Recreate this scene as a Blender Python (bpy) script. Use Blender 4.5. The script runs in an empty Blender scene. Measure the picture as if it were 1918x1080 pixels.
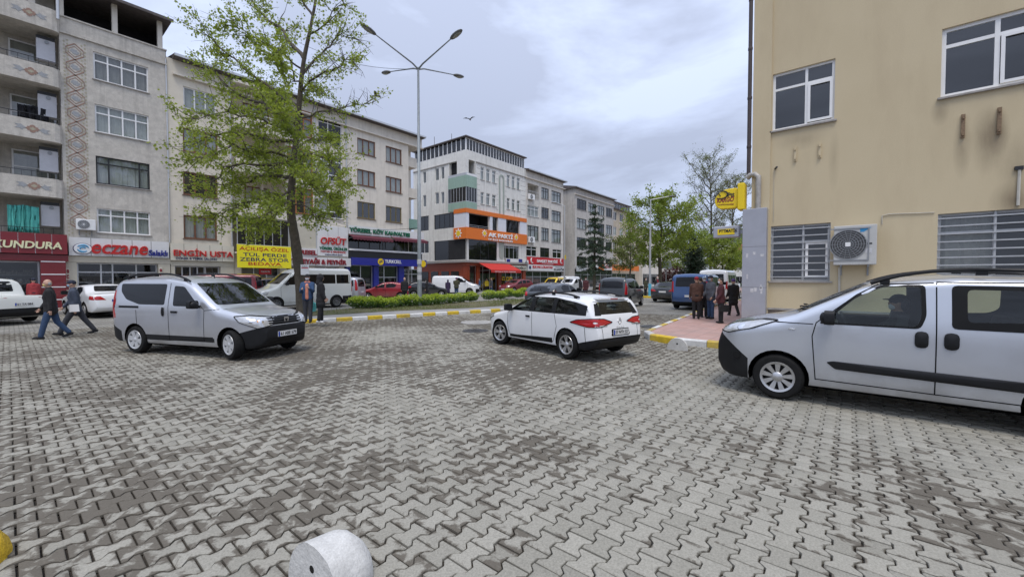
import bpy, bmesh, math, random
import numpy as np
from mathutils import Vector, Matrix, noise as mnoise
from mathutils.bvhtree import BVHTree
R=math.radians; PI=math.pi
rnd=random.Random(7)
S=bpy.context.scene; C=S.collection
# ---------------------------------------------------------------- camera
FPX=772.0; CW=1918.0; CH=1080.0; HOR=520.0; CAMH=1.75
TH=math.atan2(631,772); PT=math.atan2(CH/2-HOR,FPX)
fw=Vector((math.cos(TH)*math.cos(PT),math.sin(TH)*math.cos(PT),-math.sin(PT)))
rt=Vector((math.sin(TH),-math.cos(TH),0))
up=rt.cross(fw)
cam=bpy.data.cameras.new('camera'); co=bpy.data.objects.new('camera',cam); C.objects.link(co)
cam.sensor_width=36; cam.lens=FPX/CW*36; cam.clip_start=.1; cam.clip_end=6000
m=Matrix((rt,up,-fw)).transposed().to_4x4(); m.translation=(0,0,CAMH); co.matrix_world=m
S.camera=co
# ---------------------------------------------------------------- sky and sun
SUN_EL=R(66); SUN_AZ=math.atan2(-.62,-.78)          # direction towards the sun, behind the camera
w=bpy.data.worlds.new('World'); S.world=w; w.use_nodes=True
nt=w.node_tree; nt.nodes.clear()
def wn(t,**k):
    n=nt.nodes.new(t)
    for a,b in k.items(): setattr(n,a,b)
    return n
wo=wn('ShaderNodeOutputWorld'); bg=wn('ShaderNodeBackground'); bg.inputs[1].default_value=.1
sky=wn('ShaderNodeTexSky',sky_type='NISHITA'); sky.sun_disc=False; sky.sun_elevation=SUN_EL; sky.sun_rotation=PI/2-SUN_AZ
tc=wn('ShaderNodeTexCoord'); mp=wn('ShaderNodeMapping'); mp.inputs['Scale'].default_value=(1.5,1.5,4.2); mp.inputs['Location'].default_value=(.35,.2,.1)
n1=wn('ShaderNodeTexNoise'); n1.inputs['Scale'].default_value=1.25; n1.inputs['Detail'].default_value=6; n1.inputs['Roughness'].default_value=.56; n1.inputs['Distortion'].default_value=.35
cr=wn('ShaderNodeValToRGB'); e=cr.color_ramp.elements
e[0].position=.41; e[0].color=(3.15,3.55,4.65,1); e[1].position=.58; e[1].color=(4.55,5.2,6.85,1)
mx=wn('ShaderNodeMixRGB'); mx.inputs[0].default_value=.94
L=nt.links.new
L(tc.outputs['Generated'],mp.inputs[0]); L(mp.outputs[0],n1.inputs['Vector']); L(n1.outputs[0],cr.inputs[0])
# an overcast sky brightens evenly from the horizon to the zenith
sz=wn('ShaderNodeSeparateXYZ'); mr=wn('ShaderNodeMapRange'); mr.inputs[3].default_value=.88; mr.inputs[4].default_value=1.9; L(tc.outputs['Generated'],sz.inputs[0]); L(sz.outputs[2],mr.inputs[0])
ml=wn('ShaderNodeMixRGB',blend_type='MULTIPLY'); ml.inputs[0].default_value=1.; L(cr.outputs[0],ml.inputs[1]); L(mr.outputs[0],ml.inputs[2])
L(sky.outputs[0],mx.inputs[1]); L(ml.outputs[0],mx.inputs[2]); L(mx.outputs[0],bg.inputs[0]); L(bg.outputs[0],wo.inputs[0])
sd=bpy.data.lights.new('sun','SUN'); sd.energy=1.5; sd.angle=R(24); sd.color=(1,.93,.83)
so=bpy.data.objects.new('sun',sd); C.objects.link(so)
sdir=Vector((math.cos(SUN_AZ)*math.cos(SUN_EL),math.sin(SUN_AZ)*math.cos(SUN_EL),math.sin(SUN_EL)))
so.rotation_euler=sdir.to_track_quat('Z','Y').to_euler(); so.location=(0,0,60)
S.view_settings.view_transform='Standard'; S.view_settings.look='None'; S.view_settings.gamma=1; S.view_settings.exposure=.47
S.cycles.max_bounces=8; S.cycles.transparent_max_bounces=12
# ---------------------------------------------------------------- pixel -> place (a pixel gives a direction; the plane it lies on gives the distance)
def ray(px,py):
    return fw+rt*((px-CW/2)/FPX)+up*((CH/2-py)/FPX)
def gnd(px,py,z=0.):
    d=ray(px,py); t=(z-CAMH)/d.z; return Vector((d.x*t,d.y*t,z))
def onY(px,py,Y):
    d=ray(px,py); t=Y/d.y; return (d.x*t, CAMH+d.z*t)
def onX(px,py,X):
    d=ray(px,py); t=X/d.x; return (-d.y*t, CAMH+d.z*t)
# ---------------------------------------------------------------- materials
def NM(name):
    m=bpy.data.materials.new(name); m.use_nodes=True; n=m.node_tree; n.nodes.clear()
    o=n.nodes.new('ShaderNodeOutputMaterial'); b=n.nodes.new('ShaderNodeBsdfPrincipled'); n.links.new(b.outputs[0],o.inputs[0])
    return m,n,b,o
def nd(n,t,**k):
    x=n.nodes.new(t)
    for a,b in k.items():
        if a in ('Scale','Detail','Roughness','Distortion','Randomness'): x.inputs[a].default_value=b
        else: setattr(x,a,b)
    return x
def coordn(n,world=True,scale=(1,1,1)):
    if world: g=n.nodes.new('ShaderNodeNewGeometry').outputs['Position']
    else: g=n.nodes.new('ShaderNodeTexCoord').outputs['Object']
    mp=n.nodes.new('ShaderNodeMapping'); mp.inputs['Scale'].default_value=scale; n.links.new(g,mp.inputs[0]); return mp.outputs[0]
def ramp(n,src,stops):
    r=n.nodes.new('ShaderNodeValToRGB'); els=r.color_ramp.elements
    while len(els)<len(stops): els.new(.5)
    for e,(p,c) in zip(els,stops):
        e.position=p; e.color=(c,c,c,1) if not hasattr(c,'__len__') else (*c,1)
    n.links.new(src,r.inputs[0]); return r.outputs[0]
def mixc(n,f,a,b,mode='MIX'):
    x=n.nodes.new('ShaderNodeMixRGB'); x.blend_type=mode
    for s,v in zip(x.inputs,(f,a,b)):
        if isinstance(v,(int,float)): s.default_value=v
        elif hasattr(v,'__len__'): s.default_value=(*v,1)
        else: n.links.new(v,s)
    return x.outputs[0]
MATS={}
def mat(name,col,rough=.7,metal=0.,var=.10,scale=7.,stain=0.,stain_col=(.09,.08,.065),coat=0.,bump=0.,world=True,fine=0.,spec=.5,blotch=0.):
    if name in MATS: return MATS[name]
    m,n,b,o=NM(name)
    v=coordn(n,world); no=nd(n,'ShaderNodeTexNoise',Scale=scale,Detail=5,Roughness=.6); n.links.new(v,no.inputs['Vector'])
    k=ramp(n,no.outputs[0],[(.3,1-var),(.7,1+var)])
    c=mixc(n,1.,col,k,'MULTIPLY')
    if fine:
        n2=nd(n,'ShaderNodeTexNoise',Scale=90.,Detail=3); n.links.new(v,n2.inputs['Vector'])
        c=mixc(n,1.,c,ramp(n,n2.outputs[0],[(.3,1-fine),(.7,1+fine)]),'MULTIPLY')
    if blotch:
        n3=nd(n,'ShaderNodeTexNoise',Scale=.7,Detail=6,Roughness=.65); n.links.new(v,n3.inputs['Vector'])
        c=mixc(n,ramp(n,n3.outputs[0],[(.45,0.),(.75,blotch)]),c,stain_col)
    if stain:
        v2=coordn(n,world,(3.2,3.2,.16)); s=nd(n,'ShaderNodeTexNoise',Scale=1.,Detail=6,Roughness=.7); n.links.new(v2,s.inputs['Vector'])
        c=mixc(n,ramp(n,s.outputs[0],[(.5,0.),(.78,stain)]),c,stain_col)
    n.links.new(c,b.inputs['Base Color']); b.inputs['Roughness'].default_value=rough; b.inputs['Metallic'].default_value=metal
    b.inputs['Specular IOR Level'].default_value=spec
    if coat: b.inputs['Coat Weight'].default_value=coat; b.inputs['Coat Roughness'].default_value=.05
    if bump:
        bp=n.nodes.new('ShaderNodeBump'); bp.inputs['Strength'].default_value=bump; bp.inputs['Distance'].default_value=.02
        n4=nd(n,'ShaderNodeTexNoise',Scale=35.,Detail=4); n.links.new(v,n4.inputs['Vector'])
        n.links.new(n4.outputs[0],bp.inputs['Height']); n.links.new(bp.outputs[0],b.inputs['Normal'])
    MATS[name]=m; return m
def glass(name,tint,through=.8,rough=.02,dark=(.012,.014,.016),refl=1.,fgain=1.1,fadd=.02):
    """window glass: a see-through share, a dark share and the Fresnel mirror"""
    if name in MATS: return MATS[name]
    m=bpy.data.materials.new(name); m.use_nodes=True; n=m.node_tree; n.nodes.clear()
    o=n.nodes.new('ShaderNodeOutputMaterial'); tr=n.nodes.new('ShaderNodeBsdfTransparent'); tr.inputs[0].default_value=(*tint,1)
    df=n.nodes.new('ShaderNodeBsdfDiffuse'); df.inputs[0].default_value=(*dark,1)
    gl=n.nodes.new('ShaderNodeBsdfGlossy'); gl.inputs['Roughness'].default_value=rough; gl.inputs[0].default_value=(refl,refl,refl,1)
    fr=n.nodes.new('ShaderNodeFresnel'); fr.inputs[0].default_value=1.55
    mu=n.nodes.new('ShaderNodeMath'); mu.operation='MULTIPLY_ADD'; mu.inputs[1].default_value=fgain; mu.inputs[2].default_value=fadd; mu.use_clamp=True
    ge=n.nodes.new('ShaderNodeNewGeometry'); ex=n.nodes.new('ShaderNodeMath'); ex.operation='MULTIPLY_ADD'; ex.inputs[1].default_value=1/1.55-1.55; ex.inputs[2].default_value=1.55
    n.links.new(ge.outputs['Backfacing'],ex.inputs[0]); n.links.new(ex.outputs[0],fr.inputs[0])
    m1=n.nodes.new('ShaderNodeMixShader'); m1.inputs[0].default_value=through; m2=n.nodes.new('ShaderNodeMixShader')
    n.links.new(df.outputs[0],m1.inputs[1]); n.links.new(tr.outputs[0],m1.inputs[2])
    n.links.new(fr.outputs[0],mu.inputs[0]); n.links.new(mu.outputs[0],m2.inputs[0]); n.links.new(m1.outputs[0],m2.inputs[1]); n.links.new(gl.outputs[0],m2.inputs[2])
    n.links.new(m2.outputs[0],o.inputs[0]); MATS[name]=m; return m
def paint(name,col,metal=.0,rough=.26,dirt=.3,world=False):
    """car paint with clear coat, and road dust low on the sides"""
    if name in MATS: return MATS[name]
    m,n,b,o=NM(name); v=coordn(n,world)
    no=nd(n,'ShaderNodeTexNoise',Scale=2.2,Detail=6,Roughness=.65); n.links.new(v,no.inputs['Vector'])
    sx=n.nodes.new('ShaderNodeSeparateXYZ'); n.links.new(v,sx.inputs[0])
    low=ramp(n,sx.outputs[2],[(.25,1.),(.75,.0)])
    f=mixc(n,1.,ramp(n,no.outputs[0],[(.35,.15),(.7,1.)]),low,'MULTIPLY'); f=mixc(n,1.,f,(dirt*2,)*3,'MULTIPLY')
    n.links.new(mixc(n,f,col,(.2,.18,.15)),b.inputs['Base Color'])
    b.inputs['Metallic'].default_value=metal; b.inputs['Coat Weight'].default_value=1.; b.inputs['Coat Roughness'].default_value=.03
    n.links.new(ramp(n,no.outputs[0],[(.3,rough),(.75,rough+.14)]),b.inputs['Roughness'])
    MATS[name]=m; return m
def foliage(name,c1,c2,trans=.35):
    if name in MATS: return MATS[name]
    m,n,b,o=NM(name)
    v=coordn(n); no=nd(n,'ShaderNodeTexNoise',Scale=1.3,Detail=3); n.links.new(v,no.inputs['Vector'])
    n2=nd(n,'ShaderNodeTexNoise',Scale=14.,Detail=1); n.links.new(v,n2.inputs['Vector'])
    f=mixc(n,.5,no.outputs[0],n2.outputs[0]); c=mixc(n,ramp(n,f,[(.35,0.),(.65,1.)]),c1,c2)
    n.links.new(c,b.inputs['Base Color']); b.inputs['Roughness'].default_value=.55
    t=n.nodes.new('ShaderNodeBsdfTranslucent'); n.links.new(mixc(n,1.,c,(1.15,1.2,.6),'MULTIPLY'),t.inputs[0])
    x=n.nodes.new('ShaderNodeMixShader'); x.inputs[0].default_value=trans
    n.links.new(b.outputs[0],x.inputs[1]); n.links.new(t.outputs[0],x.inputs[2]); n.links.new(x.outputs[0],o.inputs[0])
    MATS[name]=m; return m
# ---------------------------------------------------------------- mesh helpers
class MB:
    """collects shapes; build() links them as ONE mesh object"""
    def __init__(s): s.v=[]; s.f=[]; s.m=[]
    def add(s,vs,fs,mi=0):
        o=len(s.v); s.v+= [tuple(p) for p in vs]; s.f+=[tuple(i+o for i in f) for f in fs]; s.m+=[mi]*len(fs); return s
    def quad(s,a,b,c,d,mi=0): return s.add((a,b,c,d),((0,1,2,3),),mi)
    def box(s,x0,x1,y0,y1,z0,z1,mi=0):
        return s.add([(x,y,z) for z in (z0,z1) for y in (y0,y1) for x in (x0,x1)],[(0,2,3,1),(4,5,7,6),(0,1,5,4),(2,6,7,3),(0,4,6,2),(1,3,7,5)],mi)
    def bar(s,p,q,w,h,mi=0):
        p=Vector(p);q=Vector(q); d=(q-p).normalized(); a=d.cross(Vector((0,0,1)))
        if a.length<1e-4: a=Vector((1,0,0))
        a.normalize(); b=a.cross(d).normalized()
        vs=[c+a*i*w/2+b*j*h/2 for c in (p,q) for i,j in ((-1,-1),(1,-1),(1,1),(-1,1))]
        return s.add(vs,[(0,1,2,3),(7,6,5,4),(0,4,5,1),(1,5,6,2),(2,6,7,3),(3,7,4,0)],mi)
    def tube(s,pts,rad,n=8,mi=0,cap=True):
        pts=[Vector(p) for p in pts]; k=len(pts)
        if not hasattr(rad,'__len__'): rad=[rad]*k
        o=len(s.v); prev=None
        for i,p in enumerate(pts):
            d=(pts[min(i+1,k-1)]-pts[max(i-1,0)])
            d=d.normalized() if d.length>1e-9 else Vector((0,0,1))
            a=prev if prev is not None else (Vector((0,0,1)).cross(d) if abs(d.z)<.9 else Vector((1,0,0)).cross(d))
            a=(a-d*a.dot(d))
            if a.length<1e-6: a=d.orthogonal()
            a.normalize(); prev=a; b=d.cross(a)
            for j in range(n):
                t=2*PI*j/n; s.v.append(tuple(p+(a*math.cos(t)+b*math.sin(t))*rad[i]))
        for i in range(k-1):
            for j in range(n):
                s.f.append((o+i*n+j,o+i*n+(j+1)%n,o+(i+1)*n+(j+1)%n,o+(i+1)*n+j)); s.m.append(mi)
        if cap:
            s.f.append(tuple(o+j for j in range(n))[::-1]); s.m.append(mi); s.f.append(tuple(o+(k-1)*n+j for j in range(n))); s.m.append(mi)
        return s
    def lathe(s,prof,n=24,axis='z',c=(0,0,0),mi=0):
        """prof: (r, h) pairs"""
        o=len(s.v)
        for r,h in prof:
            for j in range(n):
                t=2*PI*j/n; a,b=r*math.cos(t),r*math.sin(t)
                p=(a,b,h) if axis=='z' else ((a,h,b) if axis=='y' else (h,a,b))
                s.v.append((p[0]+c[0],p[1]+c[1],p[2]+c[2]))
        for i in range(len(prof)-1):
            for j in range(n):
                s.f.append((o+i*n+j,o+i*n+(j+1)%n,o+(i+1)*n+(j+1)%n,o+(i+1)*n+j)); s.m.append(mi)
        return s
    def prism(s,poly,h0,h1,axis='z',mi=0):
        """extrude a 2D outline; axis y: outline is (x,z)"""
        n=len(poly)
        def P(p,h): return (p[0],p[1],h) if axis=='z' else ((p[0],h,p[1]) if axis=='y' else (h,p[0],p[1]))
        vs=[P(p,h0) for p in poly]+[P(p,h1) for p in poly]
        return s.add(vs,[tuple(range(n))[::-1],tuple(range(n,2*n))]+[(i,(i+1)%n,n+(i+1)%n,n+i) for i in range(n)],mi)
    def ell(s,c,r,n=12,k=8,mi=0,rot=None):
        o=len(s.v); c=Vector(c)
        for i in range(k+1):
            a=PI*i/k
            for j in range(n):
                t=2*PI*j/n; p=Vector((r[0]*math.sin(a)*math.cos(t),r[1]*math.sin(a)*math.sin(t),r[2]*math.cos(a)))
                if rot is not None: p=rot@p
                s.v.append(tuple(c+p))
        for i in range(k):
            for j in range(n):
                s.f.append((o+i*n+j,o+i*n+(j+1)%n,o+(i+1)*n+(j+1)%n,o+(i+1)*n+j)); s.m.append(mi)
        return s
    def mesh(s,name,mats,smooth=False,off=(0,0,0),fix=True):
        me=bpy.data.meshes.new(name)
        vs=s.v if off==(0,0,0) else [(a-off[0],b-off[1],c-off[2]) for a,b,c in s.v]
        me.from_pydata(vs,[],s.f)
        if not isinstance(mats,(list,tuple)): mats=[mats]
        for q in mats: me.materials.append(q)
        if len(mats)>1: me.polygons.foreach_set('material_index',s.m)
        if fix:
            b=bmesh.new(); b.from_mesh(me); bmesh.ops.recalc_face_normals(b,faces=b.faces); b.to_mesh(me); b.free()
        if smooth:
            me.polygons.foreach_set('use_smooth',[True]*len(me.polygons))
            try: me.set_sharp_from_angle(angle=R(smooth if smooth is not True else 40))
            except Exception: pass
        return me
    def build(s,name,mats,parent=None,smooth=False,off=None,fix=True):
        if off is None: off=OFF.get(parent.name,(0,0,0)) if parent is not None else (0,0,0)
        o=bpy.data.objects.new(name,s.mesh(name,mats,smooth,off,fix)); C.objects.link(o)
        if parent is not None: o.parent=parent
        return o
OFF={}     # builders that work in facade coordinates: origin of each root (and of its parts)
def tag(o,label=None,cat=None,group=None,kind=None):
    for k,v in (('label',label),('category',cat),('group',group),('kind',kind)):
        if v: o[k]=v
    return o
def thing(name,label,cat,loc=(0,0,0),rz=0,group=None):
    o=bpy.data.objects.new(name,None); C.objects.link(o); o.empty_display_size=.3
    o.location=loc; o.rotation_euler=(0,0,rz); return tag(o,label,cat,group)
def sub(mb,name,mats,part,smooth=False):
    """a sub-part: shares the facade origin of its part"""
    o=mb.build(name,mats,part,smooth,off=OFF.get(part.name,(0,0,0))); return o
def copy_tree(o,parent=None):
    c=o.copy(); C.objects.link(c); c.parent=parent
    if o.name in OFF: OFF[c.name]=OFF[o.name]
    for ch in list(o.children): copy_tree(ch,c)
    return c
TMP=bpy.data.scenes.new('work')
def evaluated(objs):
    """mesh of the first object with its modifiers, evaluated in a scene of its own (fast)"""
    for o in objs: TMP.collection.objects.link(o)
    vl=TMP.view_layers[0]; vl.update(); dg=vl.depsgraph
    me=bpy.data.meshes.new_from_object(objs[0].evaluated_get(dg))
    for o in objs: bpy.data.objects.remove(o)
    return me
def textmesh(txt,mat_,x0,x1,z0,z1,y,depth=.02,bold=.0,shear=0.):
    """lettering fitted into a box, upright, facing -y"""
    cu=bpy.data.curves.new('t','FONT'); cu.body=txt; cu.align_x='LEFT'; cu.extrude=depth/2; cu.offset=bold; cu.shear=shear; cu.resolution_u=3
    o=bpy.data.objects.new('t',cu); me=evaluated([o]); bpy.data.curves.remove(cu)
    n=len(me.vertices); a=np.empty(n*3); me.vertices.foreach_get('co',a); a=a.reshape(-1,3)
    lo,hi=a.min(0),a.max(0); b=np.empty_like(a)
    b[:,0]=x0+(a[:,0]-lo[0])/(hi[0]-lo[0])*(x1-x0); b[:,2]=z0+(a[:,1]-lo[1])/(hi[1]-lo[1])*(z1-z0); b[:,1]=y-(a[:,2]-lo[2])/max(hi[2]-lo[2],1e-6)*depth
    me.vertices.foreach_set('co',b.ravel()); me.materials.clear(); me.materials.append(mat_); me.update(); return me
def lettering(txt,parent,mat_,x0,x1,z0,z1,y,depth=.02,bold=.0,shear=0.,name='lettering'):
    ox=OFF.get(parent.name,(0,0,0))
    o=bpy.data.objects.new(name,textmesh(txt,mat_,x0-ox[0],x1-ox[0],z0-ox[2],z1-ox[2],y-ox[1],depth,bold,shear)); C.objects.link(o); o.parent=parent; return o
# ================================================================ THE SETTING: ground, road, kerbs, pavements
FY=33.5                                 # facade line of the row across the street
WX=15.7                                 # wall of the post office
# --- one sheet to the horizon
M_far=mat('dusty_ground',(.17,.165,.155),.9,var=.25,scale=.6,fine=.12)
g=MB(); g.quad((-1500,-1500,-.03),(1500,-1500,-.03),(1500,1500,-.03),(-1500,1500,-.03))
tag(g.build('ground',M_far),kind='structure')
def paver_material():
    m,n,b,o=NM('concrete_paver'); v=coordn(n)
    big=nd(n,'ShaderNodeTexNoise',Scale=.33,Detail=4,Roughness=.6); n.links.new(v,big.inputs['Vector'])
    mid=nd(n,'ShaderNodeTexNoise',Scale=6.2,Detail=8,Roughness=.66,Distortion=.5); n.links.new(v,mid.inputs['Vector'])
    fin=nd(n,'ShaderNodeTexNoise',Scale=75.,Detail=4,Roughness=.7); n.links.new(v,fin.inputs['Vector'])
    at=nd(n,'ShaderNodeAttribute',attribute_name='tone'); ts=n.nodes.new('ShaderNodeSeparateXYZ'); n.links.new(at.outputs['Vector'],ts.inputs[0])
    # clean concrete, each block its own tone
    c=mixc(n,ts.outputs[0],(.25,.238,.199),(.335,.32,.272))
    c=mixc(n,1.,c,ramp(n,fin.outputs[0],[(.3,.70),(.7,1.22)]),'MULTIPLY')
    c=mixc(n,ramp(n,big.outputs[0],[(.35,0.),(.65,.3)]),c,(.25,.238,.203))
    # trodden soil: differs from block to block, thick where the big noise is high, ragged edges from the middle one
    sx=n.nodes.new('ShaderNodeSeparateXYZ'); n.links.new(v,sx.inputs[0])
    def ma(op,x,y):
        q=n.nodes.new('ShaderNodeMath'); q.operation=op
        for s_,v_ in zip(q.inputs,(x,y)):
            if isinstance(v_,(int,float)): s_.default_value=v_
            else: n.links.new(v_,s_)
        return q.outputs[0]
    ly=n.nodes.new('ShaderNodeMapRange'); ly.inputs[1].default_value=.2; ly.inputs[2].default_value=4.5; ly.inputs[3].default_value=-.10; ly.inputs[4].default_value=.025; n.links.new(sx.outputs[1],ly.inputs[0])
    ed=ma('POWER',ma('SUBTRACT',1.,ts.outputs[2]),2.5)
    sm=ma('ADD',ma('ADD',ma('MULTIPLY',big.outputs[0],.75),ma('MULTIPLY',mid.outputs[0],.8)),ma('ADD',ma('ADD',ma('MULTIPLY',ts.outputs[1],.13),ma('MULTIPLY',ed,.13)),ly.outputs[0]))
    f=ramp(n,sm,[(.875,0.),(.945,.90)])
    soil=mixc(n,fin.outputs[0],(.07,.06,.047),(.14,.123,.098))
    c=mixc(n,f,c,soil)
    n.links.new(c,b.inputs['Base Color'])
    n.links.new(ramp(n,f,[(0.,.8),(1.,.92)]),b.inputs['Roughness']); b.inputs['Specular IOR Level'].default_value=.3
    bp=n.nodes.new('ShaderNodeBump'); bp.inputs['Strength'].default_value=.45; bp.inputs['Distance'].default_value=.006
    n.links.new(mixc(n,.6,fin.outputs[0],mid.outputs[0]),bp.inputs['Height']); n.links.new(bp.outputs[0],b.inputs['Normal'])
    return m
M_pav=paver_material()
M_soil=mat('joint_soil',(.045,.037,.029),.95,var=.3,scale=3,fine=.3)
# paved carriageway: a bed of soil with the concrete blocks on it
def far_paving():
    m,n,b,o=NM('distant_paving'); v=coordn(n)
    br=nd(n,'ShaderNodeTexBrick'); br.inputs['Scale'].default_value=1.; br.inputs['Brick Width'].default_value=.215; br.inputs['Row Height'].default_value=.16
    br.inputs['Mortar Size'].default_value=.014; br.inputs['Color1'].default_value=(.36,.35,.31,1); br.inputs['Color2'].default_value=(.28,.27,.235,1); br.inputs['Mortar'].default_value=(.08,.07,.06,1)
    n.links.new(v,br.inputs['Vector'])
    no=nd(n,'ShaderNodeTexNoise',Scale=.45,Detail=7,Roughness=.7); n.links.new(v,no.inputs['Vector'])
    c=mixc(n,ramp(n,no.outputs[0],[(.42,0.),(.66,.75)]),br.outputs[0],(.12,.11,.095))
    v3=coordn(n,True,(.12,1.1,1)); n3=nd(n,'ShaderNodeTexNoise',Scale=1.,Detail=4); n.links.new(v3,n3.inputs['Vector'])
    c=mixc(n,ramp(n,n3.outputs[0],[(.5,0.),(.72,.5)]),c,(.11,.105,.095))
    n.links.new(c,b.inputs['Base Color']); b.inputs['Roughness'].default_value=.8; return m
M_farpav=far_paving()
rd=MB(); rd.quad((-40,-30,-.026),(160,-30,-.026),(160,31,-.026),(-40,31,-.026))
road=tag(rd.build('road',M_soil),kind='structure')
# ---- kerbs and pavements first as outlines, so that pavers stop at them
def inpoly(x,y,poly):
    c=False; j=len(poly)-1
    for i in range(len(poly)):
        if ((poly[i][1]>y)!=(poly[j][1]>y)) and x<(poly[j][0]-poly[i][0])*(y-poly[i][1])/(poly[j][1]-poly[i][1]+1e-12)+poly[i][0]: c=not c
        j=i
    return c
k0=gnd(566,606); k1=gnd(930,584); 
MED=[(k0.x,k0.y),(k1.x,k1.y),(30,k1.y-.9),(32,k1.y-.6),(32.4,k1.y+1.6),(31.5,k1.y+5.2),(7.9,k1.y+6.6),(6.9,k1.y+5.6)]          # tree island
MED2=[(35.2,k1.y-2.2),(36,k1.y-2.9),(120,k1.y-4.5),(120,k1.y+3.5),(36.4,k1.y+5),(35.4,k1.y+4)]     # next island along the street
c0=gnd(1226,628); c1=gnd(1345,655)
PX0=11.15
def arc(cx,cy,r,a0,a1,n=8): return [(cx+r*math.cos(R(a0+(a1-a0)*i/n)),cy+r*math.sin(R(a0+(a1-a0)*i/n))) for i in range(n+1)]
PTT=[(130,8.3),(130,-30),(PX0+.9,-30),(PX0,-6)]+arc(PX0+1.25,3.55,1.25,180,96,8)+[(24,6.0)]        # pavement of the post office
far_walk=[(-40,FY-4.2),(140,FY-4.2),(140,FY+.5),(-40,FY+.5)]
# ---- pavers
LX,LY=.202,.153; gp=.006
def outline(g_=gp):
    h=LX/2-g_; a=.0695-g_*.3; b_=.0315+g_*.3; w1=LY/2+.0195-g_; w2=LY/2-.0195-g_
    q=[(-h,w1),(-a,w1),(-b_,w2),(b_,w2),(a,w1),(h,w1)]
    return q+[(x,-y) for x,y in q[::-1]]
OL=outline()
def paver_geo(cham=.005,deep=.024):
    n=len(OL); ins=[(x*(1-cham/.1),y*(1-cham/.08)) for x,y in OL]
    vs=[(x,y,0.) for x,y in ins]+[(x,y,-cham*.8) for x,y in OL]+[(x,y,-deep) for x,y in OL]+[(0,0,.0008)]
    fs=[(i,(i+1)%n,3*n) for i in range(n)]
    for k in (0,n):
        fs+=[(k+i,k+(i+1)%n,k+n+(i+1)%n,k+n+i) for i in range(n)]
    return vs,fs
def in_view(x,y,marg=1.12):
    z=x*fw.x+y*fw.y; l=x*rt.x+y*rt.y
    return z>.4 and abs(l)<z*1.242*marg+1.2
YB=11.75                                   # the H blocks end here; the far strip is laid with small square setts
cand=[]
rw=random.Random(3)
ny0=int(-9/LY); ny1=int(YB/LY)
for j in range(ny0,ny1):
    yc=j*LY
    for i in range(int(-12/LX),int(30/LX)):
        xc=(i+(.5 if j%2 else 0))*LX
        d=math.hypot(xc,yc)
        if d>21 or not in_view(xc,yc): continue
        if xc>10 and inpoly(xc,yc,PTT): continue
        cand.append((xc,yc))
for j in range(int(YB/LY),int(20.6/LY)):
    yc=j*LY
    for i in range(int(-9/LX),int(22/LX)):
        xc=(i+(.5 if j%2 else 0))*LX
        if math.hypot(xc,yc)>20.6 or not in_view(xc,yc,1.05) or inpoly(xc,yc,MED): continue
        cand.append((xc,yc))
def shown(p):
    d=Vector((p[0],p[1],-CAMH)); z=d.dot(fw); px=CW/2+FPX*d.dot(rt)/z; py=CH/2-FPX*d.dot(up)/z
    return (0<=px<=CW and 0<=py<=CH),z
vis=[]; rest=[]
for p in cand:
    s_,z=shown(p); (vis if s_ else rest).append((z,p))
vis.sort(); near=[p for z,p in vis[:300]]; rest=[p for z,p in vis[300:]]+[p for z,p in rest]
pv,pf=paver_geo()
def set_tone(me,a):
    at=me.attributes.new('tone','FLOAT_VECTOR','POINT'); at.data.foreach_set('vector',np.asarray(a,dtype=np.float32).ravel())
pmes=[]
for k in range(16):
    pm=MB(); pm.add(pv,pf); pme=pm.mesh('paver',M_pav,fix=True); tt=np.tile([[rw.random(),rw.random()**1.5,0]],(len(pme.vertices),1)); tt[-1,2]=1.; set_tone(pme,tt); pmes.append(pme)
def settle(x,y): return (mnoise.noise((x*.35,y*.35,2.))*.018)
for x,y in near:
    o=bpy.data.objects.new('paver',rw.choice(pmes)); C.objects.link(o); o.parent=road
    o.location=(x+rw.uniform(-.002,.002),y+rw.uniform(-.002,.002),settle(x,y)+rw.uniform(-.003,.003)); o.rotation_euler=(rw.gauss(0,.012),rw.gauss(0,.012),rw.gauss(0,.008)+(PI if rw.random()<.5 else 0))
pv=np.array(pv); nv=len(pv); P_=np.array(rest); N=len(P_)
rs=np.random.RandomState(5)
tilt=rs.normal(0,.014,(N,2)); hz=np.array([settle(x,y) for x,y in rest])+rs.uniform(-.0035,.0035,N); an=rs.normal(0,.009,N)
ca,sa=np.cos(an)[:,None],np.sin(an)[:,None]
V=np.empty((N,nv,3)); V[:,:,0]=P_[:,0:1]+ca*pv[None,:,0]-sa*pv[None,:,1]; V[:,:,1]=P_[:,1:2]+sa*pv[None,:,0]+ca*pv[None,:,1]
V[:,:,2]=hz[:,None]+pv[None,:,2]+tilt[:,0:1]*pv[None,:,0]+tilt[:,1:2]*pv[None,:,1]
def bulk_mesh(name,V,faces,mat_):
    """one mesh from many copies of a small one: V (N,nv,3), faces = list of tuples"""
    N,nv,_=V.shape; me=bpy.data.meshes.new(name); me.vertices.add(N*nv); me.vertices.foreach_set('co',V.reshape(-1))
    ls=np.array([len(f) for f in faces]); flat=np.concatenate([np.array(f) for f in faces]); nl=len(flat)
    me.loops.add(N*nl); me.loops.foreach_set('vertex_index',(flat[None,:]+(np.arange(N)*nv)[:,None]).reshape(-1).astype(np.int32))
    me.polygons.add(N*len(ls)); st=np.concatenate([[0],np.cumsum(ls)[:-1]])
    me.polygons.foreach_set('loop_start',(st[None,:]+(np.arange(N)*nl)[:,None]).reshape(-1).astype(np.int32))
    me.update(calc_edges=True); me.materials.append(mat_); return me
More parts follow.
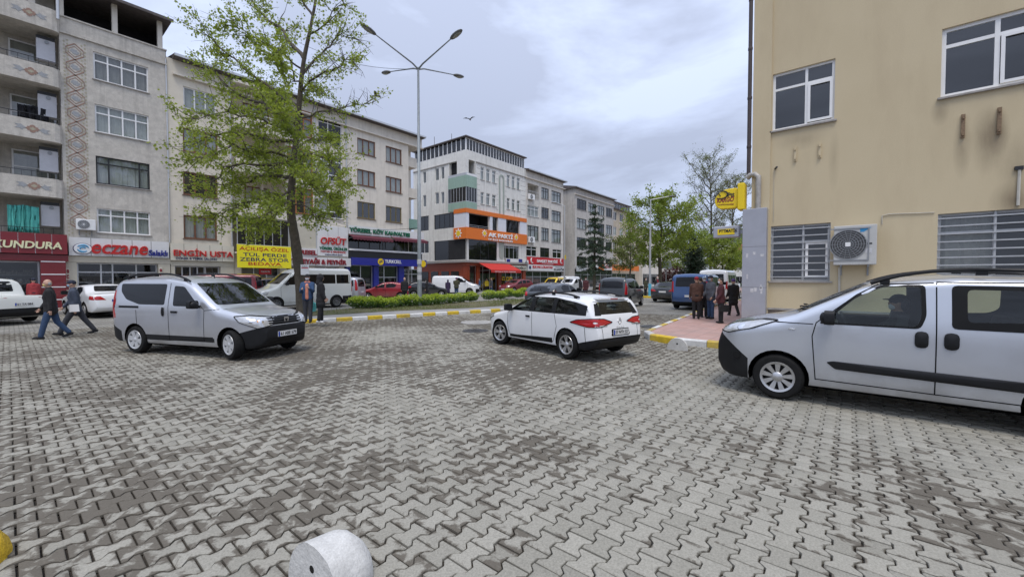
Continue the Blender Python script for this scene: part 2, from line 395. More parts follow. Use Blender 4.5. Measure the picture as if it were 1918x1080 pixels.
# keep the face order that recalc_face_normals gave the single paver
pf2=[tuple(p.vertices) for p in pme.polygons]
pfm=bulk_mesh('paver_field',V,pf2,M_pav); tn=np.zeros((N,nv,3)); tn[:,:,0]=rs.rand(N)[:,None]; tn[:,:,1]=(rs.rand(N)**1.5)[:,None]; tn[:,-1,2]=1.; set_tone(pfm,tn)
o=bpy.data.objects.new('paver_field',pfm); C.objects.link(o); o.parent=road; tag(o,kind='stuff')
# beyond the blocks the same paving as a sheet just below their tops
fp=MB(); fp.quad((-40,-30,-.018),(160,-30,-.018),(160,31,-.018),(-40,31,-.018))
# (cut away where the single blocks lie: two sheets round that area)
fp=MB()
def sheet(mb,x0,x1,y0,y1,z=-.012): mb.quad((x0,y0,z),(x1,y0,z),(x1,y1,z),(x0,y1,z))
ang=math.atan2(fw.y,fw.x)
arcpts=[(20.4*math.cos(t),20.4*math.sin(t)) for t in np.linspace(ang-R(75),ang+R(75),40)]
outr=[(170*math.cos(t),170*math.sin(t)) for t in np.linspace(ang-R(75),ang+R(75),40)]
for i in range(39):
    fp.quad((*arcpts[i],-.012),(*outr[i],-.012),(*outr[i+1],-.012),(*arcpts[i+1],-.012))
fp.build('paving_sheet',M_farpav,road)
# manhole covers set in the paving
M_iron=mat('cast_iron',(.10,.10,.10),.55,metal=.6,var=.3,scale=20)
M_conc=mat('concrete',(.40,.39,.37),.85,var=.15,scale=4,fine=.12,blotch=.35)
def manhole(px,py,r,m_,label):
    p=gnd(px,py); b=MB(); b.lathe([(0,.024),(r-.06,.024),(r-.05,.016),(r-.03,.026),(r,.026),(r,-.02)],28)
    for k in range(6): b.box(-r*.6,r*.6,-r*.55+k*r*.22-.012,-r*.55+k*r*.22+.012,.02,.032)
    o=b.build('manhole_cover',m_); o.location=p; tag(o,label,'manhole cover')
manhole(890,620,.42,M_iron,'round dark iron manhole cover in the paving ahead of the white estate car')
manhole(893,604,.62,M_conc,'pale round concrete collar of a manhole near the painted kerb')
manhole(1222,612,.42,M_iron,'round iron manhole cover in the wet dip beside the pavement corner')
# ---- kerbs: painted stones, one object each
M_ky=mat('kerb_yellow_paint',(.62,.43,.03),.75,var=.18,scale=9,blotch=.85,stain_col=(.2,.19,.17))
M_kw=mat('kerb_white_paint',(.66,.66,.64),.75,var=.12,scale=9,blotch=.8,stain_col=(.25,.24,.22))
M_kc=mat('kerb_bare_concrete',(.36,.35,.33),.85,var=.2,scale=8,blotch=.4)
def kerb_run(pts,parent,h=.15,wd=.17,step=.72,start=0,mats_=(None,None),inside=1):
    """stones along a polyline; inside=+1: pavement lies to the left of travel"""
    pts=[Vector((p[0],p[1],0)) for p in pts]; seg=[]; acc=0
    tot=sum((pts[i+1]-pts[i]).length for i in range(len(pts)-1))
    def at(s):
        for i in range(len(pts)-1):
            l=(pts[i+1]-pts[i]).length
            if s<=l or i==len(pts)-2: return pts[i].lerp(pts[i+1],min(1,s/l) if l else 0)
            s-=l
    k=start; s=0
    while s<tot-.1:
        e=min(s+step,tot); a,b=at(s),at(e); d=(b-a).normalized(); nn=Vector((-d.y,d.x,0))*inside
        a=a+d*.008; b=b-d*.008; hh=h+rw.uniform(-.008,.008)
        v=[a+Vector((0,0,-.03)),b+Vector((0,0,-.03)),b+nn*.0+Vector((0,0,hh-.03)),a+Vector((0,0,hh-.03)),a+nn*.03+Vector((0,0,hh)),b+nn*.03+Vector((0,0,hh)),b+nn*wd+Vector((0,0,hh)),a+nn*wd+Vector((0,0,hh)),a+nn*wd+Vector((0,0,-.03)),b+nn*wd+Vector((0,0,-.03))]
        mb=MB(); mb.add(v,[(0,1,2,3),(3,2,5,4),(4,5,6,7),(7,6,9,8),(0,3,4,7,8),(1,9,6,5,2)])
        mm=mats_[k%2] or (M_ky if k%2==0 else M_kw)
        mb.build('kerb_stone',mm,parent,off=(0,0,0)); k+=1; s=e
def slab(name,poly,z,m_,parent=None,kind=None,th=.2):
    b=MB(); b.prism(poly,z-th,z,'z'); o=b.build(name,m_,parent,off=(0,0,0))
    if kind: tag(o,kind=kind)
    return o
def inset(poly,d):
    n=len(poly); A=sum(poly[i][0]*poly[(i+1)%n][1]-poly[(i+1)%n][0]*poly[i][1] for i in range(n)); sg=1 if A>0 else -1; out=[]
    for i in range(n):
        p,q,r_=Vector(poly[i-1]),Vector(poly[i]),Vector(poly[(i+1)%n]); a=(q-p).normalized(); b=(r_-q).normalized()
        na=Vector((-a.y,a.x))*sg; nb=Vector((-b.y,b.x))*sg; mn=(na+nb); mn=mn/max(.3,mn.length_squared/2) if mn.length>1e-6 else na
        out.append(tuple(q+mn*d))
    return out
M_walk=mat('grey_pavement',(.29,.285,.275),.85,var=.12,scale=1.6,fine=.08,blotch=.25)
def flag_material():
    m,n,b,o=NM('pink_paving'); v=coordn(n); br=nd(n,'ShaderNodeTexBrick'); br.inputs['Scale'].default_value=1; br.inputs['Brick Width'].default_value=.4; br.inputs['Row Height'].default_value=.4; br.offset=0.
    br.inputs['Mortar Size'].default_value=.008; br.inputs['Color1'].default_value=(.40,.245,.205,1); br.inputs['Color2'].default_value=(.46,.29,.25,1); br.inputs['Mortar'].default_value=(.25,.17,.15,1); n.links.new(v,br.inputs['Vector'])
    no=nd(n,'ShaderNodeTexNoise',Scale=1.2,Detail=6,Roughness=.7); n.links.new(v,no.inputs['Vector'])
    n.links.new(mixc(n,ramp(n,no.outputs[0],[(.45,0.),(.75,.6)]),br.outputs[0],(.27,.22,.2)),b.inputs['Base Color']); b.inputs['Roughness'].default_value=.75; return m
M_pink=flag_material()
island=slab('tree_island',inset(MED,.15),.125,M_walk,kind='structure')
kerb_run(MED[:6],island,step=.62,start=0)
kerb_run(MED[5:]+MED[:1],island,step=1.1,start=0,mats_=(M_kc,M_kc))
isl2=slab('far_island',inset(MED2,.15),.12,M_walk,kind='structure'); kerb_run(MED2[-1:]+MED2[:3],isl2,step=.95)
grass_poly=[(7.6,17.75),(12,17.2),(k1.x,k1.y+1.75),(30.5,k1.y+.5),(31.2,k1.y+2.),(30.8,k1.y+4.9),(8.2,k1.y+6.2),(7.3,k1.y+5.3)]
M_grassbed=mat('worn_grass_bed',(.115,.10,.05),.95,var=.35,scale=2.,fine=.3,blotch=.8,stain_col=(.07,.10,.025))
slab('grass_bed',grass_poly,.15,M_grassbed,island,th=.1)
slab('grass_bed',inset(MED2,.9),.14,M_grassbed,isl2,th=.1)
pw=slab('pavement',inset(PTT,.15),.135,M_pink,kind='structure')
# grey asphalted apron round the corner and the yellow guide strip
ap=[(PX0+.15,-12),(PX0+.16,1.9),(WX-2.6,2.25),(WX-.1,2.05),(WX-.1,-12)]
slab('asphalt_apron',ap,.139,M_walk,pw,th=.02)
M_tact=mat('yellow_guide_tiles',(.52,.33,.07),.8,var=.15,scale=8,blotch=.3)
tp=gnd(1352,621,.14); tq=gnd(1395,609,.14)
d_=(tq-tp).normalized(); nn=Vector((-d_.y,d_.x,0))
for i in range(7):
    a=tp+d_*i*.4; b=MB(); b.prism([tuple((a+nn*.0)[:2]),tuple((a+d_*.39)[:2]),tuple((a+d_*.39-nn*.4)[:2]),tuple((a-nn*.4)[:2])],.141,.152)
    for k in range(4): 
        s0=a-nn*(.05+.1*k); b.bar((s0.x,s0.y,.153),((s0+d_*.39).x,(s0+d_*.39).y,.153),.04,.008)
    b.build('guide_tile',M_tact,pw,off=(0,0,0))
kerb_run([(PX0+.2,-12),(PX0,-6)]+arc(PX0+1.25,3.55,1.25,180,96,8)+[(24,6.0),(70,7.4)],pw,step=.82,start=1,inside=-1,h=.16)
fwk=slab('far_pavement',far_walk,.13,M_walk,kind='structure'); kerb_run([(-30,FY-4.35),(100,FY-4.35)],fwk,step=2.,inside=1,mats_=(M_kc,M_kc))
# ================================================================ BUILDINGS
M_dark=mat('dark_interior',(.018,.018,.02),.9,var=.3,scale=2)
M_white=mat('white_pvc',(.80,.80,.79),.45,var=.04,scale=4)
M_wood=mat('brown_wood_frame',(.16,.065,.03),.5,var=.2,scale=9)
M_orange_wood=mat('orange_wood_frame',(.36,.14,.04),.5,var=.2,scale=9)
M_black=mat('black_frame',(.02,.02,.022),.4,var=.1)
M_olive=mat('olive_frame',(.17,.13,.05),.5,var=.1)
M_grey=mat('grey_metal',(.30,.31,.32),.45,metal=.4,var=.08)
M_alu=mat('aluminium',(.55,.56,.57),.4,metal=.6,var=.05)
M_curt=mat('net_curtain',(.62,.61,.57),.9,var=.10,scale=3)
M_curt2=mat('grey_curtain',(.38,.36,.34),.9,var=.12,scale=3)
M_pane=glass('window_pane',(.82,.87,.87),.84,refl=.9,fgain=1.2,fadd=.05)
M_shop=glass('shop_glass',(.75,.8,.8),.80)
M_darkglass=glass('smoked_glass',(.2,.22,.24),.25,dark=(.008,.009,.011),refl=.8)
M_sill=mat('stone_sill',(.34,.32,.30),.8,var=.2,scale=6,blotch=.3)
M_sillw=mat('dark_sill',(.12,.08,.06),.7,var=.2)
M_wpc=mat('cabinet_white',(.60,.60,.63),.5,var=.05,blotch=.15)
class F:
    """a facade: a = along the wall as seen from the street (left to right), z up, y into the house"""
    def __init__(s,plane,val): s.plane=plane; s.val=val
    def pt(s,px,py): return onY(px,py,s.val) if s.plane=='Y' else onX(px,py,s.val)
    def a(s,px,py=400): return s.pt(px,py)[0]
    def rect(s,p0,p1,t,b):
        """pixel edges; t and b are the heights read at the left edge"""
        a0,z1=s.pt(p0,t); _,z0=s.pt(p0,b); a1=s.pt(p1,b)[0]; return a0,a1,z0,z1
    def root(s,name,label,cat,a0,group=None,z=0):
        if s.plane=='Y': o=thing(name,label,cat,(a0,s.val,z),0,group)
        else: o=thing(name,label,cat,(s.val,-a0,z),-PI/2,group)
        OFF[o.name]=(a0,0,z); return o
def reg(o,root): OFF[o.name]=OFF[root.name]; return o
def wall(root,a0,a1,z0,z1,holes,m_,y=0.,deep=.45,thick=0,name='wall',back=True,backm=None):
    """wall sheet with real openings, reveals and a dark room behind each"""
    xs=sorted({a0,a1,*[h[0] for h in holes],*[h[1] for h in holes]}); zs=sorted({z0,z1,*[h[2] for h in holes],*[h[3] for h in holes]})
    xs=[x for x in xs if a0-1e-6<=x<=a1+1e-6]; zs=[z for z in zs if z0-1e-6<=z<=z1+1e-6]
    b=MB()
    for i in range(len(xs)-1):
        for j in range(len(zs)-1):
            cx,cz=(xs[i]+xs[i+1])/2,(zs[j]+zs[j+1])/2
            if any(h[0]<cx<h[1] and h[2]<cz<h[3] for h in holes): continue
            b.quad((xs[i],y,zs[j]),(xs[i+1],y,zs[j]),(xs[i+1],y,zs[j+1]),(xs[i],y,zs[j+1]))
    for h in holes:
        p,q,u,v=h[:4]; dp=h[4] if len(h)>4 else deep; mi=1 if len(h)<=5 else h[5]
        rv=[(p,y,u),(q,y,u),(q,y,v),(p,y,v)]; rb=[(x,y+dp,z) for x,_,z in rv]
        for k in range(4):
            mid=[(x,y+min(dp,.16),z) for x,_,z in rv]
            b.quad(rv[k],rv[(k+1)%4],mid[(k+1)%4],mid[k],0)
            b.quad(mid[k],mid[(k+1)%4],rb[(k+1)%4],rb[k],mi)
        if back: b.quad(*rb,mi)
    return reg(b.build(name,[m_,backm or M_dark],root,fix=False),root)
def window(root,r,cols=2,rows=(0,.72,1),fm=None,gm=None,fw_=.07,y=.1,curtain=None,sill=True,sillm=None,name='window',open_=None,wall_y=0.):
    """frame (part) with each pane, curtain and sill as sub-parts"""
    a0,a1,z0,z1=r[:4]; fm=fm or M_white; gm=gm or M_pane
    y=wall_y+y
    xs=cols if hasattr(cols,'__len__') else [i/cols for i in range(cols+1)]
    b=MB()
    b.box(a0,a1,y-.03,y+.04,z0,z0+fw_); b.box(a0,a1,y-.03,y+.04,z1-fw_,z1); b.box(a0,a0+fw_,y-.03,y+.04,z0+fw_,z1-fw_); b.box(a1-fw_,a1,y-.03,y+.04,z0+fw_,z1-fw_)
    X=[a0+(a1-a0)*t for t in xs]; Z=[z0+(z1-z0)*t for t in rows]
    for x in X[1:-1]: b.box(x-fw_*.5,x+fw_*.5,y-.025,y+.035,z0+fw_,z1-fw_)
    for z in Z[1:-1]:
        for i in range(len(X)-1): b.box(X[i]+fw_*.5,X[i+1]-fw_*.5,y-.022,y+.032,z-fw_*.5,z+fw_*.5)
    w_=reg(b.build(name,fm,root),root)
    for i in range(len(X)-1):
        for j in range(len(Z)-1):
            p=MB(); e=fw_*.45; tl=rnd.gauss(0,.004); t2=rnd.gauss(0,.004); cx=(X[i]+X[i+1])/2
            x_0,x_1=X[i]+e,X[i+1]-e; z_0,z_1=Z[j]+e,Z[j+1]-e
            dx=(x_1-x_0)*t2; dz=(z_1-z_0)*tl
            p.quad((x_0,y-dx-dz,z_0),(x_1,y+dx-dz,z_0),(x_1,y+dx+dz,z_1),(x_0,y-dx+dz,z_1))
            sub(p,'pane',gm,w_)
    if curtain:
        p=MB(); n=max(8,int((a1-a0)*14)); cs=curtain[1] if isinstance(curtain,tuple) else [(0,1)]; cm=curtain[0] if isinstance(curtain,tuple) else curtain
        for t0,t1 in cs:
            k=max(4,int(n*(t1-t0))); pr=None
            for i in range(k+1):
                x=a0+.03+(a1-a0-.06)*(t0+(t1-t0)*i/k); yy=y+.1+.022*math.sin(i*2.4)+rnd.uniform(-.006,.006)
                if pr: p.quad((pr[0],pr[1],z0+.02),(x,yy,z0+.02),(x,yy,z1-.02),(pr[0],pr[1],z1-.02))
                pr=(x,yy)
        sub(p,'curtain',cm,w_,smooth=60)
    if sill:
        p=MB(); p.box(a0-.06,a1+.06,wall_y-.07,wall_y+.09,z0-.05,z0-.004); sub(p,'sill',sillm or M_sill,w_)
    return w_
def box(root,a0,a1,y0,y1,z0,z1,m_,name): b=MB(); b.box(a0,a1,y0,y1,z0,z1); return reg(b.build(name,m_,root),root)
def railing(root,a0,a1,y,z0,z1,m_=None,step=.12,rails=2,r_=.012,sides=0):
    b=MB(); m_=m_ or M_black
    for k in range(rails+1):
        z=z0+(z1-z0)*k/rails; b.bar((a0,y,z),(a1,y,z),.03,.03)
        if sides:
            for a in (a0,a1): b.bar((a,y,z),(a,y+sides,z),.03,.03)
    n=max(2,int((a1-a0)/step))
    for i in range(n+1):
        x=a0+(a1-a0)*i/n; b.bar((x,y,z0),(x,y,z1),r_*1.4,r_*1.4)
    return reg(b.build('railing',m_,root),root)
def ac_unit(F_,px0,px1,pt,pb,label,out=.35,col=None,group='air conditioner units on the facades',logo=False,y0=0.,big=False):
    a0,a1,z0,z1=F_.rect(px0,px1,pt,pb); root=F_.root('air_conditioner',label,'air conditioner',a0,group,z0)
    w,h=a1-a0,z1-z0; y1=y0-out; 
    b=MB(); b.box(a0,a1,y1,y0-.08,z0,z1); body=reg(b.build('casing',col or M_white,root),root)
    mod=body.modifiers.new('b','BEVEL'); mod.width=.018; mod.segments=2
    cx=a0+w*(.34 if big else .38); cz=(z0+z1)/2+(.0 if not big else h*.02); r_=h*(.40 if not big else .37)
    b=MB(); b.lathe([(r_,y1-.004),(r_*1.02,y1-.02),(r_*.97,y1-.022),(r_*.96,y1-.006)],28,'y',(cx,0,cz))
    for k in range(1,7): rr=r_*k/7; b.lathe([(rr-.006,y1-.016),(rr+.006,y1-.016),(rr+.006,y1-.01),(rr-.006,y1-.01)],24,'y',(cx,0,cz))
    for k in range(18):
        t=2*PI*k/18; b.bar((cx+r_*.15*math.cos(t),y1-.018,cz+r_*.15*math.sin(t)),(cx+r_*math.cos(t+.35),y1-.018,cz+r_*math.sin(t+.35)),.008,.008)
    reg(b.build('fan_grille',M_alu if not big else M_grey,root),root)
    b=MB(); b.lathe([(0,y1-.004),(r_*.97,y1-.004)],24,'y',(cx,0,cz)); reg(b.build('fan_opening',M_black if not big else mat('fan_grey',(.07,.07,.068),.7),root),root)
    if big:
        b=MB(); q=r_*1.12
        for t0,t1,t2,t3 in ((cx-q,cx+q,cz+q-.03,cz+q),(cx-q,cx+q,cz-q,cz-q+.03),(cx-q,cx-q+.03,cz-q+.03,cz+q-.03),(cx+q-.03,cx+q,cz-q+.03,cz+q-.03)): b.box(t0,t1,y1-.02,y1-.001,t2,t3)
        reg(b.build('grille_frame',M_grey,root),root)
    b=MB(); b.box(cx-r_*.14,cx+r_*.14,y1-.03,y1-.018,cz-r_*.14,cz+r_*.14); reg(b.build('fan_hub',M_white,root),root)
    for t in (.18,.82):
        b=MB(); x=a0+w*t; b.box(x-.02,x+.02,y1+.03,y0,z0-.05,z0-.004); b.box(x-.02,x+.02,y0-.03,y0,z0-.3,z0-.05); reg(b.build('bracket',M_grey,root),root)
    return root
# ---------------------------------------------------------------- house 1: grey-beige flats with ornament column and balconies
M_b0=mat('rough_grey_beige_plaster',(.56,.525,.465),.9,var=.14,scale=5,fine=.22,stain=.55,stain_col=(.20,.185,.16),bump=.5,blotch=.25)
M_b1=mat('cream_plaster',(.70,.64,.53),.9,var=.06,scale=2,stain=.4,stain_col=(.28,.25,.2),blotch=.12,fine=.05)
M_b3=mat('pale_cream_plaster',(.71,.655,.57),.9,var=.06,scale=2,stain=.4,stain_col=(.30,.27,.22),blotch=.12,fine=.05)
M_mot1=mat('ornament_grey',(.33,.34,.35),.85,var=.15,scale=20); M_mot2=mat('ornament_brown',(.31,.20,.155),.85,var=.15,scale=20); M_mot3=mat('ornament_sand',(.40,.365,.27),.85,var=.2,scale=30)
FF=F('Y',FY)
def motif(root,cx,cz,s,y,parent=None):
    """kilim diamond with two arrow ends"""
    for nm,mm,polys in (('motif_diamond',M_mot2,[[(-.42,0),(-.3,.09),(-.3,.17),(-.16,.17),(-.16,.26),(0,.34),(.16,.26),(.16,.17),(.3,.17),(.3,.09),(.42,0),(.3,-.09),(.3,-.17),(.16,-.17),(.16,-.26),(0,-.34),(-.16,-.26),(-.16,-.17),(-.3,-.17),(-.3,-.09)]]),
                     ('motif_arrow',M_mot1,[[(.34,.0),(.55,.12),(.55,.24),(.72,.1),(.98,.1),(.8,-.06),(.98,-.22),(.62,-.24)],[(-.34,0),(-.55,-.12),(-.55,-.24),(-.72,-.1),(-.98,-.1),(-.8,.06),(-.98,.22),(-.62,.24)]]),
                     ('motif_core',M_mot3,[[(-.2,0),(0,.15),(.2,0),(0,-.15)]])):
        for p in polys:
            b=MB(); b.prism([(cx+u*s,cz+v*s) for u,v in p],y-(.012 if nm!='motif_core' else .016),y,'y'); reg(b.build(nm,mm,root),root)
xl=-16.; xr=FF.a(315,300); xo=FF.a(117,300)     # left end (out of frame), right party wall, ornament column edge
B0=FF.root('apartment_block','grey-beige rendered apartment block with kilim ornament column and stacked open balconies','building',xo)
zt=FF.pt(300,92)[1]                            # parapet of the roof terrace
zl=[FF.pt(119,y_)[1] for y_ in (170,271,373)]  # undersides of the balcony fronts
fl=(zl[0]-zl[2])/2; zb=[zl[2]-fl*i for i in (-3,-2,-1,0,1)]   # 4th..: top to bottom
zb=sorted(zb)
wr=[FF.rect(174,278,96,147),FF.rect(177,279,194,246),FF.rect(179,281,291,343),FF.rect(181,282,389,435)]
z_sign=FF.pt(127,444)[1]
wall(B0,xo,xr,z_sign-.3,zt,wr,M_b0)
window(B0,wr[0],4,(0,.70,1),curtain=M_curt2); window(B0,wr[1],4,(0,.70,1),curtain=M_curt); window(B0,wr[2],(0,.23,.8,1),(0,.74,1),fm=M_black,curtain=M_curt); window(B0,wr[3],4,(0,.72,1),curtain=M_curt)
# ornament column: stacked hexagons between two border strips
ca0,ca1=FF.a(121,250),FF.a(166,250); cz1=FF.pt(121,72)[1]; cz0=z_sign+.1
for s0,s1 in ((ca0,ca0+.26),(ca1-.26,ca1)):
    b=MB(); n=int((cz1-cz0)/.2)
    for i in range(n):
        z=cz0+(cz1-cz0)*i/n; 
        for u,v in ((0,.25),(.5,.75)): 
            x=s0+(s1-s0)*(u+.25); b.prism([(x-.05,z+.1*v/.5),(x,z+.1*v/.5+.07),(x+.05,z+.1*v/.5),(x,z+.1*v/.5-.07)],-.008,0,'y')
    reg(b.build('ornament_border',M_mot3,B0),B0)
ccx=(ca0+ca1)/2; nh=12; hz_=(cz1-cz0-.2)/nh; hw=.34
for i in range(nh+1):
    z=cz1-.35-hz_*(i+.5)*.97+.2
    if z<cz0+.2: break
    b=MB()
    for k,(q,th) in enumerate(((1.,.055),(.66,.03))):
        hexo=[(-hw*q,0.15*q),(-hw*q,-.15*q),(0,-hz_*.5*q),(hw*q,-.15*q),(hw*q,.15*q),(0,hz_*.5*q)]
        for j in range(6):
            p,r_=hexo[j],hexo[(j+1)%6]; b.bar((ccx+p[0],-.006,z+p[1]),(ccx+r_[0],-.006,z+r_[1]),.012,th)
    reg(b.build('ornament_hexagon',M_mot2,B0),B0)
    b=MB(); b.prism([(ccx-.17,z-.03),(ccx-.1,z-.03),(ccx-.1,z-.1),(ccx+.1,z-.14),(ccx+.17,z-.03),(ccx+.17,z+.03),(ccx+.1,z+.03),(ccx+.1,z+.1),(ccx-.1,z+.14),(ccx-.17,z+.03)],-.014,0,'y'); reg(b.build('ornament_core',M_mot1,B0),B0)
# balcony bay on the left: fronts stand 0.35 m proud, recess 1.4 m deep
bw0=xl; bw1=xo-.02; pe=-.35
bh=.98
b=MB(); b.quad((bw0,1.95,zb[0]-.5),(bw1,1.95,zb[0]-.5),(bw1,1.95,zt+2),(bw0,1.95,zt+2)); b.quad((bw1,pe+.36,zb[0]),(bw1,1.95,zb[0]),(bw1,1.95,zt+.2),(bw1,pe+.36,zt+.2)); reg(b.build('balcony_back_wall',M_b0,B0,fix=False),B0)
for i,z in enumerate(zb):
    b=MB(); hh=bh if i<len(zb)-1 else 1.1
    prof=[(bw0,pe),(bw1-.25,pe),(bw1-.08,pe+.06),(bw1,pe+.2),(bw1,1.94),(bw0,1.94)]
    b.prism(prof,z,z+.16); 
    b.prism([(bw0,pe-.02),(bw1-.25,pe-.02),(bw1-.06,pe+.05),(bw1+.02,pe+.2),(bw1+.02,0),(bw1-.1,0),(bw1-.1,pe+.2),(bw1-.3,pe+.12),(bw0,pe+.12)],z-.002,z+hh)
    reg(b.build('balcony_front',M_b0,B0),B0)
    mx_=FF.a(62,200) if i else FF.a(62,200)
    motif(B0,mx_-.05,z+hh*.5,.62,pe-.02)
    if i<len(zb)-1:
        nz=zb[i+1]; railing(B0,bw0,bw1-.05,pe+.03,z+hh,z+hh+.30,M_black,.35,1)
        # door and window in the recess, white boiler cabinet at the right
        if i in (1,2,3):
            d0=FF.a(8,200)+.2; rr=(d0,d0+2.6,z+.3,nz-.25); window(B0,rr,(0,.5,1),(0,.62,1),y=1.87,curtain=(M_curt2,[(0,.35),(.6,1)]),sill=False,name='balcony_door')
        bx=box(B0,bw1-.80,bw1-.12,.3,.75,nz-1.5,nz-.38,M_wpc,'boiler_cabinet')
        b=MB(); b.lathe([(.0,.06),(.09,.06),(.09,.1)],14,'y',(bw1-.42,.2,nz-.5)); sub(b,'flue',M_grey,bx)
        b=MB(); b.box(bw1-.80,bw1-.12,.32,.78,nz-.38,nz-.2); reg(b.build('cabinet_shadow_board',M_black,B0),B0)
# turquoise sheet on the lowest balcony, washing on a higher one
def hanging(root,F_,p0,p1,t,b_,y,m_,name,label,cat):
    a0,a1,z0,z1=F_.rect(p0,p1,t,b_); o=F_.root(name,label,cat,a0,z=z0); mb=MB(); n=26; k=6
    for i in range(n):
        for j in range(k):
            def P(u,v): return (a0+(a1-a0)*u,y+.05*math.sin(u*21+v*1.5)+.03*math.sin(u*47),z1+(z0-z1)*v-.06*math.sin(u*9)*(1-v)*.5)
            mb.quad(P(i/n,j/k),P((i+1)/n,j/k),P((i+1)/n,(j+1)/k),P(i/n,(j+1)/k))
    q=mb.build('cloth',m_,o); bm=bmesh.new(); bm.from_mesh(q.data); bmesh.ops.remove_doubles(bm,verts=bm.verts,dist=1e-4)
    for f_ in bm.faces: f_.smooth=True
    bm.to_mesh(q.data); bm.free(); q.modifiers.new('s','SOLIDIFY').thickness=.006
M_turq=mat('turquoise_sheet',(.10,.46,.40),.9,var=.12,scale=5); M_blackcloth=mat('black_cloth',(.015,.015,.018),.95)
hanging(B0,FF,13,74,382,433,.0,M_turq,'hanging_sheet','turquoise sheet hung over the lowest balcony rail above the shoe shop','sheet')
hanging(B0,FF,32,92,190,216,.3,M_blackcloth,'washing','dark washing hung across a balcony under the kilim motifs','washing')
# roof terrace: posts, dark loft and eaves
for q in (bw0+1,FF.a(60,20),FF.a(114,30),FF.a(216,60),xr-.25): box(B0,q-.12,q+.12,.1,.34,zt,zt+1.75,M_b3,'terrace_post')
b=MB(); b.quad((bw0,2.5,zt-.2),(xr,2.5,zt-.2),(xr,2.5,zt+1.9),(bw0,2.5,zt+1.9)); b.quad((xr-.1,.3,zt-.2),(xr-.1,2.5,zt-.2),(xr-.1,2.5,zt+1.9),(xr-.1,.3,zt+1.9)); reg(b.build('loft_wall',M_dark,B0,fix=False),B0)
M_roofedge=mat('dark_roof_sheet',(.10,.085,.08),.7,var=.3,scale=5)
b=MB(); b.box(bw0,xr+.25,-.5,10,zt+1.75,zt+1.86); b.box(bw0,xr+.3,-.6,-.5,zt+1.68,zt+1.84); reg(b.build('roof',M_roofedge,B0),B0)
b=MB(); b.box(xo,xr+.02,-.1,.25,zt-.9,zt-.78); b.box(bw0,xr+.04,-.06,.2,zt-.002,zt+.07); reg(b.build('cornice',M_b0,B0),B0)
b=MB(); b.tube([(xo-.05,-.42,zt+1.7),(xo-.05,-.42,zt-.4)],.07,8); b.tube([(xr-.02,-.05,zt-.5),(xr-.02,-.05,z_sign)],.035,6); reg(b.build('drainpipe',M_alu,B0),B0)
# side wall of the block above the neighbour
b=MB(); b.box(xr-.02,xr,0.,10,zt-3,zt+.0); reg(b.build('gable_wall',M_b0,B0),B0)
# shop fronts on the ground floor
def shopfront(root,a0,a1,z1,pilm,cols,door=None,y=.25,gm=None,fm=None,inside=None,name='shop_window'):
    b=MB(); b.quad((a0,3.4,0.),(a1,3.4,0.),(a1,3.4,z1),(a0,3.4,z1),0); b.quad((a0,y,.14),(a1,y,.14),(a1,3.4,.14),(a0,3.4,.14)); b.quad((a0,y,z1),(a1,y,z1),(a1,3.4,z1),(a0,3.4,z1)); b.quad((a0,y,0),(a0,3.4,0),(a0,3.4,z1),(a0,y,z1)); b.quad((a1,y,0),(a1,3.4,0),(a1,3.4,z1),(a1,y,z1))
    reg(b.build('shop_interior',inside or M_dark,root,fix=False),root)
    return window(root,(a0,a1,.16,z1),cols,(0,.72,1) if door is None else door,fm=fm or M_alu,gm=gm or M_shop,y=y,sill=False,name=name)
M_goods=mat('shelf_goods',(.25,.22,.18),.8,var=.9,scale=16)
M_mar=mat('maroon_cladding',(.17,.012,.016),.35,var=.06,scale=2,coat=.2)
M_cream=mat('cream_cladding',(.55,.51,.41),.6,var=.06,scale=2,blotch=.15)
zs0=FF.pt(130,478)[1]; zs1=FF.pt(130,490.5)[1]
e0,e1=FF.a(132,520),xr
def shelves(root,a0,a1,z1,y=2.2,n=4):
    for k in range(n):
        z=.5+k*(z1-.8)/n; sh=box(root,a0,a1,y,y+.4,z,z+.04,M_grey,'shelf'); b=MB(); x=a0+.05; rr=random.Random(k*7+int(a0*3))
        while x<a1-.1:
            w_=rr.uniform(.05,.22); h_=rr.uniform(.12,.34)
            if rr.random()<.85: b.box(x,x+w_*.9,y+.04,y+.3,z+.042,z+.042+h_)
            x+=w_
        sub(b,'goods',M_goods,sh)
# pharmacy
box(B0,e0-.55,e1,-.12,.2,zs1,zs0-.02,M_cream,'fascia_board')
box(B0,e0-.55,e0+.25,-.1,.25,0,zs1-.004,M_cream,'pilaster'); box(B0,FF.a(296,510),e1-.03,-.1,.25,0,zs1-.004,M_cream,'pilaster')
shopfront(B0,e0+.26,FF.a(296,510)-.01,zs1-.01,None,(0,.28,.42,.72,1),(0,.78,1)); shelves(B0,e0+.4,FF.a(290,510),zs1)
# shoe shop
m0=FF.a(127,490); box(B0,bw0,m0,-.42,.2,zs1+.02,zs0-.02,M_mar,'fascia_board'); box(B0,m0-1.02,m0-.1,-.4,.25,0,zs1+.01,M_mar,'pilaster')
for k in range(5): box(B0,m0-1.0,m0-.12,-.415,-.38,.55+k*.68,.60+k*.68,M_white,'pilaster_strip')
shopfront(B0,bw0,m0-1.03,zs1-.0,None,(0,.2,.4,.6,.7,.72,1),(0,1)); shelves(B0,bw0,m0-1.2,zs1)
b=MB(); b.box(bw0,xr,3.5,12,0,zt-.1); reg(b.build('house_core',M_b0,B0),B0)
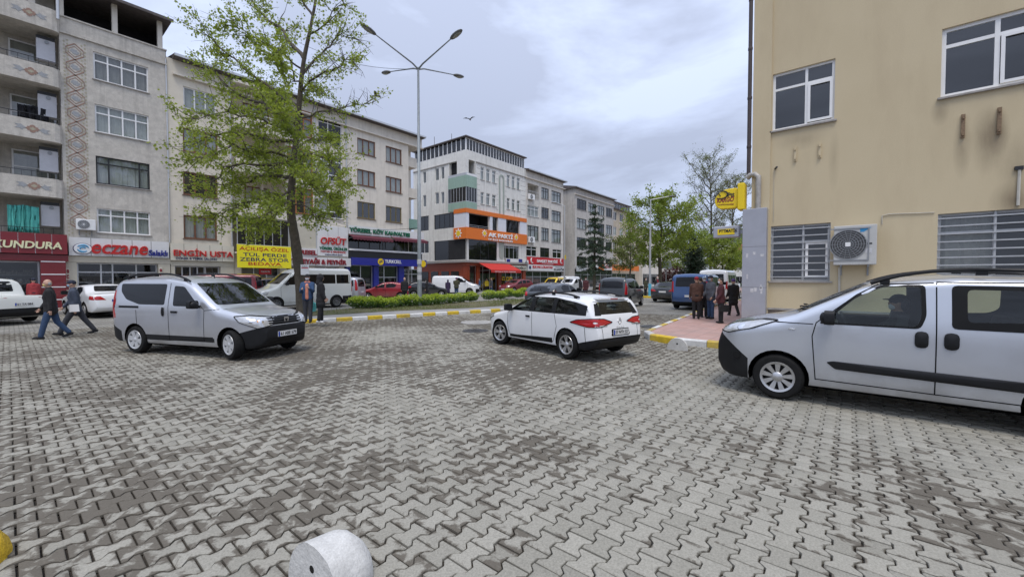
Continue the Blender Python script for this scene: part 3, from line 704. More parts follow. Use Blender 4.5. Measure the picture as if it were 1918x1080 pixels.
# ---------------------------------------------------------------- house 2: long cream block in three bays (three houses wall to wall)
zr=FF.pt(700,232)[1]                               # eaves of the long row
def eaves(root,a0,a1,z,ov=.55,extra=0):
    b=MB(); b.prism([(-ov,z),(-ov,z+.16),(4,z+1.0),(10,z-.3),(10,z-.4)],a0,a1,'x'); reg(b.build('roof',M_roofedge,root),root)
    b=MB(); b.box(a0,a1,-ov-.09,-ov-.003,z+.02,z+.17); reg(b.build('gutter',M_alu,root),root)
    b=MB(); b.box(a0,a1,-.22,.0,z-1.0,z-.9); reg(b.build('string_course',M_b3,root),root)
a435=FF.a(434,300); a650=FF.a(650,300)
B1=FF.root('apartment_house','cream rendered house with brown window frames between the ornament block and the balcony house','building',xr)
w1=[FF.rect(343,405,161,202),FF.rect(342,408,238,282),FF.rect(342.5,408,320,364),FF.rect(343.5,407,402,446)]
zsg=FF.pt(317,455)[1]
wall(B1,xr+.001,a435,zsg-.3,zr,w1,M_b1)
window(B1,w1[0],3,(0,1),curtain=M_curt)
for k,r_ in enumerate(w1[1:]): window(B1,r_,(0,.34,.66,1),(0,1),fm=M_wood,fw_=.085,curtain=M_curt if k!=1 else None,sillm=M_sillw)
eaves(B1,xr+.3,a435,zr); z5=FF.pt(318,487)[1]; z6=FF.pt(318,497)[1]
box(B1,xr+.01,a435,-.1,.2,z6,z5-.01,M_cream,'fascia_board'); box(B1,xr+.01,FF.a(318,520)+.25,-.08,.25,0,z6-.004,M_cream,'pilaster'); box(B1,FF.a(413,520),a435,-.08,.25,0,z6-.004,M_cream,'pilaster')
shopfront(B1,FF.a(318,520)+.26,FF.a(413,520)-.01,z6-.01,None,(0,.17,.34,.5,.66,.68,1),(0,.46,.68,1)); b=MB(); b.tube([(a435-.08,-.06,zr),(a435-.08,-.06,zsg)],.045,6); reg(b.build('drainpipe',M_alu,B1),B1)
b=MB(); b.box(xr+.01,a435,3.5,11,0,zr-.1); reg(b.build('house_core',M_b1,B1),B1)
# bay with balconies
B2=FF.root('balcony_house','cream house with curved balcony fronts and orange wood windows behind the plane tree','building',a435)
ab=FF.a(536,400); ac_=FF.a(590,400); 
zpar=[FF.pt(434,y_)[1] for y_ in (404,382)]; s3=zpar[1]-zpar[0]
st=3.05; zp=[zpar[0]+st*i for i in range(-0,4)]
wh=[FF.rect(597,642,356,406)]; dz=FF.pt(597,335)[1]-FF.pt(597,406)[1]
wh+= [(wh[0][0],wh[0][1],wh[0][2]+st*k,wh[0][3]+st*k) for k in (1,2)]
wb=[(ab+.12,ac_-.12,z+.15,z+2.45) for z in zp[:3]]
wb=[(ab+.12,ac_-.12,zpar[0]-st+.7+st*k,zpar[0]-st+2.75+st*k) for k in range(4)]
wall(B2,ab,a650,FF.pt(590,421)[1]-1.6,zr,[h for h in wh+wb if h[3]<zr],M_b3)
for k,r_ in enumerate(wh): window(B2,r_,(0,.42,1),(0,.25,.78,1),curtain=(M_curt,[(0,.4)]) if k!=2 else None,gm=M_pane if k<2 else M_darkglass)
for r_ in wb:
    if r_[3]<zr: window(B2,r_,(0,.33,.66,1),(0,.7,1),fm=M_orange_wood,fw_=.09,curtain=M_curt if r_ is wb[0] else (M_curt2,[(0,.3),(.7,1)]),sillm=M_sillw)
b=MB(); b.quad((a435,1.4,1.),(ab,1.4,1.),(ab,1.4,zr),(a435,1.4,zr)); b.quad((ab,0,1.),(ab,1.4,1.),(ab,1.4,zr),(ab,0,zr)); b.quad((a435,0,1.),(a435,1.4,1.),(a435,1.4,zr),(a435,0,zr)); reg(b.build('balcony_back_wall',M_b3,B2,fix=False),B2)
for k,z in enumerate(zp):
    b=MB(); b.prism([(a435+.02,-.5),(a435+.3,-.62),(ab-.1,-.62),(ab+.02,-.45),(ab+.02,1.38),(a435+.02,1.38)],z,z+.18); reg(b.build('balcony_slab',M_b3,B2),B2)
    if k<3:
        b=MB(); b.prism([(a435+.02,-.5),(a435+.3,-.64),(ab-.1,-.64),(ab+.04,-.45),(ab+.04,-.0),(ab-.06,-.0),(ab-.06,-.42),(ab-.2,-.52),(a435+.32,-.52),(a435+.12,-.42)],z-.002,z+.92); reg(b.build('balcony_front',M_b3,B2),B2)
        railing(B2,a435+.15,ab-.1,-.58,z+.93,z+1.2,M_white,.5,1)
        window(B2,(a435+1.2,a435+2.9,z+.3,z+2.5),(0,.3,.6,1),(0,1),fm=M_wood,gm=M_pane,y=1.32,sill=False,name='balcony_door')
        b=MB(); b.box(a435+2.2,a435+2.35,1.0,1.39,z+.2,z+3); reg(b.build('balcony_pier',M_b3,B2),B2)
# glazed first-floor balcony with white rail above the yellow banner
zg=FF.pt(436,405)[1]; zg0=FF.pt(436,458)[1]
gb=window(B2,(a435+.1,ab-.02,zg0,zg-.02),6,(0,1),fm=M_alu,gm=M_darkglass,fw_=.04,y=-.45,sill=False,name='glazed_balcony')
railing(B2,a435+.05,ab,-.6,zg0-.45,zg0+.02,M_white,1.2,3,.015); box(B2,a435+.02,ab,-.6,1.38,zg0-.62,zg0-.5,M_b3,'balcony_slab')
eaves(B2,a435,a650,zr)
zcl=FF.pt(538,463)[1]; zcb=FF.pt(538,497)[1]
box(B2,ab+.02,a650-.02,-.06,.25,zcb,FF.pt(592,421)[1],M_cream,'fascia_board')
for q in (a435+.02,FF.a(524,520),FF.a(578,510),FF.a(635,520)): box(B2,q,q+.45,-.05,.3,0,zg0-.63 if q<ab else zcb-.01,M_cream,'pilaster')
shopfront(B2,a435+.48,FF.a(524,520),zg0-.8,None,3,(0,1)); shelves(B2,a435+.6,FF.a(524,520)-.1,3.)
M_shade=mat('shaded_shop',(.05,.045,.04),.9)
shopfront(B2,FF.a(524,520)+.47,FF.a(578,510)-.02,zcb-.02,None,2,(0,1)); shopfront(B2,FF.a(578,510)+.47,FF.a(635,520)-.02,zcb-.02,None,2,(0,1)); shelves(B2,FF.a(580,510)+.5,FF.a(634,520),3.)
b=MB(); b.tube([(FF.a(648,300),-.06,zr),(FF.a(648,300),-.06,zcl)],.05,6); b.tube([(FF.a(590,300),-.06,zr),(FF.a(590,300),-.06,zcl)],.05,6); reg(b.build('drainpipe',M_alu,B2),B2)
b=MB(); b.box(a435,a650,3.5,11,0,zr-.1); reg(b.build('house_core',M_b3,B2),B2)
# right bay with the phone shop
B3=FF.root('apartment_house','pale cream house with two columns of brown windows above the blue phone shop','building',a650)
a765=FF.a(765,300); a792=FF.a(790,300)
w3=[FF.rect(669,703,257,286),FF.rect(669,703,315.5,345.5),FF.rect(669,703,376,407.5),FF.rect(722.5,752.5,272.5,302),FF.rect(722.5,752.5,329,357.5),FF.rect(722.5,752.5,384.5,414.5)]
zk=FF.pt(652,421)[1]
wall(B3,a650+.001,a765,zk-.9,zr,w3,M_b3)
for k,r_ in enumerate(w3): window(B3,r_,(0,.33,.66,1),(0,1),fm=M_wood if k%3<2 else M_olive,fw_=.09,curtain=M_curt if k%3<2 else None,sillm=M_sillw)
eaves(B3,a650,FF.a(791,266),zr)
# recessed right end with side balconies
b=MB(); b.quad((a765,1.8,0),(a792,1.8,0),(a792,1.8,zr),(a765,1.8,zr)); b.quad((a765,0,0),(a765,1.8,0),(a765,1.8,zr),(a765,0,zr)); b.box(a792-.02,a792,1.8,9,0,zr-.02); b.box(a650,a765,-.05,.3,zr-.9,zr); b.box(a765,a792,-.02,1.8,zr-.95,zr-.01); reg(b.build('recess_wall',M_b3,B3,fix=False),B3)
for k in range(3):
    z=zk+.35+k*3.05
    b=MB(); b.box(a765+.01,a792-.3,.4,1.8,z,z+.16); b.box(a765+.01,a792-.3,.4,.5,z+.161,z+.95); reg(b.build('balcony_front',M_b3 if k else mat('green_panel',(.20,.33,.27),.6),B3),B3)
    window(B3,(a765+.3,a792-.5,z+1.,z+2.6),3,(0,.7,1),fm=M_wood,y=1.7,sill=False)
zq0=FF.pt(652,440)[1]; zq1=FF.pt(652,465)[1]; zq2=FF.pt(655,482)[1]; zt1=FF.pt(655,495)[1]
box(B3,a650,a792-.2,1.2,1.4,zq1-1,zq0+.6,M_dark,'loggia_back')
window(B3,(a650+.03,a792-.4,zq1,zq0),(0,.14,.28,.42,.5,.64,.78,.9,1),(0,1),fm=M_black,gm=M_darkglass,y=.15,sill=False,name='cafe_window')
box(B3,a650,a792-.1,-.25,.3,zq1-.16,zq1-.005,M_white,'ledge'); box(B3,a650+.02,a792-.1,-.1,.3,zq2-.02,zq1-.165,M_black,'black_fascia')
M_blue=mat('blue_cladding',(.01,.016,.22),.35,var=.06,coat=.3)
p0=FF.a(700,530); p1=FF.a(747,530)
for q,q2 in ((FF.a(655,530)-.3,FF.a(655,530)),(p0,p0+.5),(p1,p1+.6)): box(B3,q,q2,-.05,.3,0,zt1-.02,M_blue,'pilaster')
shopfront(B3,FF.a(655,530)+.01,p0-.01,zt1-.02,None,2,(0,1)); shopfront(B3,p0+.51,p1-.01,zt1-.02,None,(0,.33,1),(0,.6,1)); shopfront(B3,p1+.61,a792-.05,zt1-.3,None,2,(0,.8,1))
shelves(B3,FF.a(655,530)+.2,p0-.2,3.); shelves(B3,p0+.7,p1-.2,3.)
b=MB(); b.box(a650,a765,3.5,11,0,zr-.1); reg(b.build('house_core',M_b3,B3),B3)
# ---------------------------------------------------------------- corner house with the orange party office
M_ak=mat('stained_white_cladding',(.72,.71,.67),.8,var=.07,scale=3,stain=.6,stain_col=(.25,.24,.21),blotch=.15)
M_or=mat('orange_cladding',(.72,.17,.015),.4,var=.05,scale=2)
M_wp=mat('white_panel',(.68,.70,.75),.4,var=.04)
M_green=mat('pale_green_cladding',(.29,.42,.345),.6,var=.08,scale=6,stain=.35)
M_arch=mat('grey_green_mosaic',(.33,.37,.33),.8,var=.25,scale=30)
AX=FF.a(873,300); AE=FF.a(984.6,360)                  # corner, right party wall
FL=F('X',AX)                                           # its face on the side street
B4=FF.root('corner_building','stained white corner building with orange party office floor and penthouse ribbon windows','building',AX)
def LW(p0,p1,t,b_):                                   # rectangle on the side face, given back in (y,z) of the root
    a0,a1,z0,z1=FL.rect(p0,p1,t,b_); return (-a1-FY,-a0-FY,z0,z1)
zpt=FF.pt(873,256)[1]; zpb=FF.pt(873,280)[1]; zeb=FF.pt(893,303)[1]
rows=[(312,336),(359,381.6)]; tri=[(900.3,906.8),(911,918),(922,929)]; tri2=[(949.4,955),(958.6,964.6),(968,974)]
wins=[]
for t,b_ in rows:
    r0=FF.rect(900.3,906.8,t,b_)
    for p,q in tri+tri2: wins.append((FF.a(p),FF.a(q),r0[2],r0[3]))
zo1=FF.pt(874,390)[1]; zo0=FF.pt(874,398)[1]; zl1=FF.pt(874,425.5)[1]; zl0=FF.pt(874,446.6)[1]; zsl=FF.pt(874,486)[1]; zsb=FF.pt(874,491)[1]
bal1=FF.a(891.5)   # right edge of the corner balcony on the street face
lf=FF.rect  # lower floor openings
off=[(FF.a(877),FF.a(915.5),zo0-2.05,zo0-.02,1.6),(FF.a(921.5),FF.a(931),zo0-2.05,zo0-.02),(FF.a(947),FF.a(972),zo0-2.05,zo0-.02)]
sm=[(FF.a(944.5),FF.a(972),zsl+.35,zl0-.35)]
gl=[(AX+.02,FF.a(931),zsl+.02,zl0-.02,3.)]
zc0=FF.pt(873,393)[1]; zc1=FF.pt(873,297)[1]   # balcony zone on the corner
wall(B4,AX,AE,zsb,zpb,wins+off+sm+gl+[(AX,bal1,zc0,zc1,1.5,0)],M_ak)
for r_ in wins: window(B4,r_,1,(0,.72,1),fw_=.06,curtain=M_curt)
window(B4,off[1],1,(0,1),fm=M_black,gm=M_darkglass,sill=False); window(B4,off[2],2,(0,1),fm=M_black,gm=M_darkglass,sill=False); window(B4,sm[0],(0,.1,.35,.65,.9,1),(0,.85,1),fm=M_alu,gm=M_darkglass)
railing(B4,off[0][0],off[0][1],.08,off[0][2],off[0][2]+.75,M_alu,1.2,4,.015)
window(B4,gl[0][:4],(0,.45,.72,1),(0,1),fm=M_black,gm=M_darkglass,fw_=.04,sill=False,name='office_window')
# the face on the side street, as a part turned into place
side_len=9.5
def side_part(mb,name,mats,smooth=False): return reg(mb.build(name,mats,B4,smooth,fix=False),B4)
def sidewall(holes,u1,z0,z1,m_):
    xs=sorted({0,u1,*[h[0] for h in holes],*[h[1] for h in holes]}); zs=sorted({z0,z1,*[h[2] for h in holes],*[h[3] for h in holes]}); b=MB()
    for i in range(len(xs)-1):
        for j in range(len(zs)-1):
            cx,cz=(xs[i]+xs[i+1])/2,(zs[j]+zs[j+1])/2
            if any(h[0]<cx<h[1] and h[2]<cz<h[3] for h in holes): continue
            b.quad((AX,xs[i],zs[j]),(AX,xs[i+1],zs[j]),(AX,xs[i+1],zs[j+1]),(AX,xs[i],zs[j+1]))
    for p,q,u,v in holes:
        rv=[(AX,p,u),(AX,q,u),(AX,q,v),(AX,p,v)]; rb=[(AX+.4,y_,z) for _,y_,z in rv]
        for k in range(4): b.quad(rv[k],rv[(k+1)%4],rb[(k+1)%4],rb[k],0)
        b.quad(*rb,1)
    return side_part(b,'side_wall',[m_,M_dark])
sw=[LW(815,822,316,339),LW(826,832,313,336),LW(792,798,322,344),LW(815,822,361,383),LW(826,832,360,382),LW(792,798,366,388)]
swb=[LW(813,851,403,430),LW(786,803,406,433),LW(786,803,452,475)]
sg=(.02,max(2.,LW(813,870,447,486)[1]),zsl+.02,zl0-.02)
balu=LW(841,873,300,380)[1]
sidewall(sw+swb+[sg]+[(0,balu,zc0,zc1)],side_len,zsb,zpb,M_ak)
def sidewindow(r,cols,fm,gm,fw_=.06):
    p,q,u,v=r; b=MB(); x=AX+.1; b.box(x-.03,x+.03,p,q,u,u+fw_); b.box(x-.03,x+.03,p,q,v-fw_,v); b.box(x-.03,x+.03,p,p+fw_,u+fw_,v-fw_); b.box(x-.03,x+.03,q-fw_,q,u+fw_,v-fw_)
    for i in range(1,cols): b.box(x-.025,x+.025,p+(q-p)*i/cols-.025,p+(q-p)*i/cols+.025,u+fw_,v-fw_)
    w_=reg(b.build('window',fm,B4),B4)
    for i in range(cols):
        k=MB(); a,c=p+(q-p)*i/cols,p+(q-p)*(i+1)/cols; k.quad((x,a,u),(x,c,u),(x,c,v),(x,a,v)); sub(k,'pane',gm,w_)
for r_ in sw: sidewindow(r_,1,M_white,M_pane)
for r_ in swb[:2]: sidewindow(r_,4 if r_ is swb[0] else 2,M_black,M_darkglass)
sidewindow(swb[2],2,M_white,M_darkglass); sidewindow(sg,2,M_black,M_darkglass,.04)
# corner balconies: green fronts, one glazed, one open with white coping
def cornerband(z0,z1,out,m_,name,u=balu,a=None):
    b=MB(); a=a or bal1; o_=out
    b.prism([(AX-o_,-o_),(a,-o_),(a,-o_+.1),(AX-o_+.1,-o_+.1),(AX-o_+.1,u),(AX-o_,u)],z0,z1); return reg(b.build(name,m_,B4),B4)
zz=[FF.pt(873,y_)[1] for y_ in (393,377,349.5,328)]
cornerband(zz[0],zz[1],.16,M_green,'balcony_front'); cornerband(zz[2],zz[3],.16,M_green,'balcony_front'); 
for z in (zz[0],zz[2]): 
    b=MB(); b.box(AX-.05,bal1,-.05,1.45,z-.0,z+.12); b.box(AX-.05,AX+1.4,1.45,balu,z,z+.12); reg(b.build('balcony_slab',M_ak,B4),B4)
cornerband(zz[3]+.002,zz[3]+.3,.12,M_alu,'balcony_coping')
b=MB()
for i in range(7): x=AX+(bal1-AX)*(i+.5)/7; b.box(x-.11,x+.11,-.135,-.118,zz[3]+.05,zz[3]+.25)
reg(b.build('coping_tile',M_white,B4),B4)
b=MB(); n=4; 
for i in range(n+1): x=AX-.12+(bal1-AX+.1)*i/n; b.box(x-.025,x+.025,-.15,-.1,zz[1]+.01,zz[2]-.01)
for i in range(1,7): u=balu*i/6; b.box(AX-.15,AX-.1,u-.025,u+.025,zz[1]+.01,zz[2]-.01)
b.box(AX-.15,bal1,-.155,-.095,zz[1]+.001,zz[1]+.06); b.box(AX-.155,AX-.095,-.09,balu,zz[1]+.001,zz[1]+.06)
gf=reg(b.build('glazed_balcony',M_alu,B4),B4)
for i in range(n): x0_,x1_=[AX-.12+(bal1-AX+.1)*k/n for k in (i,i+1)]; k=MB(); k.quad((x0_,-.12,zz[1]),(x1_,-.12,zz[1]),(x1_,-.12,zz[2]),(x0_,-.12,zz[2])); sub(k,'pane',M_darkglass,gf)
for i in range(6): k=MB(); k.quad((AX-.12,balu*i/6,zz[1]),(AX-.12,balu*(i+1)/6,zz[1]),(AX-.12,balu*(i+1)/6,zz[2]),(AX-.12,balu*i/6,zz[2])); sub(k,'pane',M_darkglass,gf)
box(B4,AX+1.4,AX+1.5,.0,balu,zz[2],zc1,M_ak,'balcony_back_wall'); box(B4,AX+.25,AX+1.05,1.35,1.45,zz[3]-.7,zc1-.7,M_orange_wood,'balcony_door')
# bands, panels, ornament
ul=LW(852,873,392,400)[1]
b=MB(); b.prism([(AX-.2,-.2),(AE,-.2),(AE,-.005),(AX-.005,-.005),(AX-.005,ul),(AX-.2,ul)],zo0,zo1); reg(b.build('orange_band',M_or,B4),B4)
for p,q in ((AX-.15,FF.a(876.8)),(FF.a(916),FF.a(921)),(FF.a(931.5),FF.a(946.5)),(FF.a(972.5),AE)): 
    for t in (0,1): 
        z0_=zl1+.01+(zo0-zl1-.02)*(.0 if t==0 else .66); z1_=zl1+.01+(zo0-zl1-.02)*(.655 if t==0 else 1.); box(B4,p,q,-.14,-.004,z0_,z1_,M_wp,'white_panel')
for t in (0,1):
    z0_=zl1+.01+(zo0-zl1-.02)*(.0 if t==0 else .66); z1_=zl1+.01+(zo0-zl1-.02)*(.655 if t==0 else 1.); b=MB(); b.box(AX-.15,AX-.004,.0,ul,z0_,z1_); reg(b.build('white_panel',M_wp,B4),B4)
zar1=FF.pt(939,327)[1]; ax0,ax1=FF.a(934.5),FF.a(944); r_=(ax1-ax0)/2; cx=(ax0+ax1)/2; za0=zo1+.02
b=MB(); op=[(cx-r_,za0)]+[(cx-r_*math.cos(t),zar1-r_+r_*math.sin(t)) for t in np.linspace(0,PI,14)]+[(cx+r_,za0)]; ip=[(cx+(x-cx)*.55,min(z,zar1-r_+(z-zar1+r_)*.55)) for x,z in op]
for i in range(len(op)-1): b.add([(op[i][0],-.06,op[i][1]),(op[i+1][0],-.06,op[i+1][1]),(ip[i+1][0],-.06,ip[i+1][1]),(ip[i][0],-.06,ip[i][1]),(op[i][0],0,op[i][1]),(op[i+1][0],0,op[i+1][1]),(ip[i+1][0],0,ip[i+1][1]),(ip[i][0],0,ip[i][1])],[(0,1,2,3),(0,4,5,1),(3,2,6,7)])
reg(b.build('arch_ornament',M_arch,B4),B4)
b=MB(); zb_=zsl+.25
b.prism([(ax0,zl0-.02),(ax0,zb_+r_)]+[(cx-r_*math.cos(t),zb_+r_-r_*math.sin(t)) for t in np.linspace(0.1,PI-.1,10)]+[(ax1,zb_+r_),(ax1,zl0-.02)],-.04,-.004,'y'); reg(b.build('arch_ornament',M_arch,B4),B4)
# cladding joints (thin grooves) and cornices
M_joint=mat('dark_joint',(.16,.155,.14),.9)
b=MB(); z=zo1+.5
while z<zeb-.2:
    for p,q in ((FF.a(893),FF.a(899.5)),(FF.a(930),FF.a(933.5)),(FF.a(945),FF.a(948.5)),(FF.a(975),AE-.05)): b.box(p,q,-.004,.0,z,z+.025)
    z+=.62
reg(b.build('cladding_joints',M_joint,B4),B4)
b=MB(); b.box(bal1,AE,-.12,.0,zeb-.1,zeb); b.box(AX-.1,AX-.002,balu,side_len,zeb-.1,zeb); reg(b.build('cornice',M_sill,B4),B4)
b=MB(); b.prism([(AX-.35,-.35),(AE,-.35),(AE,0),(AX,0),(AX,side_len),(AX-.35,side_len)],zsb,zsl-.06); reg(b.build('first_floor_ledge',M_sill,B4),B4)
# penthouse: ribbon of white framed windows on both faces
wd=AE-AX-.3; n=21
pxs=[0]; rr=random.Random(4)
window(B4,(AX+.15,AE-.15,zpb,zpt-.02),n,(0,1),fm=M_white,gm=M_darkglass,fw_=.10,y=.15,sill=False,name='ribbon_window')
b=MB(); x=AX+.15; 
for i in range(13): u=.2+(side_len-.4)*i/12; b.box(x-.05,x+.05,u-.06,u+.06,zpb,zpt-.02)
b.box(x-.05,x+.05,.26,side_len,zpb,zpb+.08); rbn=reg(b.build('ribbon_window',M_white,B4),B4)
for i in range(12): u0,u1=[.2+(side_len-.4)*k/12 for k in (i,i+1)]; k=MB(); k.quad((x,u0,zpb),(x,u1,zpb),(x,u1,zpt),(x,u0,zpt)); sub(k,'pane',M_darkglass,rbn)
b=MB(); b.box(AX-.2,AE+.02,-.2,side_len,zpt,zpt+.12); b.tube([(AX+1.5,4,zpt),(AX+1.5,4,zpt+1.6)],.03,5); b.tube([(AX+.5,6,zpt),(AX+.5,6,zpt+1.4)],.03,5); reg(b.build('roof',M_roofedge,B4),B4)
box(B4,AX+.6,AE-.5,.5,side_len-.5,zpb-.5,zpt-.05,M_dark,'house_core'); box(B4,AX+3.4,AE-.02,3.2,side_len,0,zpb-.1,M_ak,'house_core')
# ground floor: orange-red shops with pillars
M_redor=mat('red_orange_shopfront',(.26,.045,.015),.5,var=.12)
shopfront(B4,AX+.5,FF.a(932),zsb-.35,None,4,(0,1)); shelves(B4,AX+1,FF.a(930),2.4)
for p,q in ((AX-.1,AX+.5),(FF.a(893),FF.a(893)+.5),(FF.a(933),FF.a(933)+.6),(AE-.6,AE)): box(B4,p,q,-.02,.5,0,zsb-.36,M_redor,'pillar')
box(B4,AX-.15,AE,-.1,.6,zsb-.35,zsb-.01,M_redor,'fascia_board')
b=MB(); b.box(AX-.02,AX+.08,.6,side_len,0,zsb-.01); reg(b.build('side_shopfront',M_redor,B4),B4)
b=MB(); 
for u in (1.2,2.9,4.8,6.6): b.box(AX-.06,AX-.021,u,u+1.3,.3,2.5)
ssw=reg(b.build('side_shop_window',M_darkglass,B4),B4)
shopfront(B4,FF.a(933)+.61,AE-.61,zsb-1.0,None,4,(0,1)); shelves(B4,FF.a(935)+.5,AE-.8,2.)
# ---------------------------------------------------------------- house 5
M_b5=mat('weathered_grey_white_plaster',(.62,.59,.54),.9,var=.1,scale=3,stain=.6,stain_col=(.2,.19,.17),blotch=.2)
AF=FF.a(1055,400)
B5=FF.root('flat_block','weathered grey-white block with recessed balcony, above the red party sign','building',AE)
z5=FF.pt(986,319)[1]
w5=[FF.rect(1014,1028,350,371),FF.rect(1033,1050.6,356,379),FF.rect(988,1009,383,403.6),FF.rect(1014,1028,387.4,408),FF.rect(1033,1050.6,393,413),FF.rect(988,1009,421,447.6),FF.rect(1014,1028,425.6,450),FF.rect(1033,1050.6,429,453.4),FF.rect(986,1005.5,460,479.5),FF.rect(1011.7,1029,463,481),FF.rect(1035,1052,466,483)]
w5b=FF.rect(988,1009,342,369)
zs5=FF.pt(986,507)[1]
wall(B5,AE+.001,AF,zs5,z5,w5+[(*w5b,1.3,0)],M_b5)
for k,r_ in enumerate(w5): window(B5,r_,3 if k not in (8,9,10) else 2,(0,.7,1),fm=M_white if k in (2,8,10) else M_black,gm=M_pane if k<8 else M_darkglass,fw_=.07,curtain=M_curt if k in (0,1,2,5,6,7,4) else None)
railing(B5,w5b[0],w5b[1],-.05,w5b[2],w5b[2]+.9,M_alu,.3,2); box(B5,w5b[0]+.3,w5b[0]+1.2,1.2,1.28,w5b[2],w5b[2]+2.1,M_wood,'balcony_door')
eaves(B5,AE,AF+.3,z5,.5)
b=MB(); b.box(AF-.01,AF,0,9,0,z5-.01); b.box(AE+.01,AF-.02,3.4,9,0,z5-.1); reg(b.build('house_core',M_b5,B5),B5)
shopfront(B5,AE+.02,AF-.02,zs5-.02,None,5,(0,.7,1)); shelves(B5,AE+1,AF-1,2.2)
# ---------------------------------------------------------------- house 6
M_b6=mat('grey_concrete_block_wall',(.52,.495,.46),.9,var=.1,scale=3,stain=.65,stain_col=(.17,.16,.145),blotch=.25)
A6=FF.a(1077,400); A6e=FF.a(1149,420); z6=FF.pt(1078,352)[1]
B6=FF.root('office_block','grey stained block with four columns of dark windows behind the cedar','building',A6)
col6=[(1080.7,1098.5,371,391),(1102,1117,379,397),(1119.6,1132,384,401.5),(1135,1146.6,388,405)]
w6=[]
for p,q,t,b_ in col6:
    r_=FF.rect(p,q,t,b_); 
    for k in range(4): w6.append((r_[0],r_[1],r_[2]-3.05*k,r_[3]-3.05*k))
zs6=FF.pt(1080,503)[1]
w6=[r_ for r_ in w6 if r_[2]>zs6+.1]
wall(B6,A6,A6e,zs6,z6,w6,M_b6)
for k,r_ in enumerate(w6): window(B6,r_,3,(0,.7,1),fm=M_black,gm=M_pane if k%3 else M_darkglass,fw_=.07,curtain=M_curt if k%4<2 and k%3 else None)
b=MB(); b.box(A6-.005,A6,.001,10,0,z6-.01); b.box(A6+.01,A6e,3.4,10,0,z6-.1); reg(b.build('house_core',M_b6,B6),B6)
eaves(B6,A6-.3,A6e+.2,z6,.5); shopfront(B6,A6+.05,A6e-.02,zs6-.02,None,6,(0,.7,1)); shelves(B6,A6+1,A6e-1,2.2)
# ---------------------------------------------------------------- house 7 and the far end of the street
M_b7=mat('beige_plaster',(.50,.43,.33),.9,var=.1,scale=3,stain=.4)
def plain_house(name,label,a0,a1,ztop,m_,cols,floors,FF_=FF,y=0.,z0=3.3,pent=False,fm=None):
    B=FF_.root(name,label,'building',a0); h=(ztop-z0)/floors; ws=[]
    for i in range(cols):
        for k in range(floors):
            w_=(a1-a0)/cols; ws.append((a0+w_*i+w_*.22,a0+w_*(i+1)-w_*.22,z0+h*k+.75,z0+h*k+h-.45))
    wall(B,a0,a1,0,ztop,ws+[(a0+.3,a1-.3,.2,z0-.7)],m_,y=y)
    for k,r_ in enumerate(ws): window(B,r_,2,(0,1),fm=fm or M_white,gm=M_darkglass if k%2 else M_pane,fw_=.09,curtain=M_curt if k%2==0 else None,wall_y=y,sill=False)
    window(B,(a0+.3,a1-.3,.2,z0-.7),5,(0,1),fm=M_alu,gm=M_shop,wall_y=y,sill=False,name='shop_window')
    b=MB(); b.box(a0+.01,a1-.01,y+.5,y+10,0,ztop-.05); b.box(a0-.005,a0+.005,y+.01,y+10,0,ztop); reg(b.build('house_core',m_,B),B)
    b=MB(); b.box(a0-.3,a1+.3,y-.4,y+10.3,ztop,ztop+.18); reg(b.build('roof',M_roofedge,B),B)
    if pent:
        window(B,(a0+1,a1-1,ztop+.19,ztop+1.7),8,(0,1),fm=M_white,gm=M_darkglass,fw_=.1,wall_y=y+1,sill=False,name='ribbon_window'); box(B,a0+.8,a1-.8,y+.7,y+8,ztop+1.7,ztop+1.85,M_roofedge,'penthouse_roof'); box(B,a0+1,a1-1,y+1.4,y+8,ztop+.19,ztop+1.68,M_dark,'penthouse_core')
    return B
zz7=onY(1152,392,FY+1)[1]
plain_house('flat_block','beige block with glazed penthouse beyond the grey office block',A6e+1.2,A6e+13,zz7,M_b7,4,4,y=1.,pent=True)
plain_house('flat_block','sand coloured block half hidden behind the street trees',A6e+15,A6e+29,zz7-2.5,M_b3,5,3,y=.5)
plain_house('flat_block','white block at the far end of the street row',A6e+32,A6e+52,zz7-4.,M_ak,6,3,y=-.5)
# across the far end of the street
FE=F('X',135.)
def far_house(name,label,p0,p1,ptop,X,m_,roofm,cols,floors):
    FX=F('X',X); a0,zt_=FX.pt(p0,ptop); a1=FX.pt(p1,ptop)[0]; B=plain_house(name,label,a0,a1,zt_,m_,cols,floors,FF_=FX,z0=2.8)
    if roofm:
        b=MB(); b.add([(a0-.4,-.5,zt_+.18),(a1+.4,-.5,zt_+.18),(a1+.4,10.4,zt_+.18),(a0-.4,10.4,zt_+.18),(a0+2.5,5,zt_+3),(a1-2.5,5,zt_+3)],[(0,1,5,4),(1,2,5),(2,3,4,5),(3,0,4),(3,2,1,0)]); reg(b.build('hip_roof',roofm,B),B)
M_tile=mat('red_roof_tiles',(.24,.06,.045),.85,var=.2,scale=6)
far_house('town_house','white house with a red tiled roof beyond the trees at the street end',1364,1402,476,120,M_ak,M_tile,4,2)
far_house('town_house','pale block closing the street behind the dark conifer',1268,1322,462,128,M_wp,None,6,3)
far_house('town_house','cream block behind the tall bare poplars',1326,1360,455,140,M_b3,None,4,4)
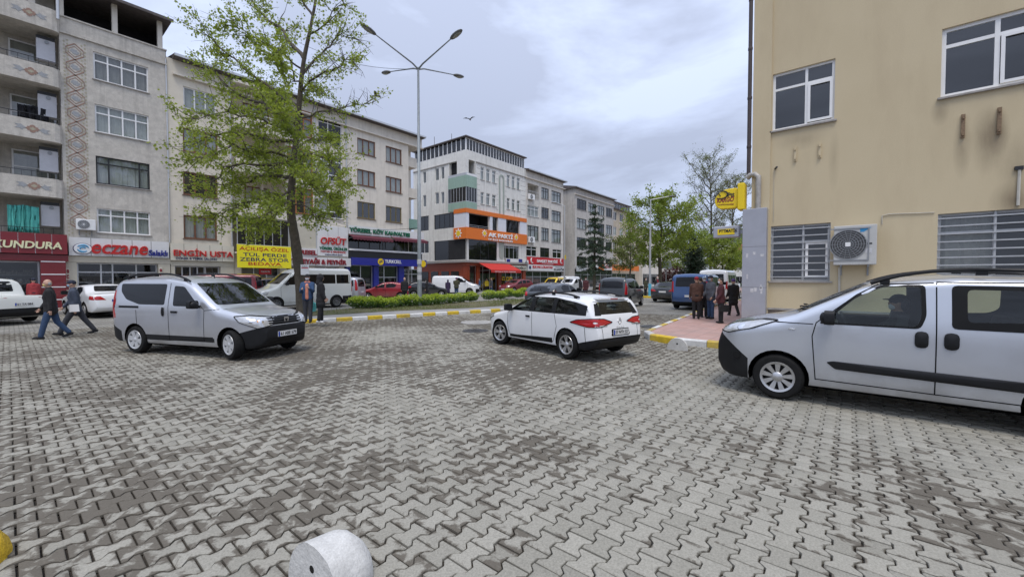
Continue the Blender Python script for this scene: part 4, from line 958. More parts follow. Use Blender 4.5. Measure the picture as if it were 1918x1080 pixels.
# wooded hill
M_hill=mat('wooded_hill',(.055,.085,.035),.95,var=.4,scale=.05,fine=.2)
b=MB(); nx,ny=60,14; gr=np.zeros((nx+1,ny+1))
vs=[];fs=[]
for i in range(nx+1):
    for j in range(ny+1):
        a=R(-75)+R(95)*i/nx; r_=380+j*70; d=Vector((math.cos(a),math.sin(a)))
        h=(math.sin(PI*min(1,j/ny*1.15)))*(70+45*mnoise.noise((d.x*3,d.y*3,1.))+26*mnoise.noise((d.x*9,d.y*9,j*.3)))*(.25+.75*max(0,math.cos((a-R(5))*1.3)))+6*mnoise.noise((i*.9,j*.9,3.))
        vs.append((d.x*r_,d.y*r_,max(-1.,h)))
for i in range(nx):
    for j in range(ny):
        k=i*(ny+1)+j; fs.append((k,k+1,k+ny+2,k+ny+1))
b.add(vs,fs); tag(b.build('hills',M_hill,smooth=80),kind='structure')
# ---------------------------------------------------------------- post office on the right
FPs=lambda px,py: onX(px,py,WX)
STAINS=[(FPs(1850,262),(.35,.9),.75),(FPs(1802,280),(.18,.8),.8),(FPs(1905,375),(.5,.55),.8),(FPs(1930,300),(.6,.9),.6),(FPs(1872,250),(.2,.6),.7),(FPs(1500,262),(.8,.35),.45),(FPs(1562,300),(.15,1.),.4),(FPs(1760,210),(.2,.4),.5),(FPs(1600,560),(1.5,.4),.35)]
def ptt_material():
    m,n,b,o=NM('ochre_render'); v=coordn(n)
    no=nd(n,'ShaderNodeTexNoise',Scale=.55,Detail=6,Roughness=.6); n.links.new(v,no.inputs['Vector'])
    c=mixc(n,no.outputs[0],(.53,.44,.28),(.605,.51,.34))
    st=nd(n,'ShaderNodeTexNoise',Scale=1.,Detail=7,Roughness=.62); n.links.new(coordn(n,True,(1,1.1,.3)),st.inputs['Vector'])
    c=mixc(n,ramp(n,st.outputs[0],[(.48,0.),(.8,.4)]),c,(.40,.31,.195))
    # run-off stains below sills and old brackets: soft-edged spots broken up by the noise
    for (a_,z_),(ra,rz),k in STAINS:
        vm=n.nodes.new('ShaderNodeVectorMath'); vm.operation='SUBTRACT'; vm.inputs[1].default_value=(WX,-a_,z_); n.links.new(v,vm.inputs[0])
        vs_=n.nodes.new('ShaderNodeVectorMath'); vs_.operation='MULTIPLY'; vs_.inputs[1].default_value=(0,1/ra,1/rz); n.links.new(vm.outputs[0],vs_.inputs[0])
        ln=n.nodes.new('ShaderNodeVectorMath'); ln.operation='LENGTH'; n.links.new(vs_.outputs[0],ln.inputs[0])
        f=mixc(n,1.,ramp(n,ln.outputs['Value'],[(.1,k),(1.,0.)]),ramp(n,st.outputs[0],[(.3,.25),(.62,1.)]),'MULTIPLY')
        c=mixc(n,f,c,(.15,.11,.07))
    fi=nd(n,'ShaderNodeTexNoise',Scale=60.,Detail=4); n.links.new(v,fi.inputs['Vector']); c=mixc(n,1.,c,ramp(n,fi.outputs[0],[(.3,.93),(.7,1.06)]),'MULTIPLY')
    n.links.new(c,b.inputs['Base Color']); b.inputs['Roughness'].default_value=.88
    bp=n.nodes.new('ShaderNodeBump'); bp.inputs['Strength'].default_value=.3; bp.inputs['Distance'].default_value=.01; n.links.new(mixc(n,.7,fi.outputs[0],no.outputs[0]),bp.inputs['Height']); n.links.new(bp.outputs[0],b.inputs['Normal'])
    return m
M_ptt=ptt_material()
FP=F('X',WX)
pe0=FP.a(1411,200); pe1=FP.a(1437,550)
PB=FP.root('post_office','ochre rendered post office with white windows and barred ground floor windows','building',pe0)
pw_=[FP.rect(1448,1562,140,246),FP.rect(1765,1985,55,183),FP.rect(1444,1554,424,526),FP.rect(1757,1985,401,520)]
ptop=16.
wall(PB,pe0,pe0+14,0.1,ptop,pw_,M_ptt,deep=1.2)
cp=FP.a(1448,100)
b=MB(); b.box(pe0-.0,cp-.02,-.07,-.001,0.1,ptop); reg(b.build('corner_pilaster',M_ptt,PB),PB)
window(PB,pw_[0],(0,.56,1),(0,.72,1),fw_=.07,gm=M_pane,curtain=None); window(PB,pw_[1],(0,.50,1),(0,.74,1),fw_=.09,gm=M_pane,curtain=None)
def leaf_sash(r_,x0,x1,z0,z1):
    a0,a1,u,v=r_; b=MB(); p,q=a0+(a1-a0)*x0,a0+(a1-a0)*x1; s,t=u+(v-u)*z0,u+(v-u)*z1; w_=.07
    for bx in ((p,q,s,s+w_),(p,q,t-w_,t),(p,p+w_,s+w_,t-w_),(q-w_,q,s+w_,t-w_)): b.box(bx[0],bx[1],.045,.068,bx[2],bx[3])
    reg(b.build('window_sash',M_white,PB),PB)
leaf_sash(pw_[0],.58,.97,.05,.70); leaf_sash(pw_[1],.53,.98,.05,.72)
M_pgrey=mat('grey_painted_steel',(.42,.43,.44),.5,metal=.2,var=.08,scale=6)
for r_ in pw_[2:]:
    w_=window(PB,r_,(0,.56,1) if r_ is pw_[2] else (0,.5,1),(0,.70,1),fm=M_pgrey,fw_=.065,y=.12,gm=M_pane,curtain=(M_curt2,[(0,.5)]) if r_ is pw_[3] else None)
    for k in range(8):
        z=r_[2]+(r_[3]-r_[2])*(k+.6)/8.2; q=MB(); q.bar((r_[0]-.02,.03,z),(r_[1]+.02,.03,z),.02,.035); sub(q,'bar',M_pgrey,w_)
    for t in (0,.56 if r_ is pw_[2] else .5,1):
        x=r_[0]+(r_[1]-r_[0])*t; q=MB(); q.box(x-.02,x+.02,.045,.06,r_[2],r_[3]); sub(q,'bar',M_pgrey,w_)
leaf_sash(pw_[2],.60,.97,.06,.68)
# the face towards the street
b=MB(); b.box(pe0-.004,pe0,0.001,18,.1,ptop); reg(b.build('street_wall',M_ptt,PB),PB)
b=MB(); b.box(pe0+.02,pe0+14,1.3,18,.1,ptop-.02); reg(b.build('house_core',M_dark,PB),PB)
# plinth of dark wood-like boards low on the wall
M_board=mat('weathered_boards',(.21,.165,.13),.85,var=.25,scale=12)
for k in range(3): 
    b=MB(); b.box(pe1+.03,pe0+14,-.045,-.002,.14+k*.19,.14+k*.19+.175); reg(b.build('plinth_board',M_board,PB),PB)
b=MB(); b.box(pe1+.02,pe0+14,-.09,-.002,.72,.78); reg(b.build('plinth_cap',M_sill,PB),PB)
# grey metal corner cabinet, pipes, cables, stains with their own rust spikes
M_cab=mat('grey_metal_cladding',(.40,.41,.45),.42,metal=.35,var=.05,scale=3,blotch=.15,stain_col=(.28,.28,.3))
cb0=FP.a(1394,550)-.02; cz=FP.pt(1436,391)[1]
b=MB(); b.box(cb0,pe1,-.34,.35,.1,cz); cab=reg(b.build('corner_cladding',M_cab,PB),PB); mm=cab.modifiers.new('b','BEVEL'); mm.width=.012; mm.segments=2
for z in (cz*.36,cz*.69):
    b=MB(); b.box(cb0-.003,pe1+.003,-.343,-.339,z,z+.008); reg(b.build('cladding_joint',M_joint,PB),PB)
M_peel=mat('paper_scraps',(.55,.55,.56),.8,var=.15,scale=30)
for k in range(9):
    x=rnd.uniform(cb0+.1,pe1-.12); z=rnd.choice([rnd.uniform(2.2,2.6),rnd.uniform(1.2,1.9)]); b=MB(); b.box(x,x+rnd.uniform(.03,.1),-.344,-.341,z,z+rnd.uniform(.04,.16)); reg(b.build('paper_scrap',M_peel,PB),PB)
M_pipe=mat('brown_drainpipe',(.055,.04,.038),.5,var=.15); M_gpipe=mat('galvanised_pipe',(.42,.40,.37),.6,metal=.3,var=.15,scale=10,blotch=.3)
zj=FP.pt(1405,335)[1]
b=MB(); b.tube([(pe0-.1,-.05,ptop),(pe0-.1,-.05,zj+.1)],.06,10)
for z in np.arange(zj+1,ptop,1.6): b.lathe([(.068,z),(.072,z+.02),(.072,z+.07),(.068,z+.09)],10,'z',(pe0-.1,-.05,0))
reg(b.build('drainpipe',M_pipe,PB,smooth=40),PB)
b=MB(); b.tube([(pe0-.14,-.05,zj+.02),(pe0-.05,-.08,zj+.1),(pe0+.1,-.14,zj+.1),(pe0+.2,-.15,zj),(pe0+.2,-.15,zj-.2),(pe0+.2,-.15,cz-.1)],.085,12); reg(b.build('drain_elbow',M_gpipe,PB,smooth=60),PB)
M_cable=mat('white_cable',(.5,.48,.42),.6); M_rust=mat('rusty_bracket',(.22,.15,.09),.8,var=.3,scale=20)
def cable(pts,r_): b=MB(); b.tube(pts,r_,6); reg(b.build('cable',M_cable,PB),PB)
def W3(px,py,y): a_,z_=FP.pt(px,py); return (a_,y,z_)
cable([W3(*p,-.02) for p in ((1652,420),(1652,404),(1665,401),(1750,398))],.012)
cable([W3(1909,318,-.025),W3(1906,385,-.025)],.03)
cable([W3(1572,500,-.03),(FP.pt(1572,600)[0],-.03,.3)],.03)
cable([W3(1450,320,-.02),W3(1449,415,-.02)],.006)
b=MB(); p=FP.pt(1452,316); b.tube([(p[0],0,p[1]),(p[0]+.06,-.12,p[1]+.02)],.03,6); p=FP.pt(1908,314); b.box(p[0]-.07,p[0]+.07,-.06,0,p[1]-.06,p[1]+.03); reg(b.build('wall_camera',M_black,PB),PB)
for px,py,h in ((1804,215,.6),(1872,202,.65),(1490,275,.45),(1536,268,.45)):
    p=FP.pt(px,py); b=MB(); b.box(p[0]-.035,p[0]+.035,-.05,-.001,p[1]-h,p[1]); b.box(p[0]-.02,p[0]+.02,-.09,-.05,p[1]-.12,p[1]-.06); b.box(p[0]-.02,p[0]+.02,-.09,-.05,p[1]-h+.05,p[1]-h+.11); reg(b.build('old_bracket',M_rust if px>1700 else M_ptt,PB),PB)
ac=ac_unit(FP,1563,1640,427,497,'large grey air conditioner with blue mark on the ochre post office wall',out=.5,col=mat('ac_grey',(.50,.50,.48),.5,var=.05,blotch=.1),group=None,big=True)
a0,a1,z0,z1=FP.rect(1563,1640,427,497); M_acblue=mat('ac_blue_mark',(.03,.25,.5),.5); M_dk=mat('dark_print',(.03,.03,.03),.6)
b=MB(); b.prism([(a1-.36,z1-.08),(a1-.12,z1-.08),(a1-.28,z1-.2),(a1-.36,z1-.2)],-.505,-.502,'y'); reg(b.build('blue_mark',M_acblue,ac),ac)
b=MB(); b.box(a1-.33,a1-.24,-.506,-.502,z1-.46,z1-.44); b.box(a1-.2,a1-.1,-.506,-.502,z1-.55,z1-.51); reg(b.build('print_marks',M_dk,ac),ac); b=MB(); b.box(a1-.24,a1-.1,-.505,-.502,z1-.8,z1-.66); reg(b.build('rating_plate',M_peel,ac),ac)
ac_unit(FF,141,178,410,430,'white air conditioner fixed on the ornament column above the pharmacy sign')
ac_unit(FF,988,998,363,373,'white air conditioner under the recessed balcony of the grey-white block')
ac_unit(FF,988,998,443,454,'white air conditioner beside the orange party sign end')
ac_unit(FF,979,986,487,494,'white air conditioner left of the red party sign')
# ================================================================ VEHICLES
M_tyre=mat('tyre_rubber',(.011,.011,.011),.85,var=.25,scale=12,world=False,spec=.25)
M_plastic=mat('black_plastic',(.010,.0105,.012),.5,var=.15,scale=10,world=False,spec=.3)
M_gap=mat('door_gap',(.005,.005,.005),.9,spec=.1)
M_rim=mat('alloy_rim',(.50,.50,.50),.32,metal=.75,var=.12,scale=9,world=False)
M_hub=mat('hubcap_silver',(.56,.57,.58),.4,metal=.35,var=.1,scale=9,world=False)
M_steel=mat('steel_rim',(.16,.16,.16),.5,metal=.5,var=.2,world=False)
M_red=mat('tail_lamp_red',(.42,.008,.012),.15,var=.1,coat=.6); M_lampw=mat('lamp_clear',(.55,.56,.57),.08,metal=.35,var=.25,scale=7,coat=1.,world=False); M_amber=mat('lamp_amber',(.7,.26,.03),.2,coat=.5)
M_plate=mat('number_plate_white',(.72,.72,.70),.5,var=.03); M_pblue=mat('number_plate_blue',(.01,.05,.35),.5); M_ink=mat('black_ink',(.006,.006,.006),.5,spec=.25); M_chrome=mat('chrome',(.75,.75,.76),.12,metal=1.,var=.03)
M_cabin=mat('cabin_trim',(.035,.035,.038),.8,var=.2); M_seat=mat('seat_cloth',(.05,.05,.055),.9,var=.2)
G_car=glass('car_glass_clear',(.72,.80,.77),.9,dark=(.02,.025,.025),refl=.95,fgain=1.1,fadd=.0); G_tint=glass('car_glass_dark',(.08,.09,.1),.10,dark=(.003,.003,.004),refl=.85,fgain=.9,fadd=.0)
def smooth_curve(pts,L,w=.07):
    s=np.arange(-.3,L+.3,.01); z=np.interp(s,[p[0] for p in pts],[p[1] for p in pts]); k=max(1,int(w/.01)); ker=np.hanning(k*2+1); ker/=ker.sum()
    zz=np.convolve(np.pad(z,k,mode='edge'),ker,'valid'); return lambda q: float(np.interp(q,s,zz))
class Car:
    def __init__(s,sp):
        s.sp=sp; s.L=sp['L']; s.hw=sp['W']/2; s.T=smooth_curve(sp['top'],s.L,sp.get('sm',.07)); s.B=smooth_curve(sp.get('bot') or [(0,.40),(.06,.27),(.2,.22),(s.L-.3,.24),(s.L-.08,.32),(s.L,.45)],s.L,.05)
        s.belt=sp['belt']; s.tum=sp.get('tum',.12); s.H=max(p[1] for p in sp['top']); s.xf=sp['wb']/2+sp['fo']
        f,r_=sp.get('rf',.55),sp.get('rr',.3); nf,nr=sp.get('nf',.72),sp.get('nr',.86)
        def plan(q):
            w=1.
            if q<f: t=1-q/f; w=1-(1-nf)*t**2.6
            if q>s.L-r_: t=1-(s.L-q)/r_; w=1-(1-nr)*t**2.6
            return w*s.hw
        s.plan=plan
    def half(s,q,z):
        w=s.plan(q)
        if z>s.belt: return w*(1-s.tum*((z-s.belt)/max(.1,s.H-s.belt))**1.15)
        t=(s.belt-z)/max(.2,s.belt-.25); bul=.016*math.sin(PI*min(1,max(0,t)))
        return w*(1-.05*max(0,t)**3)+bul*0
    def section(s,q,ins=0.,zlo=None,n=11):
        T=s.T(q)-ins; B=s.B(q) if zlo is None else zlo
        if T-B<.04: T=B+.04
        r_=min(s.sp.get('rt',.11),(T-B)*.42); rb=min(.06,(T-B)*.2); cr=.045*min(1,(T-B))
        T2=T-cr; pts=[(0.,B),(max(.02,s.half(q,B+rb)-ins-rb)*.6,B)]
        hb=s.half(q,B+rb)-ins
        for a in (90,45): pts.append((hb-rb+rb*math.cos(R(a)),B+rb-rb*math.sin(R(a))))
        z0,z1=B+rb,T2-r_
        for i in range(n): z=z0+(z1-z0)*i/(n-1); pts.append((max(.03,s.half(q,z)-ins),z))
        h1=max(.03,s.half(q,z1)-ins); rr=min(r_*1.25,h1*.8)
        for a in (18,36,54,72,90): pts.append((h1-rr+rr*math.cos(R(a)),z1+r_*math.sin(R(a))))
        h2=h1-rr
        for t in (.66,.33,0.): pts.append((h2*t,T2+cr*(1-(h2*t/h2)**2 if h2>1e-6 else 1)))
        return pts
    def loft(s,s0,s1,ds,ins=0.,zlo=None,zone=None,mats=None):
        st=[s0]; q=s0; ends=[.008,.02,.035,.055,.08,.11]
        st=sorted({s0,s1,*[s0+e for e in ends],*[s1-e for e in ends],*np.arange(s0+.14,s1-.13,ds)})
        secs=[s.section(q,ins,zlo) for q in st]; K=len(secs[0]); b=MB()
        rows=[]
        for q,sc in zip(st,secs):
            x=s.xf-q; ring=[(x,y,z) for y,z in sc]+[(x,-y,z) for y,z in sc[-2:0:-1]]; rows.append(ring)
        n=len(rows[0])
        for rg in rows: b.v+=rg
        for i in range(len(rows)-1):
            for j in range(n):
                f=(i*n+j,i*n+(j+1)%n,(i+1)*n+(j+1)%n,(i+1)*n+j); mi=0
                if zone:
                    c=[sum(b.v[k][a] for k in f)/4 for a in range(3)]; mi=zone(s.xf-c[0],abs(c[1]),c[2])
                b.f.append(f); b.m.append(mi)
        for i,e in ((0,1),(len(rows)-1,-1)):
            f=tuple(i*n+j for j in range(n)); c=[sum(b.v[k][a] for k in f)/n for a in range(3)]
            b.f.append(f[::e]); b.m.append(zone(s.xf-c[0],abs(c[1]),c[2]) if zone else 0)
        me=b.mesh('loft',mats or [M_cabin],smooth=38)
        if zone:
            bm=bmesh.new(); bm.from_mesh(me)
            for (q0,z0),(q1,z1) in s.sp.get('cutlines',[]):
                d=Vector((-(q1-q0),0,z1-z0)); n_=Vector((-d.z,0,d.x)).normalized()
                bmesh.ops.bisect_plane(bm,geom=bm.verts[:]+bm.edges[:]+bm.faces[:],dist=1e-5,plane_co=Vector((s.xf-q0,0,z0)),plane_no=n_)
            for f in bm.faces:
                c=f.calc_center_median(); f.material_index=zone(s.xf-c.x,abs(c.y),c.z); f.smooth=True
            bm.to_mesh(me); bm.free()
            try: me.set_sharp_from_angle(angle=R(38))
            except Exception: pass
        return me
def boolean(me,cutters,mats=None):
    o=bpy.data.objects.new('tmp',me); tmp=[o]
    for c in cutters:
        k=bpy.data.objects.new('cut',c); tmp.append(k); md=o.modifiers.new('b','BOOLEAN'); md.operation='DIFFERENCE'; md.solver='EXACT'; md.object=k
        try: md.material_mode='TRANSFER'
        except Exception: pass
    return evaluated(tmp)
def dense(poly,step=.07):
    out=[]
    for i in range(len(poly)):
        a,b=poly[i],poly[(i+1)%len(poly)]; n=max(1,int(math.hypot(b[0]-a[0],b[1]-a[1])/step))
        out+=[(a[0]+(b[0]-a[0])*k/n,a[1]+(b[1]-a[1])*k/n) for k in range(n)]
    return out
def rounded(poly,r_=.06,n=3):
    out=[]; m=len(poly)
    for i in range(m):
        p,q,t=Vector(poly[i-1]),Vector(poly[i]),Vector(poly[(i+1)%m]); a=(p-q); b=(t-q); k=min(r_,a.length*.45,b.length*.45); A=q+a.normalized()*k; B_=q+b.normalized()*k
        for j in range(n+1):
            u=j/n; out.append(tuple(A*(1-u)**2+q*2*u*(1-u)+B_*u*u))
    return out
class Skin:
    """lays flat outlines onto a body shell by casting along an axis"""
    def __init__(s,me,xf,L_=4.,hw=.85): 
        s.L=L_; s.hw=hw; bm=bmesh.new(); bm.from_mesh(me); s.t=BVHTree.FromBMesh(bm); bm.free(); s.xf=xf
    def hit(s,view,u,v,off):
        if view in ('L','R'):
            sg=1 if view=='L' else -1; r_=s.t.ray_cast(Vector((s.xf-u,sg*3,v)),Vector((0,-sg,0)))
        elif len(view)==2:                       # corner views: u runs along the diagonal, + towards the side
            fx=1 if view[0]=='F' else -1; sy=1 if view[1]=='L' else -1; cx=s.xf-.12 if fx>0 else s.xf-s.L+.12; k=.70711
            p=Vector((cx-fx*k*u,sy*(s.hw-.12)+sy*k*u,v)); dd=Vector((-fx*k,-sy*k,0)); r_=s.t.ray_cast(p-dd*2.,dd)
        elif view=='T': r_=s.t.ray_cast(Vector((s.xf-u,v,4)),Vector((0,0,-1)))
        else:
            sg=1 if view=='F' else -1; r_=s.t.ray_cast(Vector((sg*6,u,v)),Vector((-sg,0,0)))
        if r_[0] is None: return None
        d={'L':Vector((0,1,0)),'R':Vector((0,-1,0)),'F':Vector((1,0,0)),'B':Vector((-1,0,0)),'T':Vector((0,0,1))}[view] if len(view)==1 else -dd
        nn=r_[1] if r_[1].dot(d)>0 else -r_[1]
        return r_[0]+nn*off
    def panel(s,view,poly,off=.006,rings=3,mb=None,step=.07):
        mb=mb or MB(); p=dense(poly,step); cx=sum(a[0] for a in p)/len(p); cy=sum(a[1] for a in p)/len(p); last=None; rowsv=[]
        for k in range(rings+1):
            f=1-k/rings; row=[]
            for u,v in p:
                h=s.hit(view,cx+(u-cx)*max(f,.02),cy+(v-cy)*max(f,.02),off if k else off*.4)
                if h is None: h=last
                if h is None: return mb
                last=h; row.append(tuple(h))
            rowsv.append(row)
        n=len(p); o=len(mb.v)
        for rw_ in rowsv: mb.v+=rw_
        for k in range(rings):
            for i in range(n): mb.f.append((o+k*n+i,o+k*n+(i+1)%n,o+(k+1)*n+(i+1)%n,o+(k+1)*n+i)); mb.m.append(0)
        mb.f.append(tuple(o+rings*n+i for i in range(n))); mb.m.append(0)
        return mb
    def ring(s,view,outer,inner,off=.004):
        mb=MB(); pr=None; n=len(outer)
        H=[(s.hit(view,*outer[i],off),s.hit(view,*inner[i],off)) for i in range(n)]
        for i in range(n):
            a,b=H[i],H[(i+1)%n]
            if None in a or None in b: continue
            mb.quad(a[0],b[0],b[1],a[1])
        return mb
    def line(s,view,pts,w=.011,off=.0035,mb=None):
        mb=mb or MB(); q=[]
        for i in range(len(pts)-1):
            a,b=pts[i],pts[i+1]; n=max(1,int(math.hypot(b[0]-a[0],b[1]-a[1])/.06)); q+=[(a[0]+(b[0]-a[0])*k/n,a[1]+(b[1]-a[1])*k/n) for k in range(n)]
        q.append(pts[-1]); pr=None
        for i,(u,v) in enumerate(q):
            a,b=q[max(0,i-1)],q[min(len(q)-1,i+1)]; d=Vector((b[0]-a[0],b[1]-a[1])); d=d.normalized() if d.length>0 else Vector((1,0)); nx,ny=-d.y*w/2,d.x*w/2
            h0,h1=s.hit(view,u+nx,v+ny,off),s.hit(view,u-nx,v-ny,off)
            if h0 is None or h1 is None: pr=None; continue
            if pr: mb.quad(pr[0],pr[1],h1,h0)
            pr=(h0,h1)
        return mb
_wh={}
def wheel_parts(kind,r_):
    """meshes: tyre, rim (centre plane at y=0, outside = +y)"""
    key=(kind,round(r_,3))
    if key in _wh: return _wh[key]
    w=.2 if r_<.34 else .22; ri=r_*.68
    t=MB(); t.lathe([(ri,-w/2),(ri+.03,-w/2-.004),(r_-.03,-w/2),(r_-.006,-w/2+.03),(r_,-w/2+.06),(r_,w/2-.06),(r_-.006,w/2-.03),(r_-.03,w/2),(ri+.03,w/2+.004),(ri,w/2),(ri-.012,w/2-.03),(ri-.012,-w/2)],36,'y'); tm=t.mesh('tyre',M_tyre,smooth=45)
    b=MB(); b.lathe([(ri,w/2+.001),(ri-.004,w/2+.008),(ri-.03,w/2-.002),(ri-.034,w/2-.05)],32,'y',mi=0)
    b.lathe([(0.001,w/2-.07),(ri-.01,w/2-.07)],32,'y',mi=1)
    n={'five':5,'six':6,'nine':9,'steel':8,'twin':5}[kind]
    def spoke(a,w0,w1,y0,y1):
        ca_,sa_=math.cos(a),math.sin(a); ri0,ri1=.05,ri-.02
        def P(r1,t,y): return (r1*ca_-t*sa_,y,r1*sa_+t*ca_)
        vs=[P(ri0,-w0,y0),P(ri0,w0,y0),P(ri1,w1,y1),P(ri1,-w1,y1),P(ri0,-w0,y0-.04),P(ri0,w0,y0-.04),P(ri1,w1,y1-.04),P(ri1,-w1,y1-.04)]
        b.add(vs,[(0,1,2,3),(0,4,5,1),(1,5,6,2),(2,6,7,3),(3,7,4,0)],0)
    for k in range(n):
        a=2*PI*k/n+.2
        if kind=='twin': spoke(a-.17,.018,.022,w/2-.022,w/2-.008); spoke(a+.17,.018,.022,w/2-.022,w/2-.008)
        elif kind=='six': spoke(a,.038,.055,w/2-.005,w/2+.002)
        elif kind=='five': spoke(a,.03,.04,w/2-.02,w/2-.006)
        elif kind=='nine': spoke(a,.017,.034,w/2-.02,w/2-.006)
        else: spoke(a,.03,.05,w/2-.05,w/2-.03)
    b.lathe([(.0,w/2+.004),(.045,w/2),(.065,w/2-.015),(.065,w/2-.05)],18,'y',mi=0)
    rm=b.mesh('rim',[M_hub if kind=='six' else (M_steel if kind=='steel' else M_rim),M_ink],smooth=35)
    _wh[key]=(tm,rm); return tm,rm
def add_wheels(root,sp,kind,steer=0.,yw=None):
    r_=sp['r']; tm,rm=wheel_parts(kind,r_); yy=sp['W']/2-.105 if yw is None else yw
    for x,st in ((sp['wb']/2,steer),(-sp['wb']/2,0.)):
        for sg in (1,-1):
            o=bpy.data.objects.new('wheel',tm); C.objects.link(o); o.parent=root; o.location=(x,sg*yy,r_); o.rotation_euler=(0,rnd.uniform(0,6.28)*0,st+(0 if sg>0 else PI))
            k=bpy.data.objects.new('rim',rm); C.objects.link(k); k.parent=o
def part(mb,name,m_,root,smooth=45): return mb.build(name,m_,root,smooth,off=(0,0,0))
def number_plate(root,x,y,z,txt,front,skin=None,view='B',tilt=0):
    sg=1 if front else -1
    b=MB(); b.box(-.26,.26,-.012,0,-.057,.057); o=b.build('number_plate',M_plate,root,off=(0,0,0)); o.location=(x,y,z); o.rotation_euler=(tilt,0,PI/2 if front else -PI/2)
    b=MB(); b.box(-.258,-.215,-.0145,-.0122,-.053,.053); b.build('country_band',M_pblue,o,off=(0,0,0))
    if txt:
        q=bpy.data.objects.new('lettering',textmesh(txt,M_ink,-.195,.24,-.036,.038,-.0125,.003,.012)); C.objects.link(q); q.parent=o
    return o
def make_car(name,sp,label,paintm,group=None,wheel='five',glassm=None,hero=False,zone=None,steer=0.,plate='',rear_plate_z=.75,extra=None):
    car=Car(sp); root=thing(name,label,sp.get('cat','car'),(0,0,0),0,group); gm=glassm or G_tint
    shell=car.loft(0,car.L,.032 if hero else .06,zone=zone,mats=[paintm,M_plastic,M_gap]); sk=Skin(shell,car.xf,car.L,car.hw)
    cuts=[]
    c=MB(); 
    for x in (sp['wb']/2,-sp['wb']/2):
        for sg in (1,-1): c.lathe([(0.001,sg*(car.hw-.33)),(sp['r']+.05,sg*(car.hw-.33)),(sp['r']+.055,sg*(car.hw+.2)),(0.001,sg*(car.hw+.2))],26,'y',(x,0,sp['r']+.01))
    cuts.append(c.mesh('c',[M_gap]))
    if hero:
        cuts.insert(0,car.loft(sp['cab'][0],sp['cab'][1],.08,ins=.05,zlo=sp['cab'][2],mats=[M_cabin]))
        c=MB()
        for w_ in sp['side']: c.prism([(car.xf-a,b) for a,b in rounded(w_,.05)],-2,2,'y')
        cuts.append(c.mesh('c',[M_gap]))
        c=MB(); c.prism(rounded(sp['wind'],.05),car.xf-sp['cab'][0]-1.15,car.xf,'x'); cuts.append(c.mesh('c',[M_gap]))
        if sp.get('rear'): c=MB(); c.prism(rounded(sp['rear'],.05),-car.L,car.xf-sp['cab'][1]+.45,'x'); cuts.append(c.mesh('c',[M_gap]))
    me=boolean(shell.copy(),cuts)
    try: me.set_sharp_from_angle(angle=R(38))
    except Exception: pass
    body=bpy.data.objects.new('body',me); C.objects.link(body); body.parent=root
    # glass
    for v in ('L','R'):
        for i,w_ in enumerate(sp['side']): part(sk.panel(v,rounded(w_,.05),.004),'side_window',gm if not (hero and sp.get('dark_side')) else G_tint,root)
    part(sk.panel('F',rounded(sp['wind'],.06),.004,4),'windscreen',G_car if hero else gm,root)
    if sp.get('rear'): part(sk.panel('B',rounded(sp['rear'],.06),.004,3),'rear_window',gm,root)
    # lamps
    for sg in (1,-1):
        if sp.get('head') and not sp.get('head_d'): part(sk.panel('F',rounded([(sg*a,b) for a,b in sp['head']],.03),.008,3,step=.05),'headlight',M_lampw,root)
        if sp.get('tail') and not sp.get('tail_d'): part(sk.panel('B',rounded([(sg*a,b) for a,b in sp['tail']],.03),.008,3,step=.05),'tail_light',M_red,root)
        v='L' if sg>0 else 'R'
        if sp.get('head_d'): part(sk.panel('F'+v,rounded(sp['head_d'],.03),.008,3,step=.05),'headlight',M_lampw,root)
        if sp.get('tail_d'): part(sk.panel('B'+v,rounded(sp['tail_d'],.03),.008,3,step=.05),'tail_light',M_red,root)
        for key,vw in (('head_d','F'),('tail_d','B')):
            if sp.get(key):
                q=rounded(sp[key],.03); part(sk.line(vw+v,q+q[:1],.014,.011),'lamp_rim',M_ink,root)
        if sp.get('head_d'):
            q=sp['head_d']; cu=sum(a for a,_ in q)/len(q); cz_=sum(b_ for _,b_ in q)/len(q)
            for du in (-.12,.06): part(sk.panel('F'+v,[(cu+du+.055*math.cos(t),cz_-.005+.05*math.sin(t)) for t in np.linspace(0,2*PI,13)[:-1]],.013,2,step=.03),'lamp_reflector',M_chrome,root)
        if sp.get('head_s'): part(sk.panel(v,rounded(sp['head_s'],.03),.008,2,step=.05),'headlight',M_lampw,root)
        if sp.get('tail_s'): part(sk.panel(v,rounded(sp['tail_s'],.03),.008,2,step=.05),'tail_light',M_red,root)
    # gaps between panels, handles, mirrors
    for v in ('L','R'):
        for ln in sp.get('lines',[]): part(sk.line(v,ln),'panel_gap',M_gap,root)
        for (u,z,w_,h) in sp.get('handles',[]): part(sk.panel(v,rounded([(u-w_/2,z-h/2),(u+w_/2,z-h/2),(u+w_/2,z+h/2),(u-w_/2,z+h/2)],min(w_,h)*.45),.03,2,step=.04),'door_handle',sp.get('hm',M_plastic),root)
        sg=1 if v=='L' else -1; mx,mz=sp.get('mirror',(1.45,1.08)); h=sk.hit(v,mx,mz,0.)
        if h is not None:
            b=MB(); b.prism(rounded([(h.y+sg*.04,h.z-.03),(h.y+sg*.25,h.z-.02),(h.y+sg*.24,h.z+.15),(h.y+sg*.05,h.z+.15)],.05,4),h.x-.05,h.x+.05,'x'); b.ell((h.x+.05,h.y+sg*.145,h.z+.06),(.05,.09,.075),12,8); b.bar((h.x,h.y-sg*.02,h.z),(h.x+.01,h.y+sg*.08,h.z+.03),.05,.05); part(b,'wing_mirror',sp.get('mm',M_plastic),root)
    for ln in sp.get('rlines',[]): part(sk.line('B',ln),'panel_gap',M_gap,root)
    if sp.get('grille'): part(sk.panel('F',sp['grille'],.007,3),'grille',M_plastic,root)
    add_wheels(root,sp,wheel,steer)
